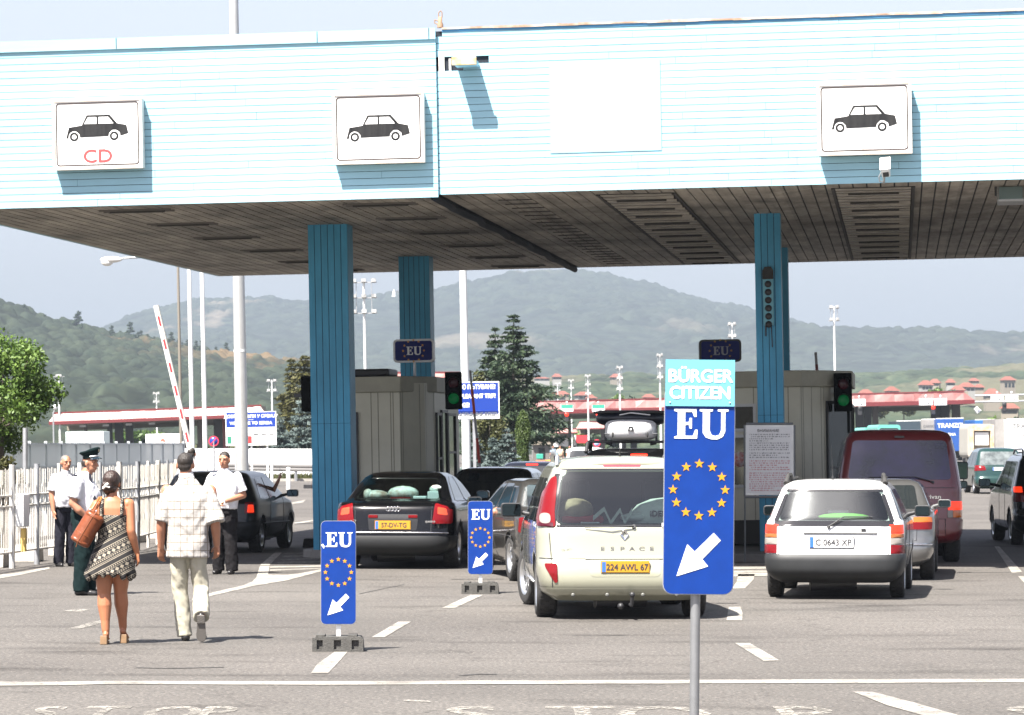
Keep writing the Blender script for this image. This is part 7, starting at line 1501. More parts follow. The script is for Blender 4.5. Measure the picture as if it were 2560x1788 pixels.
def hand(mb, wr, d, n, t, curl=30, s=1.0):
    wr = Vector(wr); d = Vector(d).normalized(); n = Vector(n).normalized(); t = Vector(t).normalized(); s *= 1.0
    for k, (o, L) in enumerate(((.028, .070), (.010, .078), (-.009, .074), (-.027, .058))):
        a = wr + t * o * .75 * s + d * .015; b = wr + t * o * s + d * .085 * s; mb.caps(a, .0155 * s, b, .0125 * s, 8)
        p = b; ang = R(curl * .7 + k * 4); q = d.copy(); ln = (L * .48, L * .3, L * .26); rr = (.0100, .0092, .0082, .0074)
        for j in range(3):
            dirn = (d * math.cos(ang) + n * math.sin(ang)).normalized(); e = p + dirn * ln[j] * s; mb.caps(p, rr[j] * s, e, rr[j + 1] * s, 8); p = e; ang += R(curl * .75)
    a = wr + d * .02 * s + t * .02 * s; b = a + (d * .6 + t * .75 + n * .35).normalized() * .045 * s; c = b + (d * .9 + t * .15 + n * .4).normalized() * .032 * s
    mb.caps(a, .015 * s, b, .0115 * s, 8); mb.caps(b, .0115 * s, c, .0085 * s, 8)
def head(mb, c, f, s=1.0, up=(0, 0, 1)):
    c = Vector(c); f = Vector(f).normalized(); u = Vector(up); r = f.cross(u).normalized(); u = r.cross(f).normalized(); M = Matrix((r, f, u)).transposed()
    P = lambda x, y, z: c + M @ Vector((x, y, z)) * s
    M4 = M.to_4x4()
    mb.ell(P(0, -.012, .02), (.077 * s, .094 * s, .097 * s), 18, M=M4); mb.ell(P(0, .018, -.045), (.057 * s, .066 * s, .066 * s), 16, M=M4); mb.ell(P(0, .052, -.088), (.026 * s, .022 * s, .018 * s), 10, M=M4)
    mb.caps(P(0, .078, .018), .010 * s, P(0, .102, -.022), .0135 * s, 8); [mb.ell(P(x, .088, -.025), (.009 * s, .01 * s, .008 * s), 8, M=M4) for x in (-.012, .012)]
    mb.caps(P(-.05, .068, .034), .011 * s, P(.05, .068, .034), .011 * s, 8); [mb.ell(P(x, .052, -.012), (.026 * s, .02 * s, .02 * s), 8, M=M4) for x in (-.038, .038)]
    [mb.ell(P(x, -.012, -.004), (.012 * s, .022 * s, .033 * s), 10, M=M4) for x in (-.080, .080)]; [mb.caps(P(-.02, .078, z), .0065 * s, P(.02, .078, z), .0065 * s, 6) for z in (-.050, -.061)]
    return P, M4
def face_bits(t, P, M4, s=1.0, brow=True):
    m = MB(); [m.ell(P(x, .069, .012), (.010 * s, .008 * s, .0045 * s), 8, M=M4) for x in (-.031, .031)]; m.build('eye', M_eye, t)
    m = MB(); [m.caps(P(a, .0795, .030), .0045 * s, P(b, .078, .034), .0035 * s, 6) for a, b in ((-.016, -.046), (.016, .046))]; m.build('eyebrow', M_hair, t)
    m = MB(); m.caps(P(-.02, .0835, -.0555), .0028 * s, P(.02, .0835, -.0555), .0028 * s, 6); m.build('mouth', mat('lips', (.2, .06, .05), .5), t)
def shoe(mb, ank, toe, h=.09, wd=.045):
    a = Vector(ank); b = Vector(toe); d = (b - a); d.z = 0; d.normalize(); heel = a - d * .05; f0 = Vector((heel.x, heel.y, 0))
    up = Vector((0, 0, 1)); 
    mb.ell(a.lerp(b, .15) * 1.0 - up * .01, (wd, wd, .05), 12); mb.caps(Vector((heel.x, heel.y, b.z + .035)) , .036, Vector((b.x, b.y, b.z + .028)) - d * .05, .030, 10); mb.caps(Vector((b.x, b.y, b.z + .03)) - d * .09, .044, Vector((b.x, b.y, b.z + .026)) - d * .03, .034, 12)

def check_mat():
    m = bpy.data.materials.new('window_check_shirt'); m.use_nodes = True; nt = m.node_tree; L = nt.links.new; p = nt.nodes['Principled BSDF']; p.inputs['Roughness'].default_value = .85
    tc = N(nt, 'ShaderNodeTexCoord'); sp = N(nt, 'ShaderNodeSeparateXYZ'); L(tc.outputs['Object'], sp.inputs[0]); outs = []
    for ax, per, off in (('X', .062, .01), ('Z', .078, .02)):
        a = N(nt, 'ShaderNodeMath', operation='DIVIDE'); a.inputs[1].default_value = per; L(sp.outputs[ax], a.inputs[0]); b = N(nt, 'ShaderNodeMath', operation='FRACT'); L(a.outputs[0], b.inputs[0])
        c = N(nt, 'ShaderNodeMath', operation='LESS_THAN'); c.inputs[1].default_value = .10; L(b.outputs[0], c.inputs[0]); d = N(nt, 'ShaderNodeMath', operation='MULTIPLY'); d.inputs[1].default_value = .85; L(c.outputs[0], d.inputs[0]); outs.append(d)
        e = N(nt, 'ShaderNodeMath', operation='MULTIPLY'); e.inputs[1].default_value = 5.0; L(a.outputs[0], e.inputs[0]); g = N(nt, 'ShaderNodeMath', operation='FRACT'); L(e.outputs[0], g.inputs[0]); h = N(nt, 'ShaderNodeMath', operation='LESS_THAN'); h.inputs[1].default_value = .3; L(g.outputs[0], h.inputs[0]); k = N(nt, 'ShaderNodeMath', operation='MULTIPLY'); k.inputs[1].default_value = .10; L(h.outputs[0], k.inputs[0]); outs.append(k)
    q = outs[0]
    for o in outs[1:]: r = N(nt, 'ShaderNodeMath', operation='MAXIMUM'); L(q.outputs[0], r.inputs[0]); L(o.outputs[0], r.inputs[1]); q = r
    mx_ = N(nt, 'ShaderNodeMix', data_type='RGBA'); L(q.outputs[0], mx_.inputs[0]); mx_.inputs[6].default_value = (.36, .345, .325, 1); mx_.inputs[7].default_value = (.16, .125, .09, 1); L(mx_.outputs[2], p.inputs['Base Color'])
    n = N(nt, 'ShaderNodeTexNoise', Scale=6.0, Detail=4.0); L(tc.outputs['Object'], n.inputs['Vector']); b = N(nt, 'ShaderNodeBump', Strength=.7, Distance=.03); L(n.outputs['Fac'], b.inputs['Height']); L(b.outputs[0], p.inputs['Normal']); return m
def dress_mat():
    m = bpy.data.materials.new('patterned_dress'); m.use_nodes = True; nt = m.node_tree; L = nt.links.new; p = nt.nodes['Principled BSDF']; p.inputs['Roughness'].default_value = .85
    tc = N(nt, 'ShaderNodeTexCoord'); mp = N(nt, 'ShaderNodeMapping'); mp.inputs['Rotation'].default_value = (0, R(28), 0); L(tc.outputs['Object'], mp.inputs['Vector']); sp = N(nt, 'ShaderNodeSeparateXYZ'); L(mp.outputs[0], sp.inputs[0])
    def mth(op, a, b=None):
        n = N(nt, 'ShaderNodeMath', operation=op)
        for i, v in enumerate((a, b)):
            if v is None: continue
            if isinstance(v, (int, float)): n.inputs[i].default_value = v
            else: L(v, n.inputs[i])
        return n.outputs[0]
    z = mth('DIVIDE', sp.outputs['Z'], .17); fz = mth('FRACT', z); x = mth('FRACT', mth('DIVIDE', sp.outputs['X'], .05)); x2 = mth('FRACT', mth('DIVIDE', sp.outputs['X'], .022))
    cr = N(nt, 'ShaderNodeValToRGB'); cr.color_ramp.interpolation = 'CONSTANT'; e = cr.color_ramp.elements; e[0].position = 0; e[0].color = (0, 0, 0, 1); e[1].position = .12; e[1].color = (1, 1, 1, 1)
    for pos, v in ((.16, 0), (.2, 1), (.23, 0), (.3, .5), (.36, 0), (.40, .9), (.42, 0), (.69, 1), (.71, 0), (.76, .5), (.82, 0), (.86, 1), (.90, 0)): q = e.new(pos); q.color = (v, v, v, 1)
    L(fz, cr.inputs[0])
    dia = mth('LESS_THAN', mth('ADD', mth('MULTIPLY', mth('ABSOLUTE', mth('SUBTRACT', fz, .555)), 8.0), mth('MULTIPLY', mth('ABSOLUTE', mth('SUBTRACT', x, .5)), 2.2)), .9)
    dot = mth('LESS_THAN', x2, .55); base = cr.outputs[0]; half = mth('MULTIPLY', mth('LESS_THAN', mth('ABSOLUTE', mth('SUBTRACT', base, .5)), .1), dot)
    full = mth('GREATER_THAN', base, .6); v = mth('MAXIMUM', mth('MAXIMUM', full, half), dia)
    mx_ = N(nt, 'ShaderNodeMix', data_type='RGBA'); L(mth('MULTIPLY', v, .9), mx_.inputs[0]); mx_.inputs[6].default_value = (.008, .007, .007, 1); mx_.inputs[7].default_value = (.27, .235, .18, 1); L(mx_.outputs[2], p.inputs['Base Color'])
    n = N(nt, 'ShaderNodeTexNoise', Scale=9.0, Detail=3.0); L(tc.outputs['Object'], n.inputs['Vector']); b = N(nt, 'ShaderNodeBump', Strength=.6, Distance=.02); L(n.outputs['Fac'], b.inputs['Height']); L(b.outputs[0], p.inputs['Normal']); return m
V = Vector
# ---- man walking away in a checked shirt
D = 32.4; t = thing('person', 'man walking away in a pale checked short sleeved shirt and khaki trousers', 'person', (GX(470, D), D, 0), 0, 'people on foot')
b = MB(); P_, M4 = head(b, (-.025, .03, 1.668), (.1, 1, -.05)); b.caps((-.02, .01, 1.60), .062, (-.01, -.01, 1.47), .07)
loft(b, [((0, 0, .92), .15, .10), ((0, 0, 1.1), .14, .10), ((0, 0, 1.35), .18, .11), ((.0, 0, 1.46), .12, .09)])
for s, sh, el, wr in ((-1, (-.20, 0, 1.43), (-.25, -.03, 1.14), (-.262, .04, .885)), (1, (.215, 0, 1.43), (.262, -.06, 1.15), (.268, .06, .91))):
    limb(b, [sh, el, V(el).lerp(V(wr), .3), wr], [.058, .046, .048, .031]); hand(b, wr, (0, .05, -1), (-s * .3, 1, 0) if s < 0 else (-.5, .8, 0), (-s * .8, .6, 0), 38)
hipL, kneL, anL = (-.085, 0, .90), (-.085, .06, .49), (-.03, .06, .09); hipR, kneR, anR = (.085, 0, .90), (.12, .05, .49), (.155, -.30, .27)
muscle(b, hipL, kneL, anL, 0, .08, .055, .04); muscle(b, hipR, kneR, anR, 0, .08, .055, .04)
remesh(b, 'body', M_skin, t, .0065, 3)
h = MB(); h.ell(P_(0, -.022, .04), (.079, .095, .086), 18, M=M4); h.ell(P_(0, -.06, -.01), (.066, .045, .055), 14, M=M4); remesh(h, 'hair', M_hair, t, .008, 2)
c = MB(); loft(c, [((.0, .0, .795), .205, .13), ((.0, 0, .90), .20, .135), ((-.0, 0, 1.05), .195, .13), ((.005, 0, 1.2), .21, .135), ((.01, 0, 1.36), .225, .13), ((.01, 0, 1.42), .205, .105), ((0, 0, 1.48), .13, .085), ((-.01, 0, 1.545), .075, .075)], 28)
for s, sh, el in ((-1, (-.185, 0, 1.415), (-.245, -.03, 1.14)), (1, (.20, 0, 1.415), (.268, -.07, 1.13))): a = V(sh); e = V(el); c.ell(a, (.068, .07, .065), 14); c.tube(a, a.lerp(e, 1.02), .068, .076 if s < 0 else .092, 16)
remesh(c, 'shirt', check_mat(), t, .011, 3)
k = MB(); k.tube((-.01, 0, 1.53), (-.02, .02, 1.585), .076, .07, 18); k.build('collar', mat('shirt_collar', (.64, .63, .6), .85), t)
c = MB(); loft(c, [((.0, 0, .96), .165, .115), ((.0, 0, .86), .175, .12), ((0, 0, .80), .172, .118)], 20)
def leg(c, a, b_, d_, r0, r1, r2, r3=None):
    a, b_, d_ = V(a), V(b_), V(d_); c.tube(a, b_, r0, r1, 18); c.ell(b_, (r1,) * 3, 14); c.tube(b_, d_, r1, r2, 18); c.ell(a, (r0,) * 3, 14)
leg(c, (-.083, 0, .86), kneL, (-.035, .045, .045), .092, .075, .072); leg(c, (.083, 0, .86), kneR, (.155, -.30, .245), .092, .075, .078)
for z, r in ((.16, .079), (.24, .076), (.11, .078)): c.ell((-.045 + (z - .1) * -.1, .05, z), (r, r, .018), 14)
for f in (.62, .75, .88): q = V(kneR).lerp(V((.155, -.30, .245)), f); c.ell(q, (.085, .06, .03), 12)
remesh(c, 'trousers', M_khaki, t, .010, 3)
c = MB(); shoe(c, (-.03, .06, .09), (-.04, .2, .0)); remesh(c, 'shoe', M_leather, t, .008, 2)
c = MB(); c.caps((.155, -.325, .255), .036, (.155, -.275, .075), .042, 12); c.ell((.155, -.26, .06), (.05, .03, .055), 12); remesh(c, 'shoe', M_leather, t, .008, 2)
c = MB(); Ms = Matrix.Translation((.155, -.318, .155)) @ Matrix.Rotation(R(14), 4, 'X'); o_ = rounded([(-.036, -.135), (.036, -.135), (.048, -.08), (.036, .0), (.037, .12), (-.037, .12), (-.038, .0), (-.048, -.08)], .03); c.prism(o_, -.03, -.012); c.bbox((-.036, -.042, .045), (.036, -.029, .118)); c.v = [tuple(Ms @ V(v)) for v in c.v]; c.build('sole', mat('sole_grey', (.11, .10, .09), .8, bump=.4, bscale=120), t)
# ---- woman with a leather bag
D = 31.95; t = thing('person', 'woman walking away in a short black and cream patterned dress, brown hair clipped up', 'person', (GX(285, D), D, 0), 0, 'people on foot')
wt = t
b = MB(); P_, M4 = head(b, (-.02, .03, 1.50), (.25, 1, -.05), .94); b.caps((-.02, .01, 1.43), .048, (-.015, 0, 1.33), .055)
loft(b, [((0, 0, .78), .185, .13), ((.0, 0, .88), .165, .115), ((0, 0, 1.02), .125, .09), ((-.005, 0, 1.16), .145, .10), ((-.01, 0, 1.27), .16, .09), ((-.015, 0, 1.34), .10, .07), ((-.02, 0, 1.385), .05, .05)])
for sh, el, wr in (((.145, 0, 1.31), (.165, -.05, 1.06), (.215, .02, .845)), ((-.165, 0, 1.30), (-.27, -.01, 1.10), (-.20, .18, 1.14))): limb(b, [(V(sh) * .9 + V((0, 0, 1.3)) * .1), sh, el, V(el).lerp(V(wr), .3), wr], [.055, .05, .041, .042, .026])
hand(b, (.215, .02, .845), (.12, .05, -1), (-.6, .7, 0), (-.3, .9, 0), 35, .9); hand(b, (-.20, .18, 1.14), (.5, .3, .6), (.4, -.8, 0), (-.4, 0, .9), 60, .9)
muscle(b, (-.088, 0, .80), (-.095, .02, .47), (-.075, -.02, .13), 0, .102, .064, .038); muscle(b, (.07, 0, .80), (.05, .10, .48), (.062, .19, .15), 0, .102, .064, .038)
for a, toe in (((-.072, -.02, .11), (-.085, .13, .03)), ((.062, .19, .13), (.085, .32, .035))): b.caps(V(a) + V((0, -.03, -.02)), .028, V(toe) + V((0, -.03, .01)), .026, 10); b.caps(V(a), .034, V(a) - V((0, .0, .04)), .03, 10)
remesh(b, 'body', M_skin2, t, .0065, 3)
h = MB(); h.ell(P_(0, -.02, .035), (.085, .10, .095), 18, M=M4); h.ell(P_(-.02, -.085, -.03), (.062, .045, .06), 14, M=M4); h.ell(P_(0, -.05, -.05), (.066, .045, .05), 12, M=M4); h.caps(P_(-.03, -.07, -.07), .035, P_(-.02, -.05, -.11), .02); [h.caps(P_(x, .0, .02), .02, P_(x * 1.05, .01, -.06), .008, 8) for x in (-.078, .078)]; remesh(h, 'hair', M_hairb, t, .007, 1)
m = MB(); m.caps(P_(-.045, -.125, -.05), .012, P_(.0, -.138, -.01), .014, 8); m.caps(P_(-.02, -.135, -.03), .012, P_(.015, -.125, -.04), .010, 8); m.caps(P_(-.045, -.12, -.045), .01, P_(-.055, -.11, -.02), .008, 8); m.build('hair_clip', M_offwhite, t)
c = MB(); loft(c, [((-.035, 0, .655), .235, .17), ((-.03, 0, .70), .228, .165), ((-.015, 0, .80), .212, .155), ((-.005, 0, .90), .18, .13), ((-.0, 0, 1.0), .15, .108), ((-.005, 0, 1.1), .148, .106), ((-.01, .0, 1.185), .156, .107), ((-.01, .008, 1.22), .158, .098)], 28)
for i in range(14): a = 2 * math.pi * i / 14; c.ell((-.035 + .215 * math.cos(a), .15 * math.sin(a), .655 + .02 * math.sin(a * 3)), (.034, .034, .05), 10)
M_dress = dress_mat(); remesh(c, 'dress', M_dress, t, .009, 2)
for x in (-.105, .085): P = [V((x - .005, -.098, 1.20)), V((x, -.092, 1.27)), V((x * .95, -.05, 1.345)), V((x * .93, .02, 1.352)), V((x, .085, 1.27)), V((x, .1, 1.2))]; MB().path(P, .017).build('dress_strap', M_dress, t)
for (x, y, z) in ((-.085, -.02, 0), (.075, .19, .0)):
    m = MB(); m.prism([(0, 0), (.19, 0), (.21, .022), (.12, .03), (.07, .055), (-.015, .085), (-.02, .0)], -.032, .032); Mr = Matrix.Translation((x, y - .075, z)) @ Matrix.Rotation(R(90), 4, 'Z'); m.v = [tuple(Mr @ V(v)) for v in m.v]; m.build('wedge_shoe', mat('tan_cork', (.2, .12, .06), .6, var=.15, vscale=20), t, bevel=.006)
    m = MB(); [m.path([V((x - .034, y + .07, z + .04)), V((x, y + .075, z + .075)), V((x + .034, y + .07, z + .04))], .012)]; m.build('shoe_strap', mat('tan_leather', (.36, .2, .09), .5), t)
tb = thing('shoulder_bag', 'rust brown leather barrel bag hanging from the shoulder of the woman in the patterned dress', 'bag', (GX(285, D), D, 0))
a = V((-.30, -.12, .965)); e = V((-.165, -.115, 1.195)); m = MB(); L_ = (e - a); m.tube(a, e, .097, .094, 24, caps=False); Mq = L_.to_track_quat('Z', 'Y').to_matrix().to_4x4(); m.ell(a, (.097, .097, .035), 24, M=Mq, sq=.75); m.ell(e, (.094, .094, .035), 24, M=Mq, sq=.75)
M_bag = mat('bag_leather', (.15, .036, .009), .42, var=.2, vscale=7, bump=.35, bscale=14); m.build('bag_body', M_bag, tb)
ax = L_.normalized(); m = MB(); u = ax.orthogonal().normalized(); v_ = ax.cross(u)
for q in (-.02, .28, .98): 
    c0 = a + L_ * q; pts = [c0 + (u * math.cos(R(20 * i)) + v_ * math.sin(R(20 * i))) * (.096) for i in range(19)]; m.path(pts, .004, 5)
m.path([a - ax * .06 + V((0, -.075, 0)), a + V((-.01, -.096, .0)), e + V((-.01, -.094, 0)), e + ax * .06 + V((0, -.07, 0))], .005, 5); m.build('seam', mat('bag_seam', (.16, .045, .012), .5), tb)
m = MB(); m.path([V((-.15, -.10, 1.27)), V((-.125, -.085, 1.33)), V((-.115, -.02, 1.372)), V((-.13, .06, 1.33)), V((-.2, .1, 1.2))], .011, 8); m.path([V((-.19, -.15, 1.26)), V((-.15, -.11, 1.33)), V((-.135, -.03, 1.372)), V((-.16, .05, 1.32))], .010, 8); m.build('strap', mat('strap_leather', (.36, .12, .035), .4), tb)
m = MB(); m.ell((-.145, -.17, 1.245), (.012, .008, .012), 8); m.ell((-.2, -.18, 1.26), (.012, .008, .012), 8); m.build('buckle', M_chrome, tb)
# ---- officer in a peaked cap, facing right
D = 42.2; t = thing('person', 'officer in a dark green peaked cap and trousers and white shirt, standing side on', 'person', (GX(209, D), D, 0), 0, 'people on foot')
f = V((1, -.35, -.08)).normalized(); b = MB(); P_, M4 = head(b, (.085, -.01, 1.63), f, 1.04); b.caps((.06, 0, 1.56), .065, (.01, 0, 1.45), .075)
loft(b, [((-.0, 0, .95), .13, .15), ((0, 0, 1.2), .14, .16), ((-.02, 0, 1.42), .10, .16)])
limb(b, [(-.055, -.20, 1.40), (-.105, -.235, 1.14), (-.03, -.245, 1.06), (.045, -.20, .99)], [.062, .05, .048, .034]); hand(b, (.045, -.20, .99), (.5, .2, -.7), (.1, .9, 0), (.8, 0, .4), 30)
limb(b, [(-.04, .20, 1.40), (-.02, .24, 1.12), (.07, .2, .95)], [.062, .05, .034]); hand(b, (.07, .2, .95), (.4, 0, -.9), (.1, -.9, 0), (.8, 0, .4), 30)
muscle(b, (.0, -.09, .9), (.0, -.1, .5), (-.02, -.1, .1), 0, .08, .055, .04); muscle(b, (.0, .09, .9), (.03, .1, .5), (.04, .1, .1), 0, .08, .055, .04); remesh(b, 'body', M_skin, t, .007, 3); face_bits(t, P_, M4, 1.04)
h = MB(); h.ell(P_(0, -.035, .0), (.083, .085, .07), 14, M=M4); remesh(h, 'hair', M_hair, t, .009, 2)
c = MB(); loft(c, [((.02, 0, 1.03), .165, .18), ((.035, 0, 1.12), .19, .19), ((.03, 0, 1.24), .185, .20), ((.0, 0, 1.36), .155, .21), ((-.02, 0, 1.44), .12, .19), ((.0, 0, 1.50), .09, .10), ((.02, 0, 1.53), .07, .07)], 26)
for y in (-1, 1): a = V((-.05, y * .19, 1.41)); e = V((-.095 if y < 0 else -.03, y * .225, 1.20)); c.ell(a, (.085, .08, .08), 12); c.tube(a, e, .088, .092, 16)
remesh(c, 'shirt', M_shirt, t, .011, 3)
m = MB(); m.bbox((-.09, -.24, 1.478), (-.05, -.15, 1.49)); m.v = [tuple(Matrix.Rotation(R(-0), 4, 'X') @ V(v)) for v in m.v]; m.build('epaulette', M_navyt, t)
m = MB(); m.prism([(.0, 1.50), (.05, 1.50), (.09, 1.36), (.225, 1.12), (.19, 1.08), (.03, 1.32)], -.02, 0); m.v = [(x * .55 + .075, y - .085 - max(0, 1.45 - z) * .25 if z < 1.45 else y - .07, z) for x, y, z in m.v]; m.build('tie', M_navyt, t)
c = MB(); loft(c, [((.02, 0, 1.09), .168, .175), ((.01, 0, 1.0), .17, .18), ((.0, 0, .88), .155, .175)], 20); leg(c, (.0, -.09, .88), (.0, -.10, .5), (-.02, -.1, .05), .125, .10, .098); leg(c, (.0, .09, .88), (.035, .10, .5), (.05, .1, .05), .125, .10, .098); remesh(c, 'trousers', M_green, t, .011, 3)
c = MB(); shoe(c, (-.02, -.1, .08), (.19, -.13, 0)); remesh(c, 'shoe', M_leather, t, .009, 2); c = MB(); shoe(c, (.05, .1, .08), (.25, .08, 0)); remesh(c, 'shoe', M_leather, t, .009, 2)
hM = Matrix.Translation(P_(0, -.005, .085)) @ M4 @ Matrix.Rotation(R(-14), 4, 'X').inverted()
m = MB(); m.lathe([(.092, -.03), (.094, .015), (.122, .04), (.134, .052), (.12, .066), (.0, .074)], (0, 0, 0), 'Z', 24); m.v = [tuple(hM @ (V(v) + V((0, 0, .25 * max(0, v[1]) if v[2] > .04 else 0)))) for v in m.v]; m.build('cap', M_green, t)
m = MB(); m.lathe([(.096, -.022), (.0965, .004)], (0, 0, 0), 'Z', 24); m.v = [tuple(hM @ V(v)) for v in m.v]; cb = m.build('cap_band', M_green, t); m = MB(); m.path([hM @ V((.099 * math.sin(R(q)), .099 * math.cos(R(q)), -.012)) for q in range(-70, 71, 10)], .009, 6); m.build('cap_cord', M_white, t)
m = MB(); n_ = 13; vs = []; 
for i in range(n_): an = R(-65 + 130 * i / (n_ - 1)); vs.append((.093 * math.sin(an), .093 * math.cos(an), -.02)); 
for i in range(n_): an = R(-65 + 130 * i / (n_ - 1)); vs.append((.11 * math.sin(an), .093 * math.cos(an) + .055 * math.cos(an * 1.3), -.048))
vs += [(x, y, z - .006) for x, y, z in vs]; fs = [(i, i + 1, n_ + i + 1, n_ + i) for i in range(n_ - 1)] + [(2 * n_ + i, 3 * n_ + i, 3 * n_ + i + 1, 2 * n_ + i + 1) for i in range(n_ - 1)] + [(n_ + i, n_ + i + 1, 3 * n_ + i + 1, 3 * n_ + i) for i in range(n_ - 1)]
m.add(vs, fs); m.v = [tuple(hM @ V(v)) for v in m.v]; m.build('peak', mat('cap_peak', (.01, .02, .03), .12, coat=1.0), t)
m = MB(); m.ell(hM @ V((0, .118, .055)), (.016, .012, .022), 8); m.build('cap_badge', mat('badge_gold', (.55, .5, .35), .3, .8), t)
# ---- older man behind him
def standing(label, px, D, facing, H=1.72, shirt=M_shirt, trou=M_navyt, hair=M_hairg, shx=.2, armL=None, bald=True, lean=0):
    """upright figure; facing is a direction in the ground plane"""
    t = thing('person', label, 'person', (GX(px, D), D, 0), 0, 'people on foot'); f = V((*facing, 0)).normalized(); r = f.cross(V((0, 0, 1))); k = H / 1.75
    Q = lambda a, b_, z: V((0, 0, 0)) + r * a * k + f * b_ * k + V((0, 0, z * k)); ang = math.atan2(r.y, r.x)
    b = MB(); P_, M4 = head(b, Q(0, .03, 1.625), f + V((0, 0, -.08)), k); b.caps(Q(0, .01, 1.54), .058 * k, Q(0, 0, 1.43), .066 * k)
    loft(b, [(Q(0, 0, .9), .14 * k, .1 * k, ang), (Q(0, 0, 1.2), .15 * k, .11 * k, ang), (Q(0, 0, 1.4), .14 * k, .09 * k, ang)])
    arms = armL or {-1: (Q(-.235, 0, 1.13), Q(-.235, .06, .88)), 1: (Q(.235, 0, 1.13), Q(.235, .06, .88))}
    for s in (-1, 1): el, wr = arms[s]; limb(b, [Q(s * .19, 0, 1.39), el, V(el).lerp(V(wr), .3), wr], [.056 * k, .045 * k, .045 * k, .03 * k]); dd = (V(wr) - V(el)).normalized(); hand(b, wr, dd, f if abs(dd.z) > .7 else -f, -r * s if abs(dd.z) < .7 else f, 35, k)
    muscle(b, Q(-.09, 0, .88), Q(-.1, .03, .48), Q(-.11, .0, .09), 0, .078, .052, .038); muscle(b, Q(.09, 0, .88), Q(.1, .02, .48), Q(.1, -.03, .09), 0, .078, .052, .038); remesh(b, 'body', M_skin, t, .0075, 3); face_bits(t, P_, M4, k)
    h = MB()
    if bald: h.ell(P_(0, -.045, .0), (.082 * k, .07 * k, .07 * k), 14, M=M4); h.ell(P_(0, -.025, .045), (.079 * k, .088 * k, .078 * k), 14, M=M4)
    else: h.ell(P_(0, -.022, .046), (.079 * k, .093 * k, .082 * k), 16, M=M4); h.ell(P_(0, -.05, -.01), (.076 * k, .058 * k, .06 * k), 14, M=M4)
    remesh(h, 'hair', hair, t, .009, 2)
    c = MB(); loft(c, [(Q(0, .02, .93), .19 * k, .14 * k, ang), (Q(0, .03, 1.05), .205 * k, .16 * k, ang), (Q(0, .02, 1.2), .21 * k, .155 * k, ang), (Q(0, 0, 1.33), .218 * k, .13 * k, ang), (Q(0, 0, 1.41), .155 * k, .10 * k, ang), (Q(0, .01, 1.485), .075 * k, .07 * k, ang)], 26)
    for s in (-1, 1): a = Q(s * .18, 0, 1.39); e = a.lerp(arms[s][0], .8); c.ell(a, (.072 * k,) * 3, 12); c.tube(a, e, .073 * k, .082 * k, 16)
    remesh(c, 'shirt', shirt, t, .011, 3); m = MB(); m.tube(Q(0, .01, 1.47), Q(0, .02, 1.515), .075 * k, .066 * k, 16); m.build('collar', shirt, t)
    c = MB(); loft(c, [(Q(0, .01, .99), .165 * k, .125 * k, ang), (Q(0, 0, .86), .175 * k, .13 * k, ang)], 20); leg(c, Q(-.085, 0, .86), Q(-.1, .03, .48), Q(-.11, 0, .05), .105 * k, .09 * k, .092 * k); leg(c, Q(.085, 0, .86), Q(.1, .02, .48), Q(.1, -.03, .05), .095 * k, .082 * k, .085 * k); remesh(c, 'trousers', trou, t, .011, 3)
    for s, y in ((-1, 0), (1, -.03)): c = MB(); shoe(c, Q(s * .105, y, .08), Q(s * .12, y + .17, 0)); remesh(c, 'shoe', M_leather, t, .009, 2)
    return t, Q
standing('grey haired older man in white shirt and navy trousers behind the capped officer', 163, 52.0, (.55, -.8), 1.70, armL=None)
D = 49.0; Qx = lambda x, y, z: V((x, y, z))
t, Q = standing('dark haired officer in a white shirt looking down beside the dark green hatchback', 562, D, (-.25, -1), 1.76, M_shirt, M_blackt, M_hair, bald=False, armL={-1: (Qx(.27, -.02, 1.13), Qx(.03, -.27, 1.05)), 1: (Qx(-.27, -.0, 1.13), Qx(-.10, -.27, 1.03))})
for y_, x_ in ((.0, 0),): m = MB(); m.bbox((.12, -.07, 1.455), (.19, -.03, 1.468)); m.bbox((-.19, -.07, 1.455), (-.12, -.03, 1.468)); m.build('epaulette', M_navyt, t)
m = MB(); m.bbox((-.08, -.33, 1.02), (.03, -.30, 1.08)); m.build('held_papers', M_offwhite, t)
standing('dark haired man glimpsed over the head of the man in the checked shirt', 478, 66.0, (.3, 1), 1.79, M_shirt, M_navyt, M_hair, bald=False)
for lab, px, D, sh, tr in (('tiny far pedestrian in a pale top by the kiosk', 1400, 262, mat('peach_top', (.6, .42, .28), .8), M_khaki), ('tiny far pedestrian in white close to the white minivan roof', 1424, 255, M_shirt, M_navyt), ('tiny far pedestrian in grey blue beside the kiosk', 1383, 268, mat('dusty_blue', (.16, .2, .25), .8), M_navyt)): standing(lab, px, D, (.2, -1), 1.7, sh, tr, M_hair, bald=False)
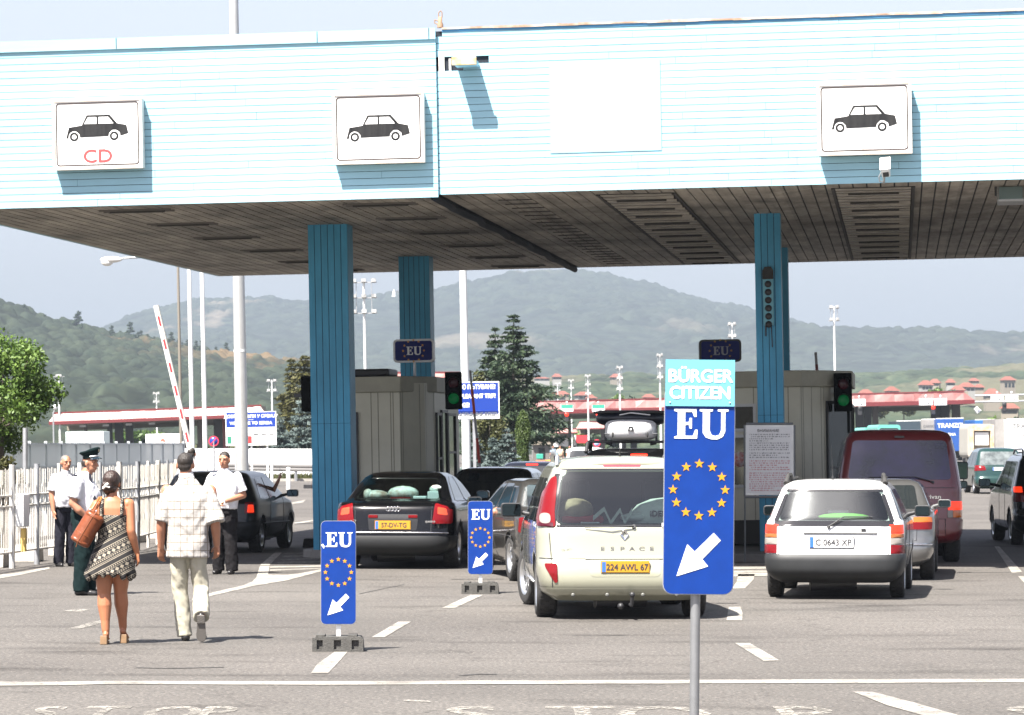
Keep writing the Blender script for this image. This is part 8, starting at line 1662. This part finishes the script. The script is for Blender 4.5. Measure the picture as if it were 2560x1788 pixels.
# passenger with a raised arm, and a driver's elbow
D = 60.2; t = thing('person', 'passenger in the dark green hatchback raising an arm with a cigarette', 'person', (GX(668, D), D, 0), 0, 'people in the cars'); q = lambda px, py, y=0: V(((px - 668) / F * D, y, HC + (HY - py) / F * D))
b = MB(); head(b, q(652, 1206, .1), (.3, 1, 0), .95); b.caps(q(652, 1225, .1), .05, q(650, 1240, .1), .07); loft(b, [((q(648, 1275).x, .1, .72), .17, .12), ((q(648, 1240).x, .1, 1.1), .18, .11)]); limb(b, [q(655, 1242, .08), q(676, 1241, .0), q(680, 1234, 0), q(697, 1200, -.02)], [.055, .045, .043, .028]); hand(b, q(697, 1200, -.02), (.25, 0, 1), (.9, 0, .2), (.3, -.8, 0), 25); remesh(b, 'body', M_skin, t, .0075, 3)
c = MB(); loft(c, [((q(648, 1275).x, .1, .72), .185, .135), ((q(648, 1240).x, .1, 1.05), .19, .13), ((q(650, 1240).x, .1, 1.14), .12, .1)]); remesh(c, 'shirt', mat('blue_shirt', (.1, .14, .3), .8), t, .012, 2)
m = MB(); m.tube(q(700, 1186, -.02), q(700, 1171, -.02), .006); m.build('cigarette', M_white, t)
D = 47.7; t = thing('person', 'driver of the grey saloon with a bare elbow resting on the window', 'person', (GX(1260, D), D, 0), 0, 'people in the cars'); q = lambda px, py, y=0: V(((px - 1260) / F * D, y, HC + (HY - py) / F * D))
b = MB(); head(b, q(1290, 1222, .25), (-.2, 1, 0), .95); b.caps(q(1290, 1240, .25), .05, q(1290, 1250, .25), .07); loft(b, [((q(1290, 1300).x, .25, .62), .17, .12), ((q(1290, 1250).x, .25, 1.1), .18, .11)]); limb(b, [q(1272, 1262, .2), q(1237, 1280, -.02), q(1232, 1284, .05), q(1240, 1282, .25)], [.055, .05, .045, .03]); hand(b, q(1240, 1282, .25), (.3, 1, 0), (0, 0, -1), (1, 0, 0), 50); remesh(b, 'body', M_skin, t, .008, 3)
c = MB(); loft(c, [((q(1290, 1300).x, .25, .62), .185, .135), ((q(1290, 1250).x, .25, 1.05), .19, .13), ((q(1290, 1250).x, .25, 1.14), .12, .1)]); remesh(c, 'shirt', mat('grey_shirt', (.1, .1, .1), .8), t, .012, 2)

# ================================================================ THE HILLS (heavy meshes, so built last)
hill('near_wooded_hill', near_crest, 520, 1500, 1.3, 2.4, M_f1, 6.0, 5.5, 1.2, 0.12, 3, barefn=lambda X, t: np.clip((t - 0.80) * 6, 0.10, 1))
hill('distant_mountain', far_crest, 2300, 5200, 4.0, 9.0, M_f2, 15.0, 10.0, 1.35, 0.2, 11, barefn=lambda X, t: np.clip(0.35 - (X / 5200.0) * 6, 0.25, 1.0))
hill('eastern_ridge', right_crest, 2000, 4200, 4.5, 9.0, M_f2, 14.0, 8.0, 1.4, 0.2, 23, barefn=lambda X, t: 0.5 + 0 * X)
hill('farmed_foothill', foot_crest, 620, 1800, 2.2, 4.0, M_f3, 9.0, 4.0, 1.25, 0.15, 31, barefn=lambda X, t: 0.85 + 0 * X, x0=-25)
